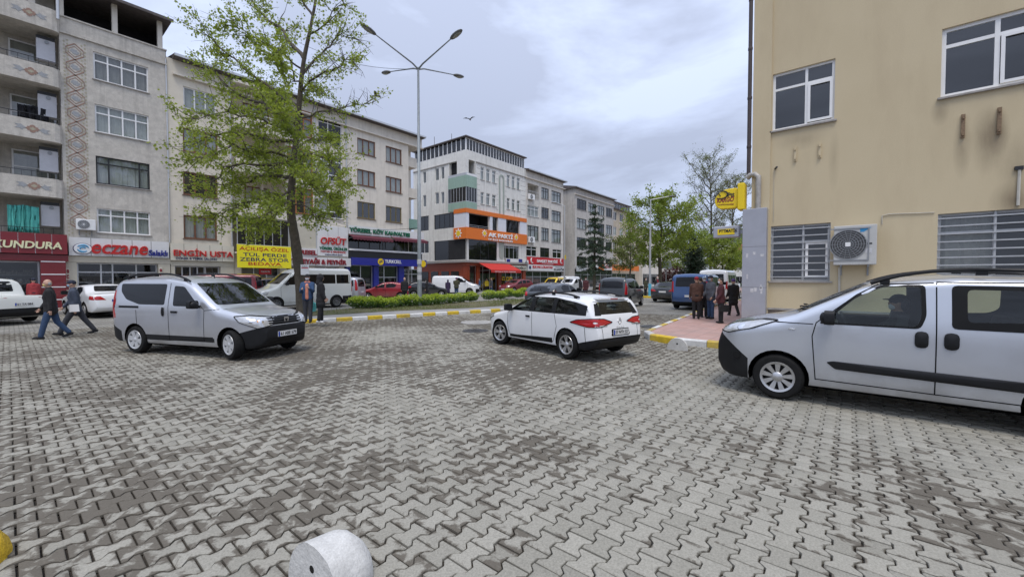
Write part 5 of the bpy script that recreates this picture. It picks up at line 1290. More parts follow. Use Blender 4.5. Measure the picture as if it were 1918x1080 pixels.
    # underside
    b=MB(); b.box(-sp['wb']/2-.3,sp['wb']/2+.3,-car.hw+.28,car.hw-.28,.17,.34); part(b,'underbody',M_gap,root)
    for sg,fr in ((1,True),(-1,False)):
        h=sk.hit('F' if fr else 'B',0,.5 if fr else rear_plate_z,.012)
        if h is not None and plate is not None: number_plate(root,h.x+(.0 if fr else -.0),0,h.z,plate,fr)
    if sp.get('rails'):
        s0,s1=sp['rails']
        for sg in (1,-1):
            b=MB(); pts=[]; n=14
            for i in range(n+1):
                q=s0+(s1-s0)*i/n; sc=car.section(q); yy=max(y for y,z in sc if z>car.T(q)-.12)-.05; pts.append((car.xf-q,sg*yy,car.T(q)-.02+sp.get('rail_h',.055)*min(1,4*min(i,n-i)/n)))
            b.tube(pts,.022,8); 
            for k in (1,n//2,n-1): b.bar((pts[k][0],pts[k][1],pts[k][2]-.06),pts[k],.09,.03)
            part(b,'roof_rail',M_plastic,root)
    if extra: extra(car,sk,root)
    return root
def place(root,sp,front_px=None,rear_px=None,side='L',pos=None,heading=None,scale=1.):
    """by the ground contact of the two wheels on the visible side, or by position and heading (degrees)"""
    if front_px:
        f=gnd(*front_px); r_=gnd(*rear_px); d=(f-r_); d.z=0; hd=math.atan2(d.y,d.x); mid=(f+r_)/2
        sg=1 if side=='L' else -1; off=(sp['W']/2-.02)*scale; n=Vector((-math.sin(hd),math.cos(hd),0))*sg; p=mid-n*off
    else: p=Vector((pos[0],pos[1],0)); hd=R(heading)
    root.location=(p.x,p.y,.012); root.rotation_euler=(0,0,hd); root.scale=(scale,)*3
# ---- paints
P_silver=paint('paint_silver',(.55,.565,.60),.6,.28); P_silver2=paint('paint_light_silver',(.57,.595,.64),.6,.28); P_white=paint('paint_white',(.78,.79,.80),0,.3,.12); P_white2=paint('paint_old_white',(.72,.73,.69),0,.4,.3)
P_dred=paint('paint_dark_red',(.20,.018,.028),.2,.3); P_red=paint('paint_red',(.30,.012,.022),.15,.3); P_yel=paint('paint_yellow',(.78,.55,.01),0,.35,.1); P_gra=paint('paint_graphite',(.045,.05,.055),.4,.3); P_blk=paint('paint_black',(.016,.017,.02),.2,.25); P_blue=paint('paint_blue',(.03,.085,.23),.35,.32); P_beige=paint('paint_beige_silver',(.46,.44,.39),.4,.34); P_dkblue=paint('paint_midnight',(.025,.022,.045),.3,.3)
# ---- shapes
DOK=dict(cat='van',L=4.36,W=1.66,H=1.81,wb=2.81,fo=.70,r=.315,belt=1.08,tum=.14,rt=.13,nf=.66,rf=.6,
  top=[(0,.58),(.03,.80),(.12,.91),(.5,1.01),(1.0,1.10),(1.12,1.16),(1.85,1.64),(2.1,1.73),(2.6,1.79),(3.6,1.79),(4.05,1.75),(4.2,1.66),(4.29,1.3),(4.35,.95),(4.36,.5)],
  side=[[(1.52,1.11),(2.30,1.11),(2.32,1.56),(2.02,1.54)],[(2.56,1.13),(3.35,1.13),(3.78,1.24),(3.98,1.42),(4.0,1.60),(2.55,1.60)]],
  wind=[(-.70,1.15),(.70,1.15),(.60,1.62),(-.60,1.62)],rear=[(-.62,1.15),(.62,1.15),(.58,1.6),(-.58,1.6)],cab=(1.15,4.2,.5),
  head_d=[(-.34,.72),(-.04,.66),(.30,.80),(.40,.92),(.1,.93),(-.30,.88)],tail=[(.72,.80),(.84,.80),(.82,1.45),(.74,1.45)],tail_s=[(4.22,.78),(4.32,.78),(4.27,1.4),(4.21,1.4)],
  lines=[[(1.42,.36),(1.40,.75),(1.38,1.04),(1.50,1.14)],[(2.44,.34),(2.44,1.62)],[(1.40,.38),(2.44,.34),(3.3,.34)],[(3.42,.5),(3.45,1.0)],[(.98,1.06),(1.38,1.03)]],
  handles=[(2.26,.98,.2,.05),(2.60,.98,.07,.2)],mirror=(1.52,1.10),grille=None,rails=(1.95,4.05),dark_side=True,cutlines=[((0,.70),(.95,.42)),((3.95,.5),(4.36,.72)),((0,.34),(4,.34)),((0,.455),(4,.455)),((3.95,.3),(3.95,.9))])
def dok_zone(q,y,z):
    if q<.95 and z<.70-q*.28/.95: return 1
    if q>3.95 and z<.5+(q-3.95)*.22/.41: return 1
    if 1.15<q<3.5 and .34<z<.455 and y>.6: return 1
    return 0
def dok_extra(car,sk,root):
    for k in range(3): 
        z=.735+k*.05; part(sk.panel('F',[(-.44+.02*k*0,z),(.44,z),(.46,z+.032),(-.46,z+.032)],.02,1,step=.06),'grille_slat',M_plastic,root)
    part(sk.panel('F',[(-.5,.71),(.5,.71),(.52,.9),(-.52,.9)],.007,2),'grille',M_ink,root)
    h=sk.hit('F',0,.80,.03); b=MB(); b.prism([(-.07,h.z+.05),(.07,h.z+.05),(.05,h.z-.05),(.03,h.z-.05),(.045,h.z+.02),(-.045,h.z+.02),(-.03,h.z-.05),(-.05,h.z-.05)],h.x,h.x+.012,'x'); part(b,'badge',M_chrome,root)
    part(sk.panel('F',[(-.55,.33),(.55,.33),(.5,.44),(-.5,.44)],.006,1),'lower_grille',M_ink,root)
    for v in 'LR': part(sk.panel(v,[(3.36,1.045),(4.16,1.045),(4.16,1.095),(3.36,1.095)],.008,1),'door_rail',M_plastic,root)
    for sg in (1,-1): part(sk.panel('F',rounded([(sg*.56,.77),(sg*.66,.77),(sg*.66,.83),(sg*.56,.83)],.02),.012,1,step=.04),'indicator',M_amber,root)
    wipers(sk,root,1.17); b=MB(); q=2.1; b.tube([(car.xf-q,0,car.T(q)-.01),(car.xf-q-.1,0,car.T(q)+.25)],[.012,.004],6); part(b,'antenna',M_plastic,root)
def wipers(sk,root,z):
    for y0,y1 in ((-.55,.05),(.05,.6)):
        a=sk.hit('F',y0,z,.02); c=sk.hit('F',y1,z+.03,.02)
        if a is not None and c is not None: b=MB(); b.tube([a,(a+c)/2+Vector((.03,0,.01)),c],.011,5); part(b,'wiper',M_plastic,root)
d=make_car('parked_van',DOK,'silver high-roof van with black bumpers and roof rails, turning past the tree','x' and P_silver,wheel='six',hero=True,zone=dok_zone,steer=-.25,plate='61 ABE 579',extra=dok_extra)
d.name='silver_van'; place(d,DOK,(428,674),(257,662),'R')
CLI=dict(cat='car',L=4.26,W=1.73,H=1.47,wb=2.59,fo=.84,r=.318,belt=.98,tum=.17,rt=.11,nf=.62,rf=.7,nr=.82,rr=.45,
  top=[(0,.5),(.04,.66),(.2,.78),(.6,.89),(1.0,.965),(1.2,1.03),(1.95,1.365),(2.3,1.43),(2.8,1.455),(3.5,1.425),(3.95,1.365),(4.02,1.30),(4.15,1.05),(4.23,.88),(4.26,.5)],
  side=[[(1.42,1.0),(2.14,.99),(2.18,1.33),(1.95,1.315)],[(2.30,.99),(2.92,1.0),(2.96,1.33),(2.31,1.345)],[(3.06,1.01),(3.82,1.07),(3.62,1.25),(3.09,1.325)]],
  wind=[(-.66,1.02),(.66,1.02),(.56,1.36),(-.56,1.36)],rear=[(-.62,1.02),(.62,1.02),(.52,1.28),(-.52,1.28)],cab=(1.05,4.05,.42),
  head_d=[(-.3,.62),(0,.6),(.42,.76),(.3,.82),(-.1,.74)],tail_d=[(-.42,.85),(-.16,.765),(.14,.765),(.50,.835),(.34,.91),(.06,.945),(-.22,.93)],
  lines=[[(1.28,.34),(1.22,.6),(1.25,.9),(1.40,1.0)],[(2.22,.34),(2.24,.97)],[(3.0,.36),(3.12,.7),(3.05,.99)],[(1.28,.34),(3.0,.34)],[(.9,.93),(1.25,.95)],[(4.0,.4),(3.98,.75)]],
  rlines=[[(-.6,.95),(-.58,.5),(.58,.5),(.6,.95)]],handles=[(2.08,.86,.17,.045)],mirror=(1.45,.99),rails=(2.0,3.7),rail_h=.032,cutlines=[((1.3,.975),(4,1.0)),((1.5,1.07),(1.95,1.335)),((1.95,1.35),(3.0,1.355)),((3.0,1.355),(3.7,1.27)),((3.7,1.27),(4.06,1.2)),((1.3,.27),(3,.30)),((1.3,.33),(3,.42)),((3.8,.40),(4.26,.52)),((3.75,.1),(3.75,.6))])
def cli_zone(q,y,z):
    if 1.3<q<2.95 and .27+.03*(q-1.3)/1.7<z<.33+.09*(q-1.3)/1.7 and y>.5: return 1
    if q>3.75 and z<.40+(q-3.8)*.12/.46: return 1
    if y>.42 and 1.35<q<4.02 and z>.975+(q-1.3)*.025/2.7:
        top=1.07+(q-1.5)*.265/.45 if q<1.95 else (1.35+(q-1.95)*.005/1.05 if q<3. else (1.355-(q-3.)*.085/.7 if q<3.7 else 1.27-(q-3.7)*.07/.36))
        if z<top: return 1
    return 0
def cli_extra(car,sk,root):
    for v in 'LR':
        for pl in ([(2.17,.985),(2.31,.985),(2.32,1.345),(2.19,1.335)],[(2.94,.995),(3.06,1.005),(3.09,1.33),(2.97,1.335)],[(3.82,1.065),(4.05,1.08),(3.98,1.22),(3.64,1.25)]): part(sk.panel(v,pl,.005,1),'pillar_trim',M_plastic,root)
    for sg in (1,-1): part(sk.panel('B',[(sg*.53,1.0),(sg*.72,1.0),(sg*.60,1.3),(sg*.5,1.29)],.005,2),'rear_window_surround',M_plastic,root)
    h=sk.hit('B',0,.86,.012); b=MB(); 
    for k in range(4):
        p=[(0,.075),(.05,0),(0,-.075),(-.05,0)]; a,c=p[k],p[(k+1)%4]; b.bar((h.x,a[0],h.z+a[1]),(h.x,c[0],h.z+c[1]),.012,.022)
    part(b,'badge',M_chrome,root)
    q=bpy.data.objects.new('lettering',textmesh('CLIO',M_chrome,-.13,.13,0,.04,0,.006,.01)); C.objects.link(q); q.parent=root; h2=sk.hit('B',0,.735,.008); q.location=(h2.x,0,.72); q.rotation_euler=(0,0,-PI/2)
    for sg in (1,-1): part(sk.panel('B',rounded([(sg*.42,.765),(sg*.83,.765),(sg*.83,.80),(sg*.40,.80)],.01),.012,1,step=.05),'reversing_lamp',M_lampw,root)
    part(sk.panel('B',rounded([(-.31,.555),(.31,.555),(.29,.705),(-.29,.705)],.03),.007,3),'plate_recess',M_gap,root)
    b=MB(); b.box(car.xf-4.07,car.xf-3.9,-.5,.5,1.335,1.365); part(b,'spoiler',P_white,root); b=MB(); b.box(car.xf-4.075,car.xf-4.07,-.12,.12,1.335,1.352); part(b,'brake_light',M_red,root)
    interior(root,car,1.5,1.0,dx=.0)
def interior(root,car,sd,zb,dx=0,steering=True):
    """front seats, rear bench, dashboard and wheel inside the cabin"""
    for sg in (1,-1):
        b=MB(); x=car.xf-sd-.75; b.box(x-.02,x+.5,sg*.36-.24,sg*.36+.24,.42,.56); b.prism([(x-.02,.5),(x+.12,.5),(x-.02,zb+.12),(x-.12,zb+.12)],sg*.36-.23,sg*.36+.23,'y'); b.ell((x-.09,sg*.36,zb+.25),(.05,.14,.09)); part(b,'seat',M_seat,root)
    b=MB(); x=car.xf-sd-1.75; b.box(x,x+.5,-.62,.62,.42,.56); b.prism([(x,.5),(x+.14,.5),(x,zb+.1),(x-.1,zb+.1)],-.62,.62,'y'); part(b,'rear_bench',M_seat,root)
    b=MB(); x=car.xf-sd+.05; b.prism([(x-.2,.6),(x+.35,.6),(x+.35,zb-.05),(x-.1,zb+.0),(x-.22,zb-.08)],-.66,.66,'y'); part(b,'dashboard',M_cabin,root)
    b=MB(); c0=Vector((x-.33,.36,zb-.06)); pts=[c0+Vector((math.sin(t)*.19*.35,math.cos(t)*.19,math.sin(t)*.19*.94)) for t in np.linspace(0,2*PI,22)]; b.tube(pts,.016,6,cap=False); b.bar(c0+Vector((0,-.18,0)),c0+Vector((0,.18,0)),.03,.02); b.bar(c0,c0+Vector((.2,0,-.1)),.05,.05); part(b,'steering_wheel',M_cabin,root)
c_=make_car('estate_car',CLI,'white estate car with black roof rails and large red tail lamps seen from behind',P_white,wheel='twin',hero=True,zone=cli_zone,steer=.22,plate='07 NYH 527',rear_plate_z=.63,extra=cli_extra,glassm=G_car)
place(c_,CLI,(938,645),(1058,672),'L',scale=.96)
FIO=dict(cat='van',L=3.96,W=1.72,H=1.72,wb=2.51,fo=.80,r=.305,belt=1.06,tum=.13,rt=.12,nf=.70,rf=.55,
  top=[(0,.70),(.03,.90),(.14,.99),(.5,1.085),(.8,1.15),(.98,1.21),(1.70,1.60),(1.95,1.67),(2.5,1.715),(3.3,1.69),(3.7,1.63),(3.82,1.5),(3.93,1.0),(3.96,.5)],
  side=[[(1.30,1.09),(2.16,1.09),(2.20,1.22),(2.19,1.555),(1.86,1.55),(1.62,1.42)],[(2.56,1.17),(3.0,1.19),(3.10,1.25),(3.10,1.50),(3.05,1.52),(2.56,1.53)]],
  wind=[(-.68,1.20),(.68,1.20),(.58,1.58),(-.58,1.58)],rear=[(-.6,1.12),(.6,1.12),(.55,1.52),(-.55,1.52)],cab=(1.02,3.78,.5),
  head_d=[(-.26,.88),(.06,.86),(.34,.95),(.54,1.08),(.3,1.075),(-.16,.99)],tail=[(.70,.8),(.82,.8),(.8,1.4),(.72,1.4)],tail_s=[(3.74,.8),(3.9,.8),(3.82,1.35),(3.72,1.35)],
  lines=[[(1.22,.33),(1.18,.9),(1.22,1.08),(1.62,1.45),(1.82,1.58),(2.3,1.60)],[(2.32,.33),(2.32,1.60)],[(1.22,.34),(2.32,.33),(3.3,.33),(3.36,.6),(3.4,1.6)],[(.72,1.06),(1.19,1.06)],[(2.32,1.61),(3.4,1.6)]],
  handles=[(2.20,.95,.115,.19),(2.44,.95,.12,.19)],mirror=(1.36,1.10),rails=(1.75,3.6),cutlines=[((0,.90),(.44,.52)),((3.7,.6),(4,.6)),((3.7,.3),(3.7,.7)),((.44,.2),(.44,.6))],rail_h=.06)
def fio_zone(q,y,z):
    if q<.44 and z<.90-q*.38/.44: return 1
    if q>3.7 and z<.6: return 1
    return 0
def fio_extra(car,sk,root):
    for v in 'LR':
        part(sk.panel(v,rounded([(1.42,.50),(3.16,.46),(3.22,.53),(3.14,.575),(1.40,.60),(1.33,.58)],.02),.022,2),'rubbing_strip',M_plastic,root)
        part(sk.panel(v,[(.92,.97),(1.0,.97),(1.0,.99),(.92,.99)],.012,1,step=.03),'side_repeater',M_lampw,root)
        part(sk.panel(v,[(2.18,1.075),(2.46,1.075),(2.46,1.10),(2.18,1.10)],.003,1),'window_sill_trim',M_gap,root) if 0 else None
    for v in 'LR':
        ou=rounded([(2.44,1.09),(3.0,1.09),(3.36,1.19),(3.38,1.52),(3.3,1.565),(2.44,1.575)],.05); inn=rounded([(2.56,1.17),(3.0,1.19),(3.10,1.25),(3.10,1.50),(3.05,1.52),(2.56,1.53)],.05); part(sk.ring(v,ou,inn),'window_surround',M_ink,root)
        ou=rounded([(1.24,1.07),(2.19,1.07),(2.24,1.22),(2.23,1.58),(1.85,1.575),(1.58,1.42)],.05); inn=rounded([(1.30,1.09),(2.16,1.09),(2.20,1.22),(2.19,1.555),(1.86,1.55),(1.62,1.42)],.05); part(sk.ring(v,ou,inn),'window_surround',M_ink,root)
    interior(root,car,1.25,1.08)
    wipers(sk,root,1.22)
    b=MB(); h=sk.hit('L',.3,.55,.01); b.lathe([(0,0),(.05,0),(.05,-.02)],14,'y',(h.x,h.y+.012,h.z)); part(b,'fog_lamp',M_ink,root)
f_=make_car('small_van',FIO,'light silver small van with black bumper, rubbing strip and a masked driver',P_silver2,wheel='nine',hero=True,zone=fio_zone,plate='61 K 4821' and None,extra=fio_extra,glassm=G_car)
fc=gnd(1455,748); SCF=1.045
place(f_,FIO,pos=(fc.x+(FIO['W']/2-.02)*SCF,fc.y-FIO['wb']/2*SCF),heading=90.,scale=SCF)
FIAT=f_
# ---- the parked and passing vehicles behind
def variant(base,**k):
    s_=dict(base)
    for q in ('head_d','tail_d','cutlines','rail_h'): s_.pop(q,None)
    s_.update(k); return s_
VAN=dict(cat='minibus',L=5.25,W=1.97,wb=3.3,fo=.9,r=.34,belt=1.3,tum=.10,rt=.16,nf=.7,rf=.5,
  top=[(0,.7),(.04,.95),(.25,1.10),(.8,1.24),(1.0,1.36),(1.72,2.02),(1.95,2.2),(2.4,2.32),(5.0,2.32),(5.15,2.2),(5.22,1.3),(5.25,.6)],
  side=[[(1.28,1.36),(2.12,1.36),(2.12,1.95),(1.78,1.95)],[(2.30,1.40),(3.2,1.40),(3.2,1.93),(2.30,1.93)],[(3.26,1.40),(4.15,1.40),(4.15,1.93),(3.26,1.93)],[(4.21,1.40),(5.05,1.40),(5.05,1.93),(4.21,1.93)]],
  wind=[(-.78,1.40),(.78,1.40),(.70,2.0),(-.70,2.0)],rear=[(-.7,1.4),(.7,1.4),(.68,2.0),(-.68,2.0)],
  head=[(.45,.82),(.80,.82),(.86,1.0),(.5,1.0)],head_s=[(.1,.82),(.45,.82),(.55,1.0),(.2,1.0)],tail=[(.80,.9),(.93,.9),(.93,1.5),(.82,1.5)],
  lines=[[(1.15,.4),(1.12,1.2),(1.75,2.0)],[(2.2,.4),(2.2,2.0)],[(1.15,.4),(2.2,.4)]],handles=[(2.08,1.15,.16,.06)],mirror=(1.4,1.35))
KAN=variant(DOK,L=4.05,W=1.68,wb=2.6,fo=.75,r=.30,dark_side=False,rails=None,top=[(0,.58),(.04,.78),(.15,.88),(.5,.98),(.9,1.07),(1.0,1.13),(1.65,1.66),(1.85,1.75),(2.4,1.81),(3.7,1.80),(3.9,1.74),(3.98,1.55),(4.04,.9),(4.05,.5)],
  side=[[(1.28,1.08),(2.10,1.08),(2.12,1.55),(1.75,1.53)],[(2.3,1.1),(2.95,1.1),(2.95,1.58),(2.3,1.58)],[(3.08,1.1),(3.78,1.16),(3.76,1.56),(3.08,1.58)]],tail=[(.70,.85),(.82,.85),(.76,1.6),(.70,1.6)],tail_s=[(3.88,.9),(3.98,.9),(3.92,1.6),(3.84,1.6)],rear=[(-.58,1.12),(.58,1.12),(.54,1.62),(-.54,1.62)],lines=[[(1.18,.36),(1.16,1.0),(1.7,1.58)],[(2.2,.34),(2.2,1.6)],[(3.0,.4),(3.02,1.6)]],rlines=[[(0,.5),(0,1.1)]],handles=[(2.05,.95,.14,.05)],wind=[(-.66,1.14),(.66,1.14),(.56,1.62),(-.56,1.62)],head=[(.38,.68),(.68,.64),(.74,.82),(.46,.82)])
HAT=variant(CLI,head=[(.3,.62),(.62,.60),(.74,.76),(.5,.74)],L=3.84,W=1.65,wb=2.44,fo=.78,r=.295,rails=None,top=[(0,.48),(.04,.62),(.2,.72),(.6,.84),(.98,.93),(1.15,1.0),(1.8,1.34),(2.1,1.40),(2.6,1.425),(3.2,1.36),(3.5,1.22),(3.72,.98),(3.82,.85),(3.84,.45)],
  side=[[(1.35,.97),(2.02,.96),(2.05,1.31),(1.8,1.30)],[(2.14,.96),(2.78,.99),(2.95,1.16),(2.74,1.29),(2.16,1.32)]],rear=[(-.56,1.0),(.56,1.0),(.48,1.26),(-.48,1.26)],tail=[(.56,.8),(.8,.8),(.78,1.0),(.62,.98)],tail_s=[(3.45,.86),(3.75,.84),(3.66,1.02),(3.4,1.0)],wind=[(-.62,1.0),(.62,1.0),(.54,1.33),(-.54,1.33)],lines=[[(1.2,.34),(1.2,.95)],[(2.1,.34),(2.1,.95)]],handles=[(1.98,.84,.15,.045)],rlines=[])
SED=variant(CLI,head=[(.36,.64),(.68,.62),(.78,.78),(.5,.76)],L=4.62,W=1.8,wb=2.7,fo=.9,r=.32,rails=None,top=[(0,.48),(.04,.64),(.2,.76),(.7,.88),(1.2,.97),(1.35,1.02),(2.1,1.38),(2.4,1.44),(2.9,1.46),(3.3,1.42),(3.85,1.14),(4.1,1.08),(4.5,1.04),(4.58,.95),(4.62,.5)],
  side=[[(1.62,1.0),(2.38,.99),(2.4,1.36),(2.15,1.34)],[(2.5,.99),(3.15,1.0),(3.35,1.16),(3.15,1.33),(2.52,1.37)]],rear=[(-.6,1.14),(.6,1.14),(.5,1.38),(-.5,1.38)],tail=[(.42,.78),(.84,.78),(.84,.94),(.6,.94)],tail_s=[(4.25,.8),(4.55,.78),(4.5,.94),(4.3,.96)],wind=[(-.66,1.04),(.66,1.04),(.56,1.36),(-.56,1.36)],lines=[[(1.4,.34),(1.4,.97)],[(2.45,.34),(2.45,.98)],[(3.3,.5),(3.35,1.0)]],rlines=[],handles=[(2.35,.87,.16,.045),(3.2,.88,.16,.045)],mirror=(1.62,1.0))
SUV=variant(CLI,head=[(.4,.78),(.72,.76),(.8,.92),(.5,.9)],L=4.37,W=1.82,wb=2.65,fo=.87,r=.345,belt=1.08,rails=None,top=[(0,.6),(.04,.78),(.2,.9),(.7,1.03),(1.1,1.1),(1.25,1.15),(1.9,1.5),(2.2,1.58),(2.8,1.60),(3.6,1.54),(4.0,1.40),(4.2,1.1),(4.33,.9),(4.37,.5)],
  side=[[(1.5,1.11),(2.2,1.1),(2.22,1.48),(1.98,1.46)],[(2.32,1.1),(2.95,1.12),(2.95,1.48),(2.33,1.5)],[(3.05,1.14),(3.7,1.24),(3.5,1.42),(3.06,1.47)]],rear=[(-.58,1.14),(.58,1.14),(.5,1.42),(-.5,1.42)],tail=[(.5,.95),(.86,.95),(.84,1.1),(.6,1.1)],tail_s=[(3.95,.95),(4.3,.95),(4.2,1.1),(4.0,1.1)],wind=[(-.68,1.17),(.68,1.17),(.58,1.48),(-.58,1.48)],rlines=[],handles=[(2.15,.98,.16,.045)],mirror=(1.5,1.1),lines=[[(1.35,.4),(1.35,1.08)],[(2.27,.38),(2.27,1.08)],[(3.0,.4),(3.0,1.1)]])
PIC=variant(CLI,head=[(.42,.76),(.72,.76),(.78,.94),(.48,.94)],cat='pickup',L=5.1,W=1.8,wb=3.05,fo=.85,r=.37,belt=1.1,rails=None,sm=.05,nr=.94,rr=.15,top=[(0,.65),(.03,.86),(.15,.98),(.7,1.08),(1.25,1.14),(1.35,1.2),(1.95,1.62),(2.2,1.72),(3.2,1.72),(3.42,1.62),(3.52,1.12),(3.6,1.08),(5.0,1.08),(5.06,1.05),(5.1,.5)],
  side=[[(1.6,1.16),(2.4,1.16),(2.4,1.6),(1.98,1.58)],[(2.5,1.16),(3.32,1.16),(3.2,1.6),(2.5,1.62)]],rear=[(-.58,1.2),(.58,1.2),(.54,1.6),(-.54,1.6)],tail=[(.72,.75),(.86,.75),(.86,1.02),(.72,1.02)],tail_s=[(4.95,.75),(5.05,.75),(5.05,1.02),(4.95,1.02)],wind=[(-.66,1.2),(.66,1.2),(.58,1.6),(-.58,1.6)],lines=[[(1.5,.45),(1.5,1.1)],[(2.45,.45),(2.45,1.12)],[(3.45,.5),(3.45,1.1)]],rlines=[[(-.68,.6),(.68,.6)],[(-.68,.6),(-.68,1.04)],[(.68,.6),(.68,1.04)]],handles=[(2.35,1.0,.16,.05)],mirror=(1.6,1.15))
TRA=variant(VAN,L=4.85,W=1.95,wb=3.0,fo=.95,top=[(0,.65),(.04,.9),(.3,1.08),(.8,1.2),(1.0,1.3),(1.75,1.82),(2.0,1.92),(2.5,1.98),(4.6,1.96),(4.75,1.85),(4.82,1.2),(4.85,.6)],side=[[(1.35,1.28),(2.2,1.28),(2.2,1.75),(1.85,1.75)],[(2.4,1.3),(3.4,1.3),(3.4,1.75),(2.4,1.75)],[(3.5,1.3),(4.6,1.3),(4.58,1.75),(3.5,1.75)]],wind=[(-.78,1.3),(.78,1.3),(.68,1.78),(-.68,1.78)],rear=[(-.72,1.25),(.72,1.25),(.68,1.78),(-.68,1.78)],tail=[(.80,.95),(.92,.95),(.9,1.55),(.82,1.55)],grille=[(-.6,.62),(.6,.62),(.55,.78),(-.55,.78)],handles=[(2.12,1.05,.16,.06)])
PAN=variant(TRA,side=[[(1.35,1.28),(2.2,1.28),(2.2,1.75),(1.85,1.75)]])   # panel van: no rear side glass
def low_black(q,y,z): return 1 if z<.42 and (q<.5 or q>3.6) else 0
def bedcap(car,sk,root):                    # dark canopy on the bed
    b=MB(); x0,x1=car.xf-5.0,car.xf-3.55; b.prism([(x0,1.06),(x1,1.06),(x1,1.66),(x0+.12,1.66)],-.78,.78,'y'); part(b,'canopy',P_dkblue,root)
    for sg in (1,-1):
        b=MB(); y=sg*.783
        for k in range(6): b.bar((x0+.25+k*.19,y,1.2),(x0+.25+k*.19,y,1.55),.02,.02)
        b.bar((x0+.2,y,1.2),(x1-.15,y,1.2),.02,.04); b.bar((x0+.2,y,1.55),(x1-.15,y,1.55),.02,.04); part(b,'canopy_window_frame',M_white,root)
def rollbar(car,sk,root):
    b=MB(); x=car.xf-3.7
    for sg in (1,-1): b.tube([(x,sg*.7,1.05),(x,sg*.66,1.6)],.035,8); b.tube([(x-.1,sg*.68,1.5),(x-1.1,sg*.75,1.1)],.03,8)
    b.tube([(x,-.66,1.6),(x,.66,1.6)],.035,8); part(b,'roll_bar',M_plastic,root)
    for v in 'LR': part(sk.panel(v,[(3.65,.55),(3.75,.9),(3.95,.98),(4.35,.98),(4.6,.9),(4.72,.55),(4.5,.72),(4.15,.82),(3.85,.72)],.02,1),'arch_flare',M_plastic,root)
FLEET=[
 ('minibus',VAN,'white high-roof minibus with dark windows parked behind the plane tree',P_white2,'steel',dict(front_px=(526,581),rear_px=(624,575.5),side='L'),dict(zone=lambda q,y,z:1 if z<.62 and (q<.6 or q>4.6) else 0)),
 ('small_van',KAN,'silver box-shaped car with tall red tail lamps parked beside the minibus',P_silver2,'five',dict(pos=(14.6,28.2),heading=128.),dict(zone=low_black)),
 ('hatchback',HAT,'dark red hatchback parked in front of the blue phone shop',P_red,'five',dict(pos=(19.0,28.6),heading=142.),{}),
 ('hatchback',HAT,'black hatchback half hidden behind the tall lamp post',P_blk,'five',dict(pos=(24.2,29.8),heading=-35.),{}),
 ('panel_van',PAN,'white panel van with a black front bumper, nose towards the hedge',P_white,'steel',dict(pos=(29.4,31.5),heading=-52.),dict(zone=lambda q,y,z:1 if z<.62 and q<.35 else 0)),
 ('suv',SUV,'dark red crossover parked below the red awning',P_dred,'five',dict(pos=(36.2,29.0),heading=178.),{}),
 ('taxi',KAN,'bright yellow high-roofed car among the parked cars',P_yel,'steel',dict(pos=(43.2,28.6),heading=185.),{}),
 ('hatchback',HAT,'dark grey hatchback just beyond the white estate car, driving away',P_gra,'five',dict(pos=(18.4,12.0),heading=4.,scale=1.06),{}),
 ('pickup_truck',PIC,'white pickup with black roll bar and flared arches across the street',P_white,'five',dict(pos=(40.8,24.6),heading=180.),dict(extra=rollbar)),
 ('panel_van',PAN,'plain white van parked behind the pickup with the roll bar',P_white,'steel',dict(pos=(46.5,29.0),heading=180.),{}),
 ('small_van',DOK,'dark graphite van with blacked-out windows driving away along the street',P_gra,'five',dict(front_px=(1206,571),rear_px=(1176,578),side='R'),{}),
 ('saloon_car',SED,'black saloon with red tail lamps ahead of the blue van',P_blk,'five',dict(pos=(31.5,10.3),heading=3.),{}),
 ('van',TRA,'blue passenger van parked at the kerb behind the standing people',P_blue,'five',dict(pos=(25.6,6.75),heading=2.),dict(zone=lambda q,y,z:1 if z<.45 and q>4.6 else 0)),
 ('minibus',VAN,'white high-roofed minibus beyond the blue van',P_white,'steel',dict(pos=(34.0,7.5),heading=2.),{}),
 ('saloon_car',SED,'beige-silver saloon parked along the pink pavement',P_beige,'five',dict(pos=(29.,5.9+.9),heading=183.) and dict(pos=(40.2,8.0),heading=3.),{}),
 ('saloon_car',SED,'small white car far down the street facing this way',P_white,'five',dict(pos=(60,18.2),heading=183.),{}),
 ('pickup_truck',PIC,'old white pickup with its tailgate towards the walking men',P_white2,'steel',dict(pos=(-.9,26.4),heading=118.),dict(zone=lambda q,y,z:1 if z<.56 and q>4.95 else 0,plate='61 TA 084')),
 ('saloon_car',SED,'white saloon parked tail out in front of the pharmacy',P_white,'five',dict(pos=(2.75,27.3),heading=99.),dict(plate='34 LS 20')),
 ('van',TRA,'maroon van whose roof shows above the silver van',P_dred,'five',dict(pos=(7.2,27.6),heading=150.),{}),
 ('pickup_truck',PIC,'midnight dark pickup with a white framed canopy beside the minibus',P_dkblue,'five',dict(pos=(9.6,28.0),heading=150.) and dict(pos=(10.2,28.3),heading=160.),dict(extra=bedcap)),
 ('saloon_car',SED,'dark saloon parked beyond the orange shop fronts',P_gra,'five',dict(pos=(57,28.6),heading=180.),{}),
]
for nm,sp,lab,pm_,wh_,pl,ex in FLEET:
    o=make_car(nm,sp,lab,pm_,wheel=wh_,**ex); place(o,sp,**pl)
tag(o)
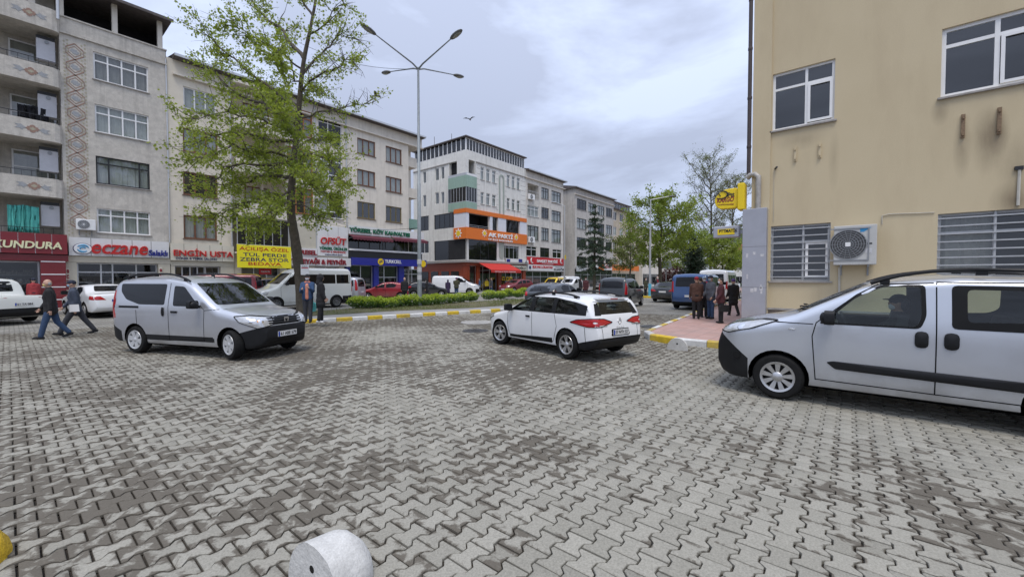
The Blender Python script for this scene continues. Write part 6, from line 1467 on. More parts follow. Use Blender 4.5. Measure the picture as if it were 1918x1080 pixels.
# ================================================================ TREES, HEDGE, GRASS
M_bark=mat('plane_bark',(.075,.062,.046),.95,var=.35,scale=8,fine=.3,bump=.6,blotch=.4,stain_col=(.13,.125,.09)); M_twig=mat('twig_bark',(.085,.07,.055),.9,var=.2)
L_plane=foliage('plane_leaves',(.19,.25,.035),(.35,.40,.085),.5); L_mid=foliage('linden_leaves',(.17,.24,.04),(.30,.35,.075),.5); L_pale=foliage('young_pale_leaves',(.20,.21,.085),(.13,.17,.04),.4)
L_dark=foliage('dark_needles',(.012,.03,.014),(.025,.05,.022),.12); L_cedar=foliage('cedar_needles',(.022,.05,.026),(.045,.075,.035),.12); L_maroon=foliage('maroon_leaves',(.05,.014,.018),(.09,.03,.025),.2)
L_hedge=foliage('hedge_leaves',(.055,.12,.02),(.10,.18,.03),.3); L_young=foliage('hedge_young_leaves',(.36,.46,.04),(.46,.54,.07),.4); L_grass=foliage('grass_blades',(.08,.13,.025),(.19,.19,.06),.3)
def atdepth(px,py,dep):
    d=ray(px,py); f2=Vector((fw.x,fw.y,0)).normalized(); t=dep/(d.dot(f2)); return Vector((0,0,CAMH))+d*t
LEAF=[(0,-.5),(.16,-.28),(.46,-.26),(.26,-.02),(.40,.24),(.13,.17),(0,.5),(-.13,.17),(-.40,.24),(-.26,-.02),(-.46,-.26),(-.16,-.28)]
OVAL=[(0,-.5),(.24,-.2),(.22,.2),(0,.5),(-.22,.2),(-.24,-.2)]
def leaf_mesh(name,pts,size,m_,shape,rs_,parent,droop=.5,fold=.12):
    """many single leaves as one crown mesh"""
    P=np.array(pts); N=len(P)
    if N==0: return
    sh=np.array(shape); nv=len(sh); sz=rs_.uniform(size[0],size[1],N)
    nrm=rs_.normal(0,1,(N,3)); nrm[:,2]+=droop; nrm/=np.linalg.norm(nrm,axis=1)[:,None]
    a=np.cross(nrm,rs_.normal(0,1,(N,3))); a/=np.linalg.norm(a,axis=1)[:,None]; b=np.cross(nrm,a)
    V=P[:,None,:]+sz[:,None,None]*(sh[None,:,0:1]*a[:,None,:]+sh[None,:,1:2]*b[:,None,:]+(-fold*np.abs(sh[None,:,0:1])*2)*nrm[:,None,:])
    o=bpy.data.objects.new(name,bulk_mesh(name,V,[tuple(range(nv))],m_)); C.objects.link(o); o.parent=parent; return o
def bez(pts,n):
    """smooth path through points"""
    pts=[Vector(p) for p in pts]; out=[]
    for i in range(len(pts)-1):
        p0,p1,p2,p3=pts[max(0,i-1)],pts[i],pts[i+1],pts[min(len(pts)-1,i+2)]
        for k in range(n):
            t=k/n; out.append(.5*((2*p1)+(p2-p0)*t+(2*p0-5*p1+4*p2-p3)*t*t+(3*p1-p0-3*p2+p3)*t**3))
    out.append(pts[-1]); return out
def grow(tb,lv,start,dirn,length,r0,rg,depth,leafn,spread,up_,bare,lp=.35):
    n=max(3,int(length/.35)); p=Vector(start); d=Vector(dirn).normalized(); path=[p.copy()]
    for i in range(n):
        d=(d+Vector((rg.gauss(0,.16),rg.gauss(0,.16),rg.gauss(0,.13)+up_*.06))).normalized(); p=p+d*(length/n); path.append(p.copy())
    tb.tube(path,[r0*(1-.8*i/n) for i in range(n+1)],5 if r0>.02 else 3,cap=False)
    if depth>0:
        k=max(2,int(length*spread))
        for j in range(k):
            t=rg.uniform(.25,1.); q=path[min(n,int(t*n))]; dd=(d*rg.uniform(.3,.9)+Vector((rg.gauss(0,1),rg.gauss(0,1),rg.gauss(0,.7)))*.75).normalized()
            grow(tb,lv,q,dd,length*rg.uniform(.35,.6),r0*.45,rg,depth-1,leafn,spread*1.25,up_,bare,lp)
    if depth<=1 and rg.random()>bare:
        for j in range(leafn):
            t=rg.uniform(.2,1.05); q=path[min(n,int(t*n))]; lv.append((q.x+rg.gauss(0,lp*.4),q.y+rg.gauss(0,lp*.4),q.z+rg.gauss(0,lp*.35)-.05))
def tree(name,label,base,trunk,radii,limbs,leafm,seed,leafn=9,lsize=(.12,.2),shape=LEAF,group=None,depth=2,spread=2.4,twig_r=.02,bare=.1,lp=.35,limb_r=None,cat='tree',tl=1.):
    root=thing(name,label,cat,base,0,group); rg=random.Random(seed); rs_=np.random.RandomState(seed); B=Vector(base)
    tb=MB(); path=[p-B for p in bez(trunk,5)]; rr=np.interp(np.linspace(0,1,len(path)),np.linspace(0,1,len(radii)),radii)
    rr=[r_*(1+.06*rg.uniform(-1,1)) for r_ in rr]; rr[0]*=1.35
    tb.tube(path,rr,14); lv=[]; wb_=MB()
    for lb in limbs:
        pts,bk=lb[0],(lb[1] if len(lb)>1 else bare); lpth=[Vector(p)-B for p in bez(pts,4)]; L_=sum((lpth[i+1]-lpth[i]).length for i in range(len(lpth)-1)); r0=limb_r or max(.025,.016*L_)
        for i in range(1,len(lpth)-1): lpth[i]+=Vector((rg.gauss(0,.06),rg.gauss(0,.06),rg.gauss(0,.06)))
        wb_.tube(lpth,[max(.012,r0*(1-.8*i/(len(lpth)-1))) for i in range(len(lpth))],7)
        for i in range(2,len(lpth)):
            for k in range(2 if L_>2 else 1):
                d=(lpth[i]-lpth[i-1]).normalized(); dd=(d*.7+Vector((rg.gauss(0,1),rg.gauss(0,1),rg.gauss(.1,.7)))*.7).normalized()
                grow(wb_,lv,lpth[i],dd,rg.uniform(.7,1.4)*tl*min(1.2,max(.5,L_/3.2)),twig_r,rg,depth-1,leafn,spread,.3,bk,lp)
        grow(wb_,lv,lpth[-1],lpth[-1]-lpth[-2],1.2,twig_r,rg,1,leafn,spread,.3,bk,lp)
    tb.build('trunk',M_bark,root,smooth=60,off=(0,0,0)); wb_.build('limbs',M_twig,root,smooth=60,off=(0,0,0),fix=False)
    leaf_mesh('crown',lv,lsize,leafm,shape,rs_,root); return root,len(lv)
# ---- the plane tree on the island
tb_=gnd(567,588,.15); dT=tb_.dot(Vector((fw.x,fw.y,0)).normalized())
AD=lambda px,py,o=0.: atdepth(px,py,dT+o)
trunk=[tb_]+[AD(*p) for p in ((562,520),(553,450),(545,395),(548,330),(555,260),(560,200),(568,120),(582,50),(598,-40),(606,-130))]
LB=[]
def lb(bk,*p):
    x0,y0=p[0][:2]; out=[]
    for q in p:                               # limbs end inside the crown outline; the twigs reach it
        o_=q[2]*.7 if len(q)>2 else 0.; out.append(AD(x0+(q[0]-x0)*.76,y0+(q[1]-y0)*.82,o_))
    LB.append((out,bk))
lb(.05,(556,240),(470,190,1),(395,150,2),(325,100,2.5)); lb(.05,(555,255),(470,215,-1),(390,205,-2),(305,215,-2.5)); lb(.05,(552,290),(470,285,-1.5),(400,275,-2.8),(318,300,-3.4))
lb(.1,(549,330),(480,330,1.5),(410,350,2.6),(335,345,3)); lb(.1,(547,360),(490,375,-1),(420,390,-2),(362,410,-2.6)); lb(.15,(546,385),(500,410,.8),(455,425,1.6))
lb(.1,(552,300),(600,290,-1.6),(640,300,-2.6),(655,340,-3)); lb(.2,(548,345),(600,345,1),(640,370,2),(660,400,2.4)); lb(.72,(557,225),(620,205,.8),(680,195,1.5),(730,185,2.))
lb(.62,(562,170),(620,130,-1),(665,110,-1.8),(695,100,-2.)); lb(.7,(566,140),(610,90,1.2),(655,60,2),(690,55,2.5)); lb(.1,(566,130),(510,90,-1),(450,60,-2),(395,20,-2.6)); lb(.1,(570,110),(520,50,1.4),(470,10,2.4),(430,-40,3))
lb(.5,(578,70),(625,30,-1),(660,-20,-1.6)); lb(.2,(586,30),(550,-30,.8),(520,-90,1.4)); lb(.4,(597,-30),(635,-80,.6),(650,-130,1)); lb(.1,(556,230),(520,200,2.2),(500,170,3.8),(480,140,4.8)); lb(.1,(556,245),(540,230,-2.4),(520,215,-3.8),(500,200,-4.6))
lb(.1,(550,320),(530,310,2.4),(510,310,4),(500,320,4.8)); lb(.15,(549,330),(560,320,-2.2),(575,330,-3.6),(590,345,-4.2)); lb(.2,(560,180),(590,160,2.4),(620,170,4)); lb(.1,(563,160),(530,120,-2.4),(500,90,-3.8)); lb(.15,(553,280),(610,255,2.2),(640,255,3.6))
lb(.1,(548,370),(520,390,-2),(490,400,-3.2),(465,420,-3.8)); lb(.25,(548,380),(585,390,-1.2),(610,410,-2)); lb(.1,(560,200),(480,150,.2),(400,90,.4),(340,40,.2)); lb(.05,(555,265),(440,250,.5),(365,245,1),(310,265,1.2)); lb(.1,(551,300),(450,310,.4),(380,320,.6),(330,390,.5))
PLANE,nl=tree('plane_tree','tall plane tree in young leaf with a dark bent trunk on the grass island','%s' and tb_,trunk,[.25,.22,.2,.17,.145,.125,.105,.085,.065,.045,.02],LB,L_plane,11,leafn=21,lsize=(.065,.14),depth=2,spread=2.3,lp=.24,tl=.95)
# ---- trees further down the street
def auto_tree(name,label,base,h,cr_,hb,leafm,seed,n=14,leafn=10,lsize=(.2,.34),bare=.1,group=None,r0=.2,shape=OVAL,spread=2.,up_=.5,cat='tree',lp=.5):
    B=Vector(base); rg=random.Random(seed); tr=[B+Vector((rg.gauss(0,.05)*t*h*.25,rg.gauss(0,.05)*t*h*.25,h*t)) for t in (0,.2,.4,.6,.8,1.)]
    lim=[]
    for i in range(n):
        t=hb/h+(1-hb/h)*(i+.3)/n*.95; a=i*2.4+rg.uniform(-.4,.4); k=cr_*(math.sin(PI*min(1,.18+.82*(t-hb/h)/(1-hb/h)))**.7)*rg.uniform(.75,1.1); p=B+Vector((0,0,h*t)); p=tr[min(4,int(t*5))].lerp(tr[min(5,int(t*5)+1)],t*5-int(t*5))
        e=p+Vector((math.cos(a)*k,math.sin(a)*k,k*up_*rg.uniform(.5,1.2))); lim.append(([p,p.lerp(e,.5)+Vector((0,0,-.05*k)),e],bare))
    return tree(name,label,base,tr,[r0,r0*.8,r0*.62,r0*.45,r0*.28,.03],lim,leafm,seed,leafn=leafn,lsize=lsize,shape=shape,group=group,spread=spread,bare=bare,twig_r=.022,lp=lp,cat=cat)
g_=lambda px,py: gnd(px,py,.13)
auto_tree('street_tree','round green street tree with thin top beyond the second lamp post',atdepth(1236,556,40)*1.0+Vector((0,0,-atdepth(1236,556,40).z+.13)),9.9,3.3,2.6,L_mid,21,n=24,leafn=13,lsize=(.14,.26),r0=.22,up_=.5)
p=atdepth(1290,556,54); auto_tree('street_tree','broad light green street tree behind the dark conifer',(p.x,p.y,.13),7.6,3.3,2.4,L_mid,22,n=20,leafn=11,lsize=(.16,.3),r0=.2)
p=atdepth(1330,556,58); auto_tree('poplar_tree','tall thin poplar with bare twigs above the blue van',(p.x,p.y,.13),19.,3.4,6,L_pale,23,n=30,leafn=6,lsize=(.10,.18),r0=.22,bare=.15,up_=1.25,spread=2.6)
p=atdepth(1372,556,62); auto_tree('poplar_tree','second bare-twigged poplar close to the yellow wall sign',(p.x,p.y,.13),16.5,3.0,6,L_pale,24,n=26,leafn=6,lsize=(.10,.18),r0=.2,bare=.15,up_=1.25,spread=2.6)
p=atdepth(1352,556,50); auto_tree('street_tree','loose green tree between the poplars',(p.x,p.y,.13),6.6,2.7,2.2,L_mid,25,n=16,leafn=8,lsize=(.16,.3),r0=.18)
p=atdepth(1392,556,75); auto_tree('street_tree','green tree partly behind the grey corner cladding',(p.x,p.y,.13),7.,3.,2.4,L_mid,27,n=14,leafn=8,lsize=(.2,.34),r0=.2)
p=atdepth(1180,560,52); auto_tree('street_tree','thin young tree in front of the beige block',(p.x,p.y,.13),7.2,2.6,2.6,L_pale,26,n=14,leafn=7,lsize=(.2,.3),r0=.14)
def conifer(name,label,base,h,r_,leafm,seed,whorls=16,per=7,hb=1.,droop=.25,dens=26,size=(.3,.5),bw=1.):
    root=thing(name,label,'conifer',base); rg=random.Random(seed); rs_=np.random.RandomState(seed); tb=MB(); tb.tube([(0,0,0),(.03,0,h*.5),(0,.02,h)],[.17*h/9,.11*h/9,.02],9); tb.build('trunk',M_bark,root,smooth=60,off=(0,0,0)); wb_=MB(); lv=[]
    for i in range(whorls):
        t=i/(whorls-1); z=hb+(h-hb)*t; k=r_*((1-t)**.75)*rg.uniform(.75,1.12)+.15
        for j in range(per):
            a=2*PI*j/per+i*.7+rg.uniform(-.25,.25); kk=k*rg.uniform(.7,1.1); e=Vector((math.cos(a)*kk,math.sin(a)*kk,z-droop*kk+rg.uniform(-.15,.15))); s0=Vector((0,0,z)); wb_.tube([s0,s0.lerp(e,.5)+Vector((0,0,.08*kk)),e],[.03,.02,.008],4,cap=False)
            for q in range(int(dens*kk/r_)+4):
                u=rg.uniform(.12,1.05); pnt=s0.lerp(e,u); lv.append((pnt.x+rg.gauss(0,.11*bw),pnt.y+rg.gauss(0,.11*bw),pnt.z+rg.gauss(0,.07*bw)))
    wb_.build('limbs',M_twig,root,off=(0,0,0),fix=False); leaf_mesh('needles',lv,size,leafm,[(0,-.5),(.07,-.1),(.06,.3),(0,.5),(-.06,.3),(-.07,-.1)],rs_,root,droop=.9); return root
p=atdepth(1113,552,43); conifer('cedar_tree','dark layered cedar standing before the grey office block',(p.x,p.y,.13),9.0,2.3,L_cedar,31,whorls=11,per=7,hb=2.6,droop=.3,dens=60,size=(.35,.6))
p=atdepth(1300,556,44); conifer('conifer','dense dark green cone-shaped conifer above the blue van',(p.x,p.y,.13),5.6,1.9,L_dark,32,whorls=24,per=9,hb=.3,droop=.2,dens=40,size=(.35,.55),bw=1.4)
def bush(name,label,base,rx,rz,leafm,seed,n=900,size=(.12,.22),topm=None,group=None,cat='shrub'):
    root=thing(name,label,cat,base,0,group); rs_=np.random.RandomState(seed); rg=random.Random(seed); tb=MB()
    for k in range(7): a=rg.uniform(0,6.28); tb.tube([(0,0,0),(math.cos(a)*rx*.3,math.sin(a)*rx*.3,rz*.6),(math.cos(a)*rx*.6,math.sin(a)*rx*.6,rz*1.2)],[.02,.014,.006],4)
    tb.build('stems',M_twig,root,off=(0,0,0),fix=False); lo,hi=[],[]
    for i in range(n):
        v=Vector((rg.gauss(0,1),rg.gauss(0,1),rg.gauss(0,1))).normalized()*(rg.random()**.28); k=1+.22*mnoise.noise((v.x*2.3+seed,v.y*2.3,v.z*2.3))
        z=rz*(1+v.z*k)*.98; p_=(v.x*rx*k,v.y*rx*k,max(.02,z))
        (hi if topm and z>rz*1.15+rg.gauss(0,.1) else lo).append(p_)
    leaf_mesh('foliage',lo,size,leafm,OVAL,rs_,root,droop=.6)
    if hi: leaf_mesh('young_foliage',hi,size,topm,OVAL,rs_,root,droop=.8)
    return root
p=gnd(1262,556,.13); p=atdepth(1262,556,47); bush('shrub','maroon leaved shrub beside the dark conifer',(p.x,p.y,.13),1.7,1.5,L_maroon,41,1500,(.2,.36))
p=atdepth(1252,562,33.); bush('shrub','low clipped green shrub on the far island by the lamp post',(p.x,p.y,.13),.75,.55,L_hedge,42,900,(.1,.17),L_young)
# hedge: single bushes in a row on the island
hx=[(674,577,1.0),(697,577,.95),(716,576,.9),(735,577,.85),(757,574,1.),(778,573,1.05),(801,572,.95),(822,570,1.0),(846,568,.95),(866,566,.85),(887,564,.9),(921,561,.95),(942,560,.85),(958,556,.95),(975,557,.8),(985,552,.9)]
protos=[]
for i,(px,py,k) in enumerate(hx):
    p=gnd(px,py,.14)
    if i<4: o=bush('hedge_bush','clipped yellow-green bush in the hedge row on the island',(p.x,p.y,.13),.58,.40,L_hedge,50+i,1500,(.06,.12),L_young,'hedge bushes on the island'); protos.append(o)
    else: o=copy_tree(protos[i%4])
    o.location=(p.x,p.y+.25,.13); o.rotation_euler=(0,0,i*1.3); kk=k*(1.+.012*(i>8)*i); o.scale=(kk*1.0,kk*1.0,kk*.86)
# grass on the island: single blades, one mass
rg=random.Random(9); gv=[]
for i in range(26000):
    x,y=rg.uniform(7.3,31),rg.uniform(15.6,23.5)
    if not inpoly(x,y,grass_poly): continue
    if mnoise.noise((x*.6,y*.6,.3))+rg.gauss(0,.25)<-.05: continue
    gv.append((x,y))
N=len(gv); G=np.array(gv); rs_=np.random.RandomState(2); an=rs_.uniform(0,6.28,N); h_=rs_.uniform(.04,.13,N); wd_=rs_.uniform(.006,.014,N); ln=rs_.normal(0,.05,(N,2))
V=np.zeros((N,3,3)); V[:,0,0]=G[:,0]-np.cos(an)*wd_; V[:,0,1]=G[:,1]-np.sin(an)*wd_; V[:,1,0]=G[:,0]+np.cos(an)*wd_; V[:,1,1]=G[:,1]+np.sin(an)*wd_; V[:,:2,2]=.148; V[:,2,0]=G[:,0]+ln[:,0]; V[:,2,1]=G[:,1]+ln[:,1]; V[:,2,2]=.15+h_
o=bpy.data.objects.new('grass',bulk_mesh('grass',V,[(0,1,2)],L_grass)); C.objects.link(o); tag(o,'short patchy grass on the island under the plane tree','grass',kind='stuff')
# ================================================================ SIGNS
def flat(name,c,rough=.45,**k): return mat(name,c,rough,var=.03,**k)
S_white=flat('sign_white',(.72,.72,.71),blotch=.12); S_cream=flat('sign_cream',(.66,.63,.52),blotch=.12); S_red=flat('letter_red',(.50,.018,.016)); S_dred=flat('letter_dark_red',(.26,.02,.03)); S_blue=flat('letter_blue',(.012,.02,.22)); S_navy=flat('letter_navy',(.015,.02,.10)); S_yel=flat('banner_yellow',(.84,.74,.02)); S_green=flat('letter_green',(.0,.13,.06)); S_gold=flat('letter_cream',(.74,.72,.45)); S_w=flat('letter_white',(.80,.80,.80)); S_bl=flat('letter_black',(.02,.02,.022)); S_ylogo=flat('logo_yellow',(.82,.56,.01)); S_redb=flat('sign_red',(.50,.012,.018)); S_mar=flat('sign_maroon',(.19,.012,.018),coat=.2); S_orange=flat('sign_orange',(.72,.17,.015)); S_sky=flat('logo_blue',(.06,.30,.52)); S_tur=flat('sign_turkcell_blue',(.012,.016,.26),coat=.3)
def sign(F_,label,p0,p1,t,b_,m_,y=-.3,th=.12,panels=0,joint=None,ref=None,name='shop_sign'):
    """a sign board; t,b read at pixel column ref (default the left edge)"""
    r_=p0 if ref is None else ref; z1=F_.pt(r_,t)[1]; z0=F_.pt(r_,b_)[1]; a0=F_.a(p0,(t+b_)/2); a1=F_.a(p1,(t+b_)/2)
    root=F_.root(name,label,'sign',a0,z=z0); n=max(1,panels)
    for i in range(n):
        x0,x1=a0+(a1-a0)*i/n,a0+(a1-a0)*(i+1)/n; g=.012 if n>1 else 0
        b=MB(); b.box(x0+g,x1-g,y-th,y,z0,z1); reg(b.build('panel' if n>1 else 'board',m_,root),root)
    if n>1: b=MB(); b.box(a0+.02,a1-.02,y-th+.03,y-.01,z0+.01,z1-.01); reg(b.build('frame',joint or M_joint,root),root)
    root['yf']=y-th; return root
def LT(F_,root,txt,m_,p0,p1,t,b_,ref=None,depth=.05,bold=.012,shear=0.,dy=0.):
    r_=p0 if ref is None else ref; z1=F_.pt(r_,t)[1]; z0=F_.pt(r_,b_)[1]; mid=(t+b_)/2
    lettering(txt,root,m_,F_.a(p0,mid),F_.a(p1,mid),z0,z1,root['yf']-.003-dy,depth,bold,shear)
def disc(F_,root,px,py,rpx,m_,name,dy=.01,asp=1.,th=.03):
    a,z=F_.pt(px,py); r_=abs(F_.pt(px,py-rpx)[1]-z); y=root['yf']-dy; b=MB(); b.lathe([(0.001,y-th),(r_,y-th),(r_*1.03,y-th*.6),(r_*1.03,y)],28,'y',(0,0,0))
    b.v=[(a+x*asp,yy,z+zz) for x,yy,zz in b.v]; return reg(b.build(name,m_,root,smooth=40),root),a,z,r_
s=sign(FF,'maroon fascia sign with cream capital letters over the shoe shop',-70,125,441,477,S_mar,y=-.43,panels=6,joint=M_white,ref=124)
LT(FF,s,'KUNDURA',S_gold,-14,114.5,455,468,ref=114,bold=.03,shear=.12)
s=sign(FF,'long white pharmacy sign with red italic word and round blue emblem',127.5,315,444,478,S_white,y=-.13,panels=5,ref=128)
o,a,z,r_=disc(FF,s,154,466,10,S_navy,'emblem_rim',asp=1.25); o,a,z,r_=disc(FF,s,154,466,9.2,S_w,'emblem',dy=.035,asp=1.25)
y=s['yf']-.07
for k,(t0,t1,rr) in enumerate(((.3,2.6,.72),(3.3,5.6,.62),(.2,3.6,.32))):
    b=MB(); b.tube([(a+r_*1.2*rr*math.cos(t),y,z+r_*rr*math.sin(t)) for t in np.linspace(t0,t1,14)],[.02+.03*math.sin(PI*i/13) for i in range(14)],6); reg(b.build('emblem_swirl',S_sky,s),s)
LT(FF,s,'eczane',S_red,170,275,457,475,bold=.016,shear=.2,depth=.1); LT(FF,s,'Salaklı',S_blue,276.5,312,468,479,bold=.02,shear=.1,depth=.06)
s=sign(FF,'cream restaurant sign with red capitals and small navy line below',317,436,455.5,487,S_cream,y=-.13,panels=5)
LT(FF,s,'ENGİN USTA',S_red,323,434,464,479,bold=.016,depth=.08); LT(FF,s,'DÖNER & YEMEK SALONU',S_navy,328,404,480.5,485.5,bold=.012,depth=.02)
s=sign(FF,'bright yellow banner with red and navy offer lettering below the glazed balcony',437,537.5,458,501,S_yel,y=-.72,th=.03,name='banner')
LT(FF,s,'AÇILIŞA ÖZEL',S_red,441,533,461,470.5,bold=.012,depth=.004); LT(FF,s,'TÜL PERDE',S_navy,448,529,472,480,bold=.012,depth=.004); LT(FF,s,'ZEBRA STOR',S_navy,442,533,482,489,bold=.012,depth=.004); LT(FF,s,'BEDAVA',S_red,458,519,491,496.8,bold=.012,depth=.004); LT(FF,s,'FİYATLARA',S_navy,496,521,498,500,bold=.01,depth=.004)
s=sign(FF,'tall white dairy shop sign with red name and green second line',592.5,650,421,478.5,S_white,y=-.07,panels=3)
LT(FF,s,'OFSÜT',S_red,598,646,441,457,bold=.018,shear=.12,depth=.09); LT(FF,s,'YÖRESEL ÜRÜNLER',S_green,596,648.5,460.5,467,bold=.02); LT(FF,s,'TOPTAN & PERAKENDE',S_red,598,645,469,472.5,bold=.015,depth=.02); LT(FF,s,'www.ofsut.com',S_navy,606,639,474.5,477.5,bold=.01,depth=.02)
s=sign(FF,'long white butter and cheese sign with dark red letters behind the tree trunk',538,655,479.5,496.5,S_white,y=-.1,panels=5); LT(FF,s,'TEREYAĞI & PEYNİR',S_dred,543,646,481,493.5,bold=.03,depth=.09)
s=sign(FF,'short white sign with one dark red word above the cheese sign',538.5,592,463,479,S_white,y=-.09); LT(FF,s,'YÖRESEL',S_dred,542.5,591,465,476,bold=.03,depth=.07)
s=sign(FF,'white cafe fascia with raised green capitals above the striped awnings',650.5,791,421.5,438,S_white,y=-.12); LT(FF,s,'YÖRESEL KÖY KAHVALTISI',S_green,651.5,764,424,434,bold=.028,depth=.09)
s=sign(FF,'deep blue phone shop fascia with yellow disc and white capitals',655.5,794,482,496,S_tur,y=-.1,th=.3); o,a,z,r_=disc(FF,s,708.5,490.2,6.,S_ylogo,'logo_disc',dy=.0); y=s['yf']-.034
for k in (-1,1): b=MB(); b.bar((a-r_*.6,y,z-r_*.25+k*r_*.2),(a+r_*.6,y,z+r_*.3+k*r_*.2),.01,.06); reg(b.build('logo_stroke',S_navy,s),s)
LT(FF,s,'TURKCELL',S_w,716,746.5,486.4,492.8,bold=.02,depth=.04); disc(FF,s,788,494,6.,S_ylogo,'logo_disc',dy=.0)
# awnings
M_awm=mat('maroon_awning',(.13,.03,.045),.9,var=.1); M_awr=mat('red_awning',(.50,.03,.022),.85,var=.06)
def awning(F_,label,p0,p1,t,drop,out,m_,y0=-.1,scallop=True,txt=None,ref=None):
    a0=F_.a(p0,t); a1=F_.a(p1,t); z=F_.pt(p0 if ref is None else ref,t)[1]; root=F_.root('awning',label,'awning',a0,z=z-drop); b=MB(); b.add([(a0,y0,z),(a1,y0,z),(a1,y0-out,z-drop),(a0,y0-out,z-drop),(a0,y0,z-.02),(a1,y0,z-.02),(a1,y0-out,z-drop-.02),(a0,y0-out,z-drop-.02)],[(0,1,2,3),(7,6,5,4),(0,4,5,1),(1,5,6,2),(2,6,7,3),(3,7,4,0)]); reg(b.build('canvas',m_,root),root)
    n=int((a1-a0)/.3)
    for i in range(n):
        x0,x1=a0+(a1-a0)*i/n,a0+(a1-a0)*(i+1)/n; k=MB(); h=.26
        k.prism([(x0,z-drop-.021),(x1,z-drop-.021),(x1,z-drop-h*.7),((x0+x1)/2,z-drop-h),(x0,z-drop-h*.7)] if scallop else [(x0,z-drop-.021),(x1+.002,z-drop-.021),(x1+.002,z-drop-h*1.2),(x0,z-drop-h*1.2)],y0-out,y0-out+.012,'y'); reg(k.build('valance_flap',m_,root),root)
    for a in (a0+.05,a1-.05): b=MB(); b.bar((a,y0,z-drop-.1),(a,y0-out,z-drop-.03),.03,.03); reg(b.build('arm',M_grey,root),root)
    root['yf']=y0-out; 
    if txt: lettering(txt,root,S_w,a0+(a1-a0)*.12,a1-(a1-a0)*.2,z-drop-.26,z-drop-.1,y0-out-.004,.006,.01)
    return root
awning(FF,'maroon scalloped awning left of the cafe front, under the green lettering',651,727,438.5,.25,.75,M_awm); awning(FF,'maroon scalloped awning nearer the side street on the cafe front',729,791,442.5,.25,.75,M_awm,ref=729)
awning(FF,'red sloping shop awning with white print under the party office',893,950,492.5,.8,1.9,M_awr,scallop=False,txt='PASTANE ET VE SÜT ÜRÜNLERİ',y0=-.35)
# party office sign
s=FF.root('party_sign','orange party office band wrapped round the corner with white letters and sun emblems','sign',AX,z=zl0)
b=MB(); b.prism([(AX-.25,-.25),(AE,-.25),(AE,-.005),(AX-.005,-.005),(AX-.005,ul),(AX-.25,ul)],zl0,zl1); reg(b.build('board',S_orange,s),s); s['yf']=-.25
LT(FF,s,'AK PARTİ',S_w,911.5,957,433,443.5,bold=.035,depth=.08); LT(FF,s,'OF İLÇE BAŞKANLIĞI',S_w,911.5,957,445.2,450.5,bold=.025,depth=.05)
def sunburst(px,py,rp,side=False):
    if side: _,z=FF.pt(873,py); r_=.62; cu=ul*.55; 
    else: a,z=FF.pt(px,py); r_=abs(FF.pt(px,py-rp)[1]-z)
    n=8; out=[]
    for i in range(n*2): t=PI*i/n; q=r_ if i%2==0 else r_*.55; out.append((q*math.cos(t),q*math.sin(t)))
    for nm,m_,sc,d in (('emblem_rays',S_w,1.,.02),('emblem_bulb',S_ylogo,.52,.04)):
        b=MB(); p=[(x*sc,q*sc) for x,q in out] if sc==1. else [(r_*sc*math.cos(t),r_*sc*math.sin(t)) for t in np.linspace(0,2*PI,14)[:-1]]
        if side: b.prism([(cu+x,z+q) for x,q in p],AX-.25-d,AX-.251,'x')
        else: b.prism([(a+x,z+q) for x,q in p],-.25-d,-.251,'y')
        reg(b.build(nm,m_,s),s)
sunburst(904.5,437,7.5); sunburst(964,444.5,6.5); sunburst(0,436,0,True)
s=sign(FF,'red party sign with white capitals and two crescent marks',986,1056,480.5,494.3,S_redb,y=-.1); LT(FF,s,'SAADET PARTİSİ',S_w,1003,1041.5,484.3,491,bold=.03,depth=.05); LT(FF,s,'OF İLÇE BAŞKANLIĞI',S_w,1012,1034,492,493.7,bold=.01,depth=.02)
for px in (994.5,1049.5):
    a,z=FF.pt(px,487.5 if px<1000 else 489.); b=MB(); b.tube([(a+.34*math.cos(t),s['yf']-.03,z+.34*math.sin(t)) for t in np.linspace(1.9,5.2,12)],[.03+.07*math.sin(PI*i/11) for i in range(12)],6); reg(b.build('crescent',S_w,s),s)
s=sign(FF,'white restaurant sign with red capitals under the red party sign',986,1033,495,506.7,S_white,y=-.12); LT(FF,s,'BULVAR LOKANTASI',S_redb,995,1032,497,502,bold=.025,depth=.03); disc(FF,s,990,500.5,3,S_navy,'emblem')
s=sign(FF,'white hairdresser sign with black letters beside the restaurant sign',1033.3,1056,498,508,S_white,y=-.12); LT(FF,s,'İstanbul',S_navy,1038,1051,498.7,501,bold=.01,depth=.02); LT(FF,s,'KUAFÖR',S_bl,1035,1054,501.8,506.5,bold=.02,depth=.03)
s=sign(FF,'cream jeweller sign with dark capitals right of the red awning',943,984,496,505.5,S_cream,y=-.1); LT(FF,s,'CEVAHİROĞLU',S_bl,945,982,498.3,503.3,bold=.015,depth=.03)
s=sign(FF,'narrow blue and white strip sign above the jeweller sign',946,976,484,491.5,S_white,y=-.1); 
for p,q in ((946.5,953),(969,975.5)): r0=FF.rect(p,q,485,490.8); b=MB(); b.box(r0[0],r0[1],s['yf']-.02,s['yf']-.002,r0[2],r0[3]); reg(b.build('blue_block',S_blue,s),s)
s=sign(FF,'white shop sign with navy script on the grey office block',1104,1119,497,507,S_white,y=-.1); LT(FF,s,'Lafor',S_navy,1107,1116,499.5,504.5,bold=.015,depth=.02)
s=sign(FF,'bright red and orange fascia at the foot of the office block',1120,1195,494,505.5,S_orange,y=-.1,ref=1120); 
s=sign(FF,'square white sign with dark red capitals on the orange fascia',1128.5,1143,495,505.5,S_white,y=-.25,ref=1129); LT(FF,s,'BEZZANE',S_redb,1130,1141.5,497,501.8,bold=.02,depth=.02,ref=1129)
s=sign(FF,'pale grey shop sign behind the far lamp post on the block corner',1078,1097,498,508,flat('sign_grey',(.45,.46,.47)),y=-.1)
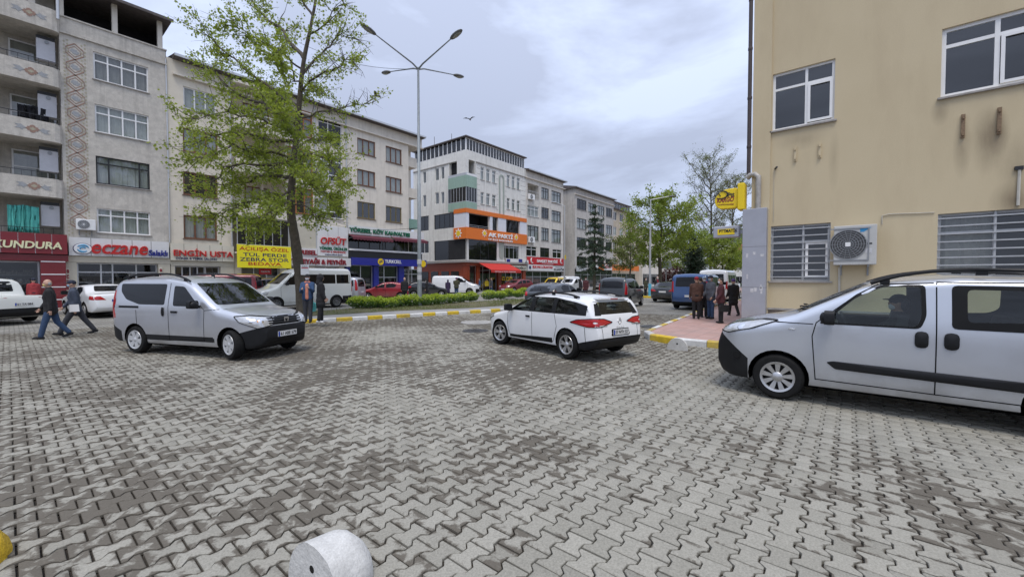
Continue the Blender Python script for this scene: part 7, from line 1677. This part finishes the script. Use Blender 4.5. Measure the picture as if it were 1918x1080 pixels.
s=sign(FF,'pharmacy pilaster sign with stacked red letters at the white saloon',123.5,130.,502,566,S_cream,y=-.11,th=.04,name='pilaster_sign')
for k,ch in enumerate('eczane'): LT(FF,s,ch,S_dred,124.3,128.9,504+k*10.2,511.5+k*10.2,bold=.03,depth=.02)
s=sign(FF,'second pharmacy pilaster sign with stacked red letters behind the silver van',297,303.5,500,552,S_cream,y=-.11,th=.04,name='pilaster_sign')
for k,ch in enumerate('eczane'): LT(FF,s,ch,S_dred,297.8,302.5,503+k*8.4,509+k*8.4,bold=.03,depth=.02)
s=sign(FF,'small red poster in the shop window under the yellow banner',487,510,503,513.5,S_redb,y=.2,th=.02,name='poster'); LT(FF,s,'TÜLÜMLER',S_w,490,507,506,510,bold=.01,depth=.004)
s=sign(FF,'tilted dark red strip in the curtain shop window',442,463,512,517,S_redb,y=.18,th=.02,name='poster'); LT(FF,s,'AÇILIŞA ÖZEL',S_w,444,461,513.5,515.8,bold=.01,depth=.004)
# shop goods: yellow display at the jeweller, posters on the phone shop glass
for k,px in enumerate((934,941,948.5,955)):
    r0=FF.rect(px,px+5.2,518+k*.2,525); o=FF.root('display_stand','yellow jewellery display stand in the jeweller window','display',r0[0],'jewellery stands in the window',z=r0[2]); b=MB(); b.prism([(r0[0],r0[2]),(r0[1],r0[2]),(r0[1]-.05,r0[3]),(r0[0]+.05,r0[3])],.05,.15,'y'); reg(b.build('stand',S_ylogo,o),o); b=MB(); b.box(r0[0]+.12,r0[1]-.12,.03,.049,r0[2]+.1,r0[3]-.12); reg(b.build('necklace_pad',S_bl,o),o)
# post office corner signs, standing out from the street corner of the wall
P_yel2=flat('post_yellow',(.80,.58,.01))
ca=cb0-.0; s=FP.root('post_sign','yellow rounded post sign with black and dark red lettering on the wall corner','sign',ca,z=0); ys=-.12
def pr(px,py): return FP.pt(px,py)
zt_=pr(1398,345)[1]; zb_=pr(1398,394)[1]; xa=FP.a(1398,370); xb=FP.a(1385,370)
b=MB(); b.box(xb,xa,ys-.22,ys+.22,zb_,zt_); bx=reg(b.build('wall_box',P_yel2,s),s); bx.modifiers.new('b','BEVEL').width=.02
z1,z0=pr(1384,353)[1],pr(1384,391)[1]; x1=xb-.001; x0=FP.a(1341,370); h=z1-z0
pl=[(x1,z0),(x1,z1),(x0+.45*h,z1-.03*h),(x0+.15*h,z1-.2*h),(x0,z0+.52*h),(x0+.06*h,z0+.2*h),(x0+.25*h,z0+.02*h)]
b=MB(); b.prism(rounded(pl,.12,4),ys-.11,ys+.11,'y'); bx=reg(b.build('light_box',P_yel2,s),s); bx.modifiers.new('b','BEVEL').width=.02; s['yf']=ys-.11
LT(FP,s,'Ptt',S_bl,1366,1378.5,363,371.5,bold=.03,depth=.006); LT(FP,s,'KARGO',S_dred,1346,1377.5,373,382,bold=.03,shear=.2,depth=.006)
a,z=pr(1354,367); b=MB(); q=.13; b.tube([(a+q*1.5*math.cos(t),s['yf']-.008,z+q*math.sin(t)) for t in np.linspace(-2.4,2.6,14)],[.012+.014*math.sin(PI*i/13) for i in range(14)],5); reg(b.build('horn_emblem',S_bl,s),s)
b=MB(); b.tube([(a-q*2.2,s['yf']-.008,z-q*.5),(a-q*.6,s['yf']-.008,z+q*.5),(a-q*.2,s['yf']-.008,z-q*.3)],.018,5); reg(b.build('horn_emblem',S_bl,s),s)
for k in range(2): p=FP.pt(1347+k*8,385.5-k*1.2); q_=FP.pt(1377,383.5+k*1.2); b=MB(); b.bar((p[0],s['yf']-.006,p[1]),(q_[0],s['yf']-.006,q_[1]),.008,.014); reg(b.build('speed_line',S_dred,s),s)
s=FP.root('cash_machine_sign','small grey box sign with a yellow panel below the yellow post sign','sign',ca,z=0); s['yf']=-.2
z1,z0=pr(1393,422)[1],pr(1393,444)[1]; x0,x1=FP.a(1338,435),cb0-.04
b=MB(); b.box(x0,x1-.08,-.2,.05,z0,z1); bx=reg(b.build('box',M_cab,s),s); bx.modifiers.new('b','BEVEL').width=.03
b=MB(); b.box(x0+.15,x1-.22,-.215,-.201,z0+.1,z1-.1); reg(b.build('panel',P_yel2,s),s); s['yf']=-.216; LT(FP,s,'PTTMATİK',S_bl,1350,1384,429.5,437,bold=.03,depth=.005,ref=1350)
b=MB(); b.box(x1-.079,x1+.04,-.12,-.04,z0+.12,z0+.24); reg(b.build('bracket',M_grey,s),s)
# ================================================================ STREET FURNITURE
M_pole=mat('grey_painted_pole',(.27,.30,.32),.5,metal=.2,var=.12,scale=6,blotch=.25,stain_col=(.35,.35,.34)); M_lamp=mat('lamp_housing',(.13,.13,.125),.5,var=.1); M_lglass=mat('lamp_bowl',(.32,.32,.28),.25,var=.1)
ld=19.1/(.633+.774*.2241); lx,ly=ld*(.774-.633*.2241),19.1
lp=Vector((lx,ly,.13)); zt_l=CAMH+(HOR-132)/FPX*ld
R_=thing('street_lamp','tall grey lamp post with four arms rising out of the hedge','street lamp',lp); H_=zt_l-.13
b=MB(); b.tube([(0,0,0),(0,0,2.2),(0,0,2.21),(0,0,7),(0,0,7.01),(0,0,H_)],[.13,.125,.11,.095,.085,.06],12); part(b,'pole',M_pole,R_)
b=MB(); b.box(-.2,.2,-.2,.2,0,.03); part(b,'base_plate',M_pole,R_)
for z in (1.5,1.95,2.4):
    b=MB(); b.lathe([(.127,z),(.131,z),(.131,z+.28),(.127,z+.28)],12,'z'); b.v=b.v; part(b,'paper_sticker',M_peel,R_)
for k in range(4):
    a=PI/2*k; d=Vector((math.cos(a),math.sin(a),0)); L_=2.75; e=d*L_+Vector((0,0,H_+.62)); b=MB(); b.tube([(0,0,H_-.1),tuple(d*.4+Vector((0,0,H_+.08))),tuple(e)],[.05,.045,.03],8); arm=part(b,'arm',M_pole,R_)
    dn=(e-Vector((0,0,H_+.08))).normalized(); q=dn.to_track_quat('X','Z').to_matrix(); b=MB(); b.ell(e+dn*.38,(.46,.17,.10),14,8,rot=q); part(b,'lamp_head',M_lamp,R_); b=MB(); b.ell(e+dn*.42+Vector((0,0,-.05)),(.32,.13,.08),12,6,rot=q); part(b,'lamp_bowl',M_lglass,R_)
def cabl(pts,label):
    b=MB(); b.tube(pts,.012,5); o=b.build('overhead_cable',M_black); tag(o,label,'cable')
P0=Vector((lx,ly,.13+H_-.1)); P1=Vector((FF.a(640,90),FY,FF.pt(640,185)[1])); P1=atdepth(560,80,26)
cabl([P0.lerp(P1,t)-Vector((0,0,.5*math.sin(PI*t))) for t in np.linspace(0,1,12)],'thin black cable from the four-armed lamp post to the plane tree')
P1=Vector((FF.a(600,420),FY-.05,FF.pt(600,415)[1])); P0=Vector((lx,ly,4.6)); cabl([P0.lerp(P1,t)-Vector((0,0,.35*math.sin(PI*t))) for t in np.linspace(0,1,12)],'low black cable from the lamp post to the dairy shop sign')
b2=atdepth(1217,560,36.); R2=thing('street_lamp','slim grey lamp post with one arm on the far island','street lamp',(b2.x,b2.y,.13)); h2=CAMH+(HOR-374)/FPX*36-.13
b=MB(); b.tube([(0,0,0),(0,0,h2*.5),(0,0,h2)],[.11,.08,.05],10); part(b,'pole',M_alu,R2); b=MB(); b.tube([(0,0,0),(0,0,1.1)],.14,8); part(b,'blue_sleeve',flat('sleeve_blue',(.10,.42,.60)),R2)
e=rt*1.6; b=MB(); b.tube([(0,0,h2-.05),tuple(e*.5+Vector((0,0,h2+.1))),tuple(e+Vector((0,0,h2+.25)))],[.04,.035,.03],8); part(b,'arm',M_alu,R2); q=Vector((rt.x,rt.y,.12)).to_track_quat('X','Z').to_matrix(); b=MB(); b.ell(e*1.18+Vector((0,0,h2+.26)),(.38,.14,.08),12,8,rot=q); part(b,'lamp_head',M_lamp,R2)
b2=atdepth(1057,556,44.); R3=thing('signal_post','slim grey post with a small yellow plate by the white pickup','post',(b2.x,b2.y,.13)); h3=CAMH+(HOR-388)/FPX*44; b=MB(); b.tube([(0,0,0),(0,0,h3)],[.09,.05],8); part(b,'pole',M_alu,R3); b=MB(); b.box(-.12,.12,-.12,-.1,CAMH+(HOR-488)/FPX*44,CAMH+(HOR-480)/FPX*44); part(b,'plate',P_yel2,R3)
b=MB(); b.tube([(0,0,h3-.05),tuple(-rt*.8+Vector((0,0,h3+.3)))],.03,6); part(b,'arm',M_alu,R3); b=MB(); b.ell(-rt*1.1+Vector((0,0,h3+.34)),(.3,.3,.07),10,6); part(b,'lamp_head',M_alu,R3)
b2=atdepth(1247,556,42.); R4=thing('road_sign','grey back of a rectangular road sign on a thin post by the street tree','road sign',(b2.x,b2.y,.13)); b=MB(); b.tube([(0,0,0),(0,0,3.4)],.04,8); part(b,'post',M_alu,R4); b=MB(); b.prism([(-.55,2.55),(.55,2.55),(.55,3.3),(-.55,3.3)],-.05,-.03,'y'); o=part(b,'plate',flat('sign_back_grey',(.42,.46,.48)),R4); o.rotation_euler=(0,0,TH-PI/2)
# stop plate nailed to the plane trunk
tp_=AD(571,505,-.35); o=thing('notice_plate','small white notice plate fixed on the plane trunk','notice',tp_,TH-PI/2+.35); b=MB(); b.box(-.16,.16,-.012,.0,-.22,.22); part(b,'plate',S_w,o); b=MB(); b.box(-.13,.13,-.016,-.0125,.06,.1); part(b,'red_line',S_redb,o); lettering('DURAK',o,S_bl,-.11,.11,.12,.17,-.013,.003,.01)
# concrete half-round bollards
def bollard(p,rz,m_,label,r_=.235,L_=.34):
    o=thing('bollard',label,'bollard',p,rz); b=MB(); n=20; m=7; rg=random.Random(int(p[0]*10)); rows=[]
    for i in range(m+1):
        t=i/m; x=-L_/2+L_*t; k=(1-.16*t)*(1-.6*max(0,(t-.55)/.45)**2); row=[]
        for j in range(n+1):
            a=PI*j/n; q=r_*k*(1+.006*rg.uniform(-1,1)); row.append((x+rg.uniform(-.003,.003),q*math.cos(a),max(-.03,q*1.22*math.sin(a)**.9-(.02 if j in (0,n) else 0))))
        rows.append(row)
    for rw_ in rows: b.v+=rw_
    for i in range(m):
        for j in range(n): b.f.append((i*(n+1)+j,i*(n+1)+j+1,(i+1)*(n+1)+j+1,(i+1)*(n+1)+j)); b.m.append(0)
    for i,e in ((0,1),(m,-1)): b.f.append(tuple(i*(n+1)+j for j in range(n+1))[::e]); b.m.append(0)
    part(b,'block',m_,o,smooth=50); b=MB(); b.lathe([(.0,-L_/2-.001),(.017,-L_/2-.002),(.022,-L_/2-.0005)],10,'x',(0,0,.15)); part(b,'hole',M_ink,o); return o
M_bolw=mat('whitewashed_concrete',(.58,.575,.55),.9,var=.14,scale=9,fine=.1,bump=.35,blotch=.45,stain_col=(.30,.29,.27)); M_boly=mat('yellow_painted_concrete',(.62,.40,.015),.8,var=.12,scale=9,fine=.12,bump=.9,blotch=.35,stain_col=(.25,.19,.08))
p=gnd(636,1080); bollard((p.x,p.y,0),.12,M_bolw,'white half-round concrete bollard on the pavers in the foreground')
p=gnd(1271,653); bollard((p.x,p.y,0),.1,M_bolw,'white half-round bollard standing by the painted pavement corner')
p=gnd(-66,1060); bollard((p.x,p.y,0),.3,M_boly,'yellow painted half-round bollard on the pavers, worn at the edge')
# birds
M_bird=mat('bird_plumage',(.10,.09,.085),.8)
def bird(px,py,dep,label,rz):
    p=atdepth(px,py,dep); o=thing('bird',label,'bird',p,rz); b=MB(); q=[]
    b.ell((0,0,0),(.17,.05,.045),10,6); b.ell((.17,0,.02),(.05,.035,.035),8,6); b.tube([(.21,0,.02),(.26,0,.015)],[.012,.003],5); b.add([(-.14,.03,0),(-.14,-.03,0),(-.3,-.06,0),(-.3,.06,0),(-.2,0,.012)],[(0,1,4),(1,2,4),(2,3,4),(3,0,4),(3,2,1,0)])
    for sg in (1,-1): b.add([(.08,sg*.03,.02),(-.09,sg*.03,.02),(-.14,sg*.26,.15),(.03,sg*.27,.16),(-.16,sg*.52,.09),(-.1,sg*.53,.09),(0,sg*.03,.045),(-.05,sg*.26,.17)],[(0,3,7,6),(6,7,2,1),(3,5,7),(5,4,7),(4,2,7),(0,1,2,4,5,3)])
    b.build('body',M_bird,o,smooth=50,off=(0,0,0))
bird(880,224,34,'dark bird gliding in the open sky right of the lamp post',.4); bird(704,180,26,'dark bird flying close to the bare plane branches',2.2)
# ================================================================ PEOPLE
M_skin=mat('skin',(.50,.30,.215),.55,var=.08,scale=20,world=False); M_hairg=mat('grey_hair',(.32,.31,.30),.8,var=.2,scale=40,world=False); M_hairb=mat('dark_hair',(.02,.016,.013),.6,var=.2,scale=40,world=False)
M_mask=mat('white_mask',(.72,.74,.76),.8,var=.04,world=False); M_maskb=mat('blue_mask',(.28,.42,.55),.8,world=False); M_masky=mat('yellow_mask',(.55,.44,.16),.8,world=False)
def cloth(n,c): return mat('cloth_'+n,c,.9,var=.18,scale=9,world=False,fine=.1)
K=dict(black=cloth('black',(.016,.016,.018)),navy=cloth('navy',(.022,.026,.045)),jeans=cloth('jeans',(.035,.065,.13)),blue=cloth('blue',(.035,.075,.16)),steel=cloth('steel_blue',(.055,.068,.10)),grey=cloth('grey',(.10,.105,.12)),dgrey=cloth('dark_grey',(.045,.047,.055)),olive=cloth('olive',(.055,.055,.03)),brown=cloth('brown',(.085,.042,.03)),maroon=cloth('maroon',(.07,.02,.024)),salmon=cloth('salmon',(.62,.24,.16)),purple=cloth('purple',(.11,.06,.19)),dpurple=cloth('dark_purple',(.035,.022,.06)),red=cloth('red',(.28,.02,.03)),white=cloth('white',(.62,.62,.63)),turq=cloth('turquoise',(.14,.55,.52)),tan=cloth('tan',(.30,.22,.13)),shirt=cloth('checked_red',(.32,.04,.045)),pblack=cloth('leather',(.014,.014,.015)),lblue=cloth('pale_blue',(.22,.28,.36)),yellow=cloth('yellow',(.6,.45,.03)))
def remesh(mb,vox,name,m_,parent,sm=2):
    me=mb.mesh(name,m_,fix=True); o=bpy.data.objects.new(name,me); r_=o.modifiers.new('r','REMESH'); r_.mode='VOXEL'; r_.voxel_size=vox; r_.use_smooth_shade=True
    s_=o.modifiers.new('s','SMOOTH'); s_.iterations=sm; s_.factor=.5
    m2=evaluated([o])
    m2.materials.clear(); m2.materials.append(m_); m2.polygons.foreach_set('use_smooth',[True]*len(m2.polygons)); m2.polygons.foreach_set('material_index',[0]*len(m2.polygons))
    q=bpy.data.objects.new(name,m2); C.objects.link(q); q.parent=parent; return q
def cap(b,p,q,r0,r1,n=10):
    p,q=Vector(p),Vector(q); b.tube([p,p.lerp(q,.5),q],[r0,(r0+r1)/2,r1],n); b.ell(p,(r0,)*3,n,6); b.ell(q,(r1,)*3,n,6)
def person(label,pos,rz,h=1.7,top='black',bottom='navy',shoes='black',head='hair',hat=None,mask=None,legs=((0,0),(0,0)),arms=((5,10),(5,10)),lean=0.,coat=0.,bulk=1.,vox=.018,hood=None,inner=None,hairm=None,look=0.,z=0.,group=None,sit=False,splay=(7,7)):
    """legs/arms: (swing forward, joint bend) in degrees for left and right; the figure faces +x"""
    o=thing('person',label,'person',(pos[0],pos[1],z),rz,group); s=h/1.72; Rm=lambda a: Matrix.Rotation(R(a),3,'Y')
    def dirn(sw): return Vector((math.sin(R(sw)),0,-math.cos(R(sw))))
    J={}; low=9
    for k,sg in ((0,1),(1,-1)):
        hip=Vector((0,sg*.09,.92)); kn=hip+dirn(legs[k][0])*.43; an_=kn+dirn(legs[k][0]-legs[k][1])*.41; J['l%d'%k]=(hip,kn,an_); low=min(low,an_.z)
    dz=.085-low if not sit else 0.
    for k in (0,1): J['l%d'%k]=tuple(v+Vector((0,0,dz)) for v in J['l%d'%k])
    pel=Vector((0,0,.97+dz)); L_=R(lean); tl=Vector((math.sin(L_),0,math.cos(L_))); chest=pel+tl*.30; neck=pel+tl*.50; hd=pel+tl*.53+Vector((.02+.06*math.sin(L_),0,.13))
    for k,sg in ((0,1),(1,-1)):
        sh=pel+tl*.425+Vector((0,sg*.165*bulk,0)); sp=R(splay[k]); a0,a1=arms[k]; d0=Vector((math.sin(R(a0)),sg*math.sin(sp),-math.cos(R(a0)))).normalized(); el=sh+d0*.29; d1=Vector((math.sin(R(a0+a1)),sg*math.sin(sp)*.3-sg*(.35 if a1>60 else 0),-math.cos(R(a0+a1)))).normalized(); wr=el+d1*.25; J['a%d'%k]=(sh,el,wr,d1)
    S_=lambda v: tuple(Vector(v)*s)
    def ell(b,c,r_,n=12,k=8): b.ell(S_(c),tuple(x*s for x in r_),n,k)
    def cp(b,p,q,r0,r1): cap(b,S_(p),S_(q),r0*s,r1*s)
    # body: one continuous skin
    b=MB(); ell(b,hd,(.092,.076,.115),16,12); ell(b,hd+Vector((.03,0,-.055)),(.06,.056,.06)); ell(b,hd+Vector((.092,0,-.01)),(.018,.013,.025),8,6)
    for sg in (1,-1): ell(b,hd+Vector((-.005,sg*.078,-.005)),(.02,.012,.032),8,6)
    cp(b,hd+Vector((-.015,0,-.08)),neck-tl*.03,.052,.06); cp(b,pel,chest,.085,.085); cp(b,chest+Vector((0,.1,.05)),chest+Vector((0,-.1,.05)),.06,.06)
    for k in (0,1):
        hip,kn,an_=J['l%d'%k]; cp(b,hip,kn,.075,.05); cp(b,kn,an_,.048,.035); sh,el,wr,d1=J['a%d'%k]; cp(b,sh,el,.045,.036); cp(b,el,wr,.036,.026); sg=1 if k==0 else -1
        pm_=wr+d1*.05; ell(b,pm_,(.032,.026,.045) if abs(d1.z)>.6 else (.045,.026,.03)); sd=Vector((1,0,0)) if abs(d1.z)>.6 else Vector((0,0,1)); inw=Vector((0,-sg,0))
        for f,(off,ln) in enumerate(((-.026,.055),(-.009,.068),(.009,.064),(.026,.048))):
            r0=wr+d1*.085+sd*off; r1=r0+d1*ln*.55+inw*.006; r2=r1+d1*ln*.4+inw*.02; cp(b,r0,r1,.0095,.009); cp(b,r1,r2,.009,.008)
        t0=wr+d1*.035+sd*.03; cp(b,t0,t0+d1*.03+sd*.028+inw*.01,.011,.01); cp(b,t0+d1*.03+sd*.028+inw*.01,t0+d1*.058+sd*.034+inw*.02,.01,.0085)
    remesh(b,min(vox,.013),'body',M_skin,o,1)
    # eyes and brows
    for sg in (1,-1):
        b=MB(); ell(b,hd+Vector((.082,sg*.032,.012)),(.008,.012,.007),8,6); b.build('eye',M_ink,o,True,off=(0,0,0))
    # trousers
    b=MB(); cp(b,pel+Vector((0,.05,0)),pel+Vector((0,-.05,0)),.128*bulk,.128*bulk)
    for k in (0,1):
        hip,kn,an_=J['l%d'%k]; cp(b,hip,kn,.105,.075); cp(b,kn,an_+(kn-an_)*.06,.074,.064)
    remesh(b,vox,'trousers',K[bottom],o)
    # shoes
    for k in (0,1):
        hip,kn,an_=J['l%d'%k]; fd=dirn(legs[k][0]-legs[k][1]); pit=max(-.6,min(.6,(legs[k][1]-legs[k][0])*.012)); f=Vector((math.cos(pit),0,-math.sin(pit))); b=MB(); cp(b,an_+Vector((-.05,0,-.035)),an_+f*.12+Vector((0,0,-.045)),.042,.036); ell(b,an_+f*.1+Vector((0,0,-.048)),(.075,.043,.034)); cp(b,an_,an_+Vector((0,0,-.03)),.045,.045)
        q=remesh(b,vox*.8,'shoe',K[shoes],o,1)
        for v in q.data.vertices: v.co.z=max(v.co.z,.0 if z==0 or True else 0) if not sit else v.co.z
    # coat or jacket
    b=MB(); B_=bulk
    hem=pel+Vector((0,0,-.10-coat)); cp(b,chest+Vector((.01,.08*B_,.04)),chest+Vector((.01,-.08*B_,.04)),.112*B_,.112*B_); cp(b,chest+Vector((.015,.05,-.05)),chest+Vector((.015,-.05,-.05)),.13*B_,.13*B_); cp(b,pel+Vector((.01,.06,.06)),pel+Vector((.01,-.06,.06)),.135*B_,.135*B_); cp(b,hem+Vector((0,.06,.03)),hem+Vector((0,-.06,.03)),(.135+.05*coat)*B_,(.135+.05*coat)*B_)
    for sg in (1,-1): cp(b,pel+Vector((.01,sg*.055,.06)),chest+Vector((.01,sg*.07*B_,.04)),.125*B_,.118*B_); cp(b,pel+Vector((.01,sg*.055,.06)),hem+Vector((0,sg*.06,.03)),.13*B_,.13*B_)
    if coat>.15: cp(b,pel.lerp(hem,.5)+Vector((0,.06,0)),pel.lerp(hem,.5)+Vector((0,-.06,0)),.142*B_,.142*B_)
    cp(b,neck+Vector((-.005,0,-.09)),neck+Vector((0,0,.0)),.115,.078)
    for sg in (1,-1): cp(b,neck+Vector((-.005,sg*.03,-.06)),pel+tl*.425+Vector((0,sg*.15*B_,0)),.08,.07)
    for k in (0,1): sh,el,wr,d1=J['a%d'%k]; cp(b,sh+Vector((0,0,-.01)),el,.078*B_,.062); cp(b,el,wr-d1*.01,.062,.046)
    jk=remesh(b,vox,'jacket',K[top],o,4)
    if inner: b=MB(); cp(b,chest+Vector((.095*B_,0,.08)),pel+Vector((.11*B_,0,-.08)),.06,.065); cp(b,neck+Vector((.03,.05,-.02)),neck+Vector((.03,-.05,-.02)),.055,.055); remesh(b,vox,'sweater',K[inner],o)
    # head wear
    if hat=='cap':
        b=MB(); ell(b,hd+Vector((-.005,0,.035)),(.103,.09,.088)); c=hd+Vector((.08,0,.045)); b.prism([(c.x*s+x*s,c.y+y*s) for x,y in ((-.03,-.075),(.06,-.06),(.085,0),(.06,.06),(-.03,.075))],(c.z-.006)*s,(c.z+.008)*s); q=remesh(b,.012,'cap',K[head],o,1)
    elif hat=='scarf':
        b=MB(); ell(b,hd+Vector((-.018,0,.012)),(.108,.098,.128)); cp(b,hd+Vector((-.03,0,-.09)),neck+Vector((-.01,0,-.04)),.085,.11); remesh(b,.016,'headscarf',K[head],o)
    elif hat=='beanie':
        b=MB(); ell(b,hd+Vector((-.012,0,.045)),(.105,.094,.09)); remesh(b,.012,'hat',K[head],o)
    elif hat=='hood':
        b=MB(); ell(b,hd+Vector((-.025,0,.01)),(.125,.115,.145)); cp(b,hd+Vector((-.05,0,-.08)),neck+Vector((-.05,0,-.03)),.1,.11); remesh(b,.016,'hood',K[head],o)
    elif hat!='bald':
        b=MB(); ell(b,hd+Vector((-.022,0,.028)),(.094,.085,.105)); remesh(b,.013,'hair',hairm or M_hairb,o,1)
    else:
        b=MB(); 
        for sg in (1,-1): ell(b,hd+Vector((-.035,sg*.05,-.01)),(.05,.034,.055))
        remesh(b,.012,'hair',hairm or M_hairg,o,1)
    if mask:
        b=MB(); ell(b,hd+Vector((.042,0,-.045)),(.062,.062,.058)); remesh(b,.012,'mask',mask,o,1)
    o['_j']=1; return o,J,s
def cleanup(o):
    if '_j' in o: del o['_j']
def face(dx,dy): return math.atan2(dy,dx)
def held(o,name,label,cat,mb,m_,loc,rz=0):
    q=thing(name,label,cat,loc,rz); mb.build('bag',m_,q,smooth=40,off=(0,0,0)); return q
LFT=PI+TH-PI/2          # heading that looks left across the picture
# two men walking left in front of the parked cars
p=gnd(97,634); o,_,_=person('bald man in black jacket and blue jeans with yellow mask walking',p,LFT+.72,1.7,'black','jeans','black',hat='bald',mask=M_masky,legs=((16,4),(-14,22)),arms=((-10,12),(14,18)),lean=3,coat=.06,bulk=1.08,vox=.016); cleanup(o)
p=gnd(143,626); o,_,_=person('man in slate blue jacket, flat cap and grey trousers taking a long stride',p,LFT+.72,1.72,'steel','dgrey','black',head='navy',hat='cap',mask=M_maskb,legs=((26,5),(-24,8)),arms=((-14,18),(16,22)),lean=5,coat=.06,bulk=1.05,vox=.016); cleanup(o)
pp=gnd(108,634); b=MB(); b.prism([(-.15,-.1),(.15,-.12),(.14,.1),(-.13,.11)],-.006,.006,'y'); q=held(None,'paper_sheet','white folded sheet carried between the two walking men','paper',b,S_w,(pp.x+.35,pp.y+.05,.86),LFT)
# couple on the kerb by the tree
TOC=face(-fw.x,-fw.y)
p=gnd(577,604,.15); o,_,_=person('man in blue jacket and salmon hoodie with white mask standing on the kerb',p,TOC+.25,1.7,'blue','dgrey','black',head='black',hat='cap',mask=M_mask,inner='salmon',arms=((22,95),(18,90)),legs=((3,2),(-3,2)),vox=.016,z=.15); cleanup(o)
p=gnd(601,604,.15); o,_,_=person('person in black hooded coat and leggings with white trainers beside the tree',p,TOC+2.1,1.68,'black','black','white',head='black',hat='hood',coat=.22,bulk=1.12,arms=((10,22),(6,14)),legs=((4,3),(-4,3)),vox=.016,z=.15); cleanup(o)
p=gnd(594,600,.15); b=MB(); b.prism(rounded([(-.11,0),(.11,0),(.12,.3),(.05,.33),(-.05,.33),(-.12,.3)],.03),-.05,.05,'y'); b.tube([(-.05,0,.32),(-.03,0,.42),(.03,0,.42),(.05,0,.32)],.008,5); held(None,'carrier_bag','turquoise carrier bag held by the hooded person','bag',b,K['turq'],(p.x-fw.x*.35,p.y-fw.y*.35,.52),TOC+PI/2)
# group at the pavement edge by the post office
AW=TH
def ped(label,px,py,rz,h,z=.135,**k): p=gnd(px,py,z); o,_,_=person(label,p,rz,h,z=z,**k); cleanup(o); return p
ped('person in brown jacket and red beret seen from behind at the kerb',1304,597,AW-.3,1.62,top='brown',bottom='black',head='red',hat='beanie',coat=.05,bulk=1.12,arms=((10,25),(14,30)))
ped('elderly man in flat cap, striped jumper and white mask facing the others',1318,594,TOC-.1,1.64,top='navy',bottom='black',head='lblue',hat='cap',mask=M_mask,arms=((15,70),(12,65)))
ped('man in grey blue jacket and jeans with hand in pocket',1331,597,LFT+.3,1.68,top='grey',bottom='jeans',head='navy',hat='cap',mask=M_maskb,coat=.06,arms=((4,25),(8,30)))
pb=ped('person in maroon jacket with white mask and black bag on the pink pavement',1350,605,LFT-.25,1.58,top='maroon',bottom='black',shoes='pblack',mask=M_mask,coat=.06,bulk=1.05,arms=((12,25),(6,15)))
ped('person in long black coat and purple hat walking away past the corner',1373,591,AW+.1,1.55,top='black',bottom='black',head='purple',hat='beanie',coat=.25,bulk=1.15,legs=((12,4),(-12,14)),arms=((5,30),(-5,20)))
b=MB(); b.prism(rounded([(-.17,0),(.17,0),(.15,.24),(-.15,.24)],.04),-.06,.06,'y'); b.tube([(-.07,0,.23),(-.05,0,.36),(.05,0,.36),(.07,0,.23)],.01,5); held(None,'handbag','black handbag carried by the person in maroon','bag',b,K['pblack'],(pb.x-.1,pb.y-.12,.55),LFT)
ped('person in dark coat standing between the red beret and the blue van',1311,592,AW+.4,1.6,top='olive',bottom='black',hat='x',coat=.1)
# people around the parked cars and in front of the shops
VF=.022
def far(label,px,py,rz,h=1.68,**k): ped(label,px,py,rz,h,z=k.pop('z',0.),vox=VF,**k)
far('bald man in black suit standing behind the hedge',758,565,AW+.3,1.74,top='black',bottom='black',hat='bald',coat=.08,bulk=1.1)
far('person in dark clothes with white bag and mask by the lamp post',800,560,LFT,1.62,top='black',bottom='black',mask=M_mask,hat='scarf',head='black',coat=.2)
far('person in dark purple headscarf and coat near the white panel van',839,556,AW,1.56,top='dpurple',bottom='dpurple',head='dpurple',hat='scarf',coat=.35,bulk=1.1)
far('man in olive jacket and purple beanie with his back turned',855,557,AW,1.76,top='olive',bottom='jeans',head='purple',hat='beanie',bulk=1.2,arms=((40,100),(40,100)))
far('person in blue top and pale trousers by the awning',898.5,549,LFT,1.66,top='blue',bottom='lblue',z=0.,hat='x',mask=M_mask)
far('man in grey jacket and jeans walking under the red awning',921,550,LFT+.4,1.7,top='dgrey',bottom='jeans',legs=((14,3),(-12,14)))
far('person in a yellow vest half hidden under the awning',912,548,TOC,1.6,top='yellow',bottom='black')
far('man in black jacket with bare head among the parked cars',1046,551,TOC+.3,1.72,top='black',bottom='black',hat='bald')
far('person in dark brown coat standing by the white pickup door',1097,556,TOC,1.74,top='maroon',bottom='black',mask=M_mask,coat=.2,hat='beanie',head='maroon',bulk=1.15)
far('person in black standing close behind the brown coat',1087,555,TOC+.8,1.66,top='black',bottom='black',hat='scarf',head='black',coat=.1)
far('man in black suit with red tie and white mask by the blue sleeved lamp post',1231,558,TOC,1.7,top='black',bottom='black',mask=M_mask,inner='red',hairm=M_hairg,z=.12)
far('person in black beside the dark van nose',1209,556,TOC+.6,1.7,top='olive',bottom='black',mask=M_mask)
far('person in red checked shirt behind the old white pickup',64,583,AW+.9,1.7,top='shirt',bottom='navy',head='navy',hat='beanie')
far('grey haired person beyond the old white pickup',40,581,AW+.6,1.66,top='dgrey',bottom='navy',hairm=M_hairg)
far('man in pale blue cap beside the old white pickup cab',23,581,AW+.6,1.72,top='navy',bottom='navy',head='lblue',hat='cap')
# driver of the small van
fx=FIAT.location; hdg=PI/2; lx_,ly_=.10,.36        # seat position in van coordinates (forward, left)
dp=Vector((fx.x-ly_*SCF,fx.y+lx_*SCF-.02,0))
o,_,_=person('driver in dark jacket, black cap and white mask inside the light silver van',dp,hdg,1.70,'black','navy','black',head='black',hat='cap',mask=M_mask,legs=((85,15),(84,15)),arms=((48,38),(50,36)),lean=-8,vox=.018,sit=True,z=-.19); cleanup(o)

bpy.data.scenes.remove(TMP)
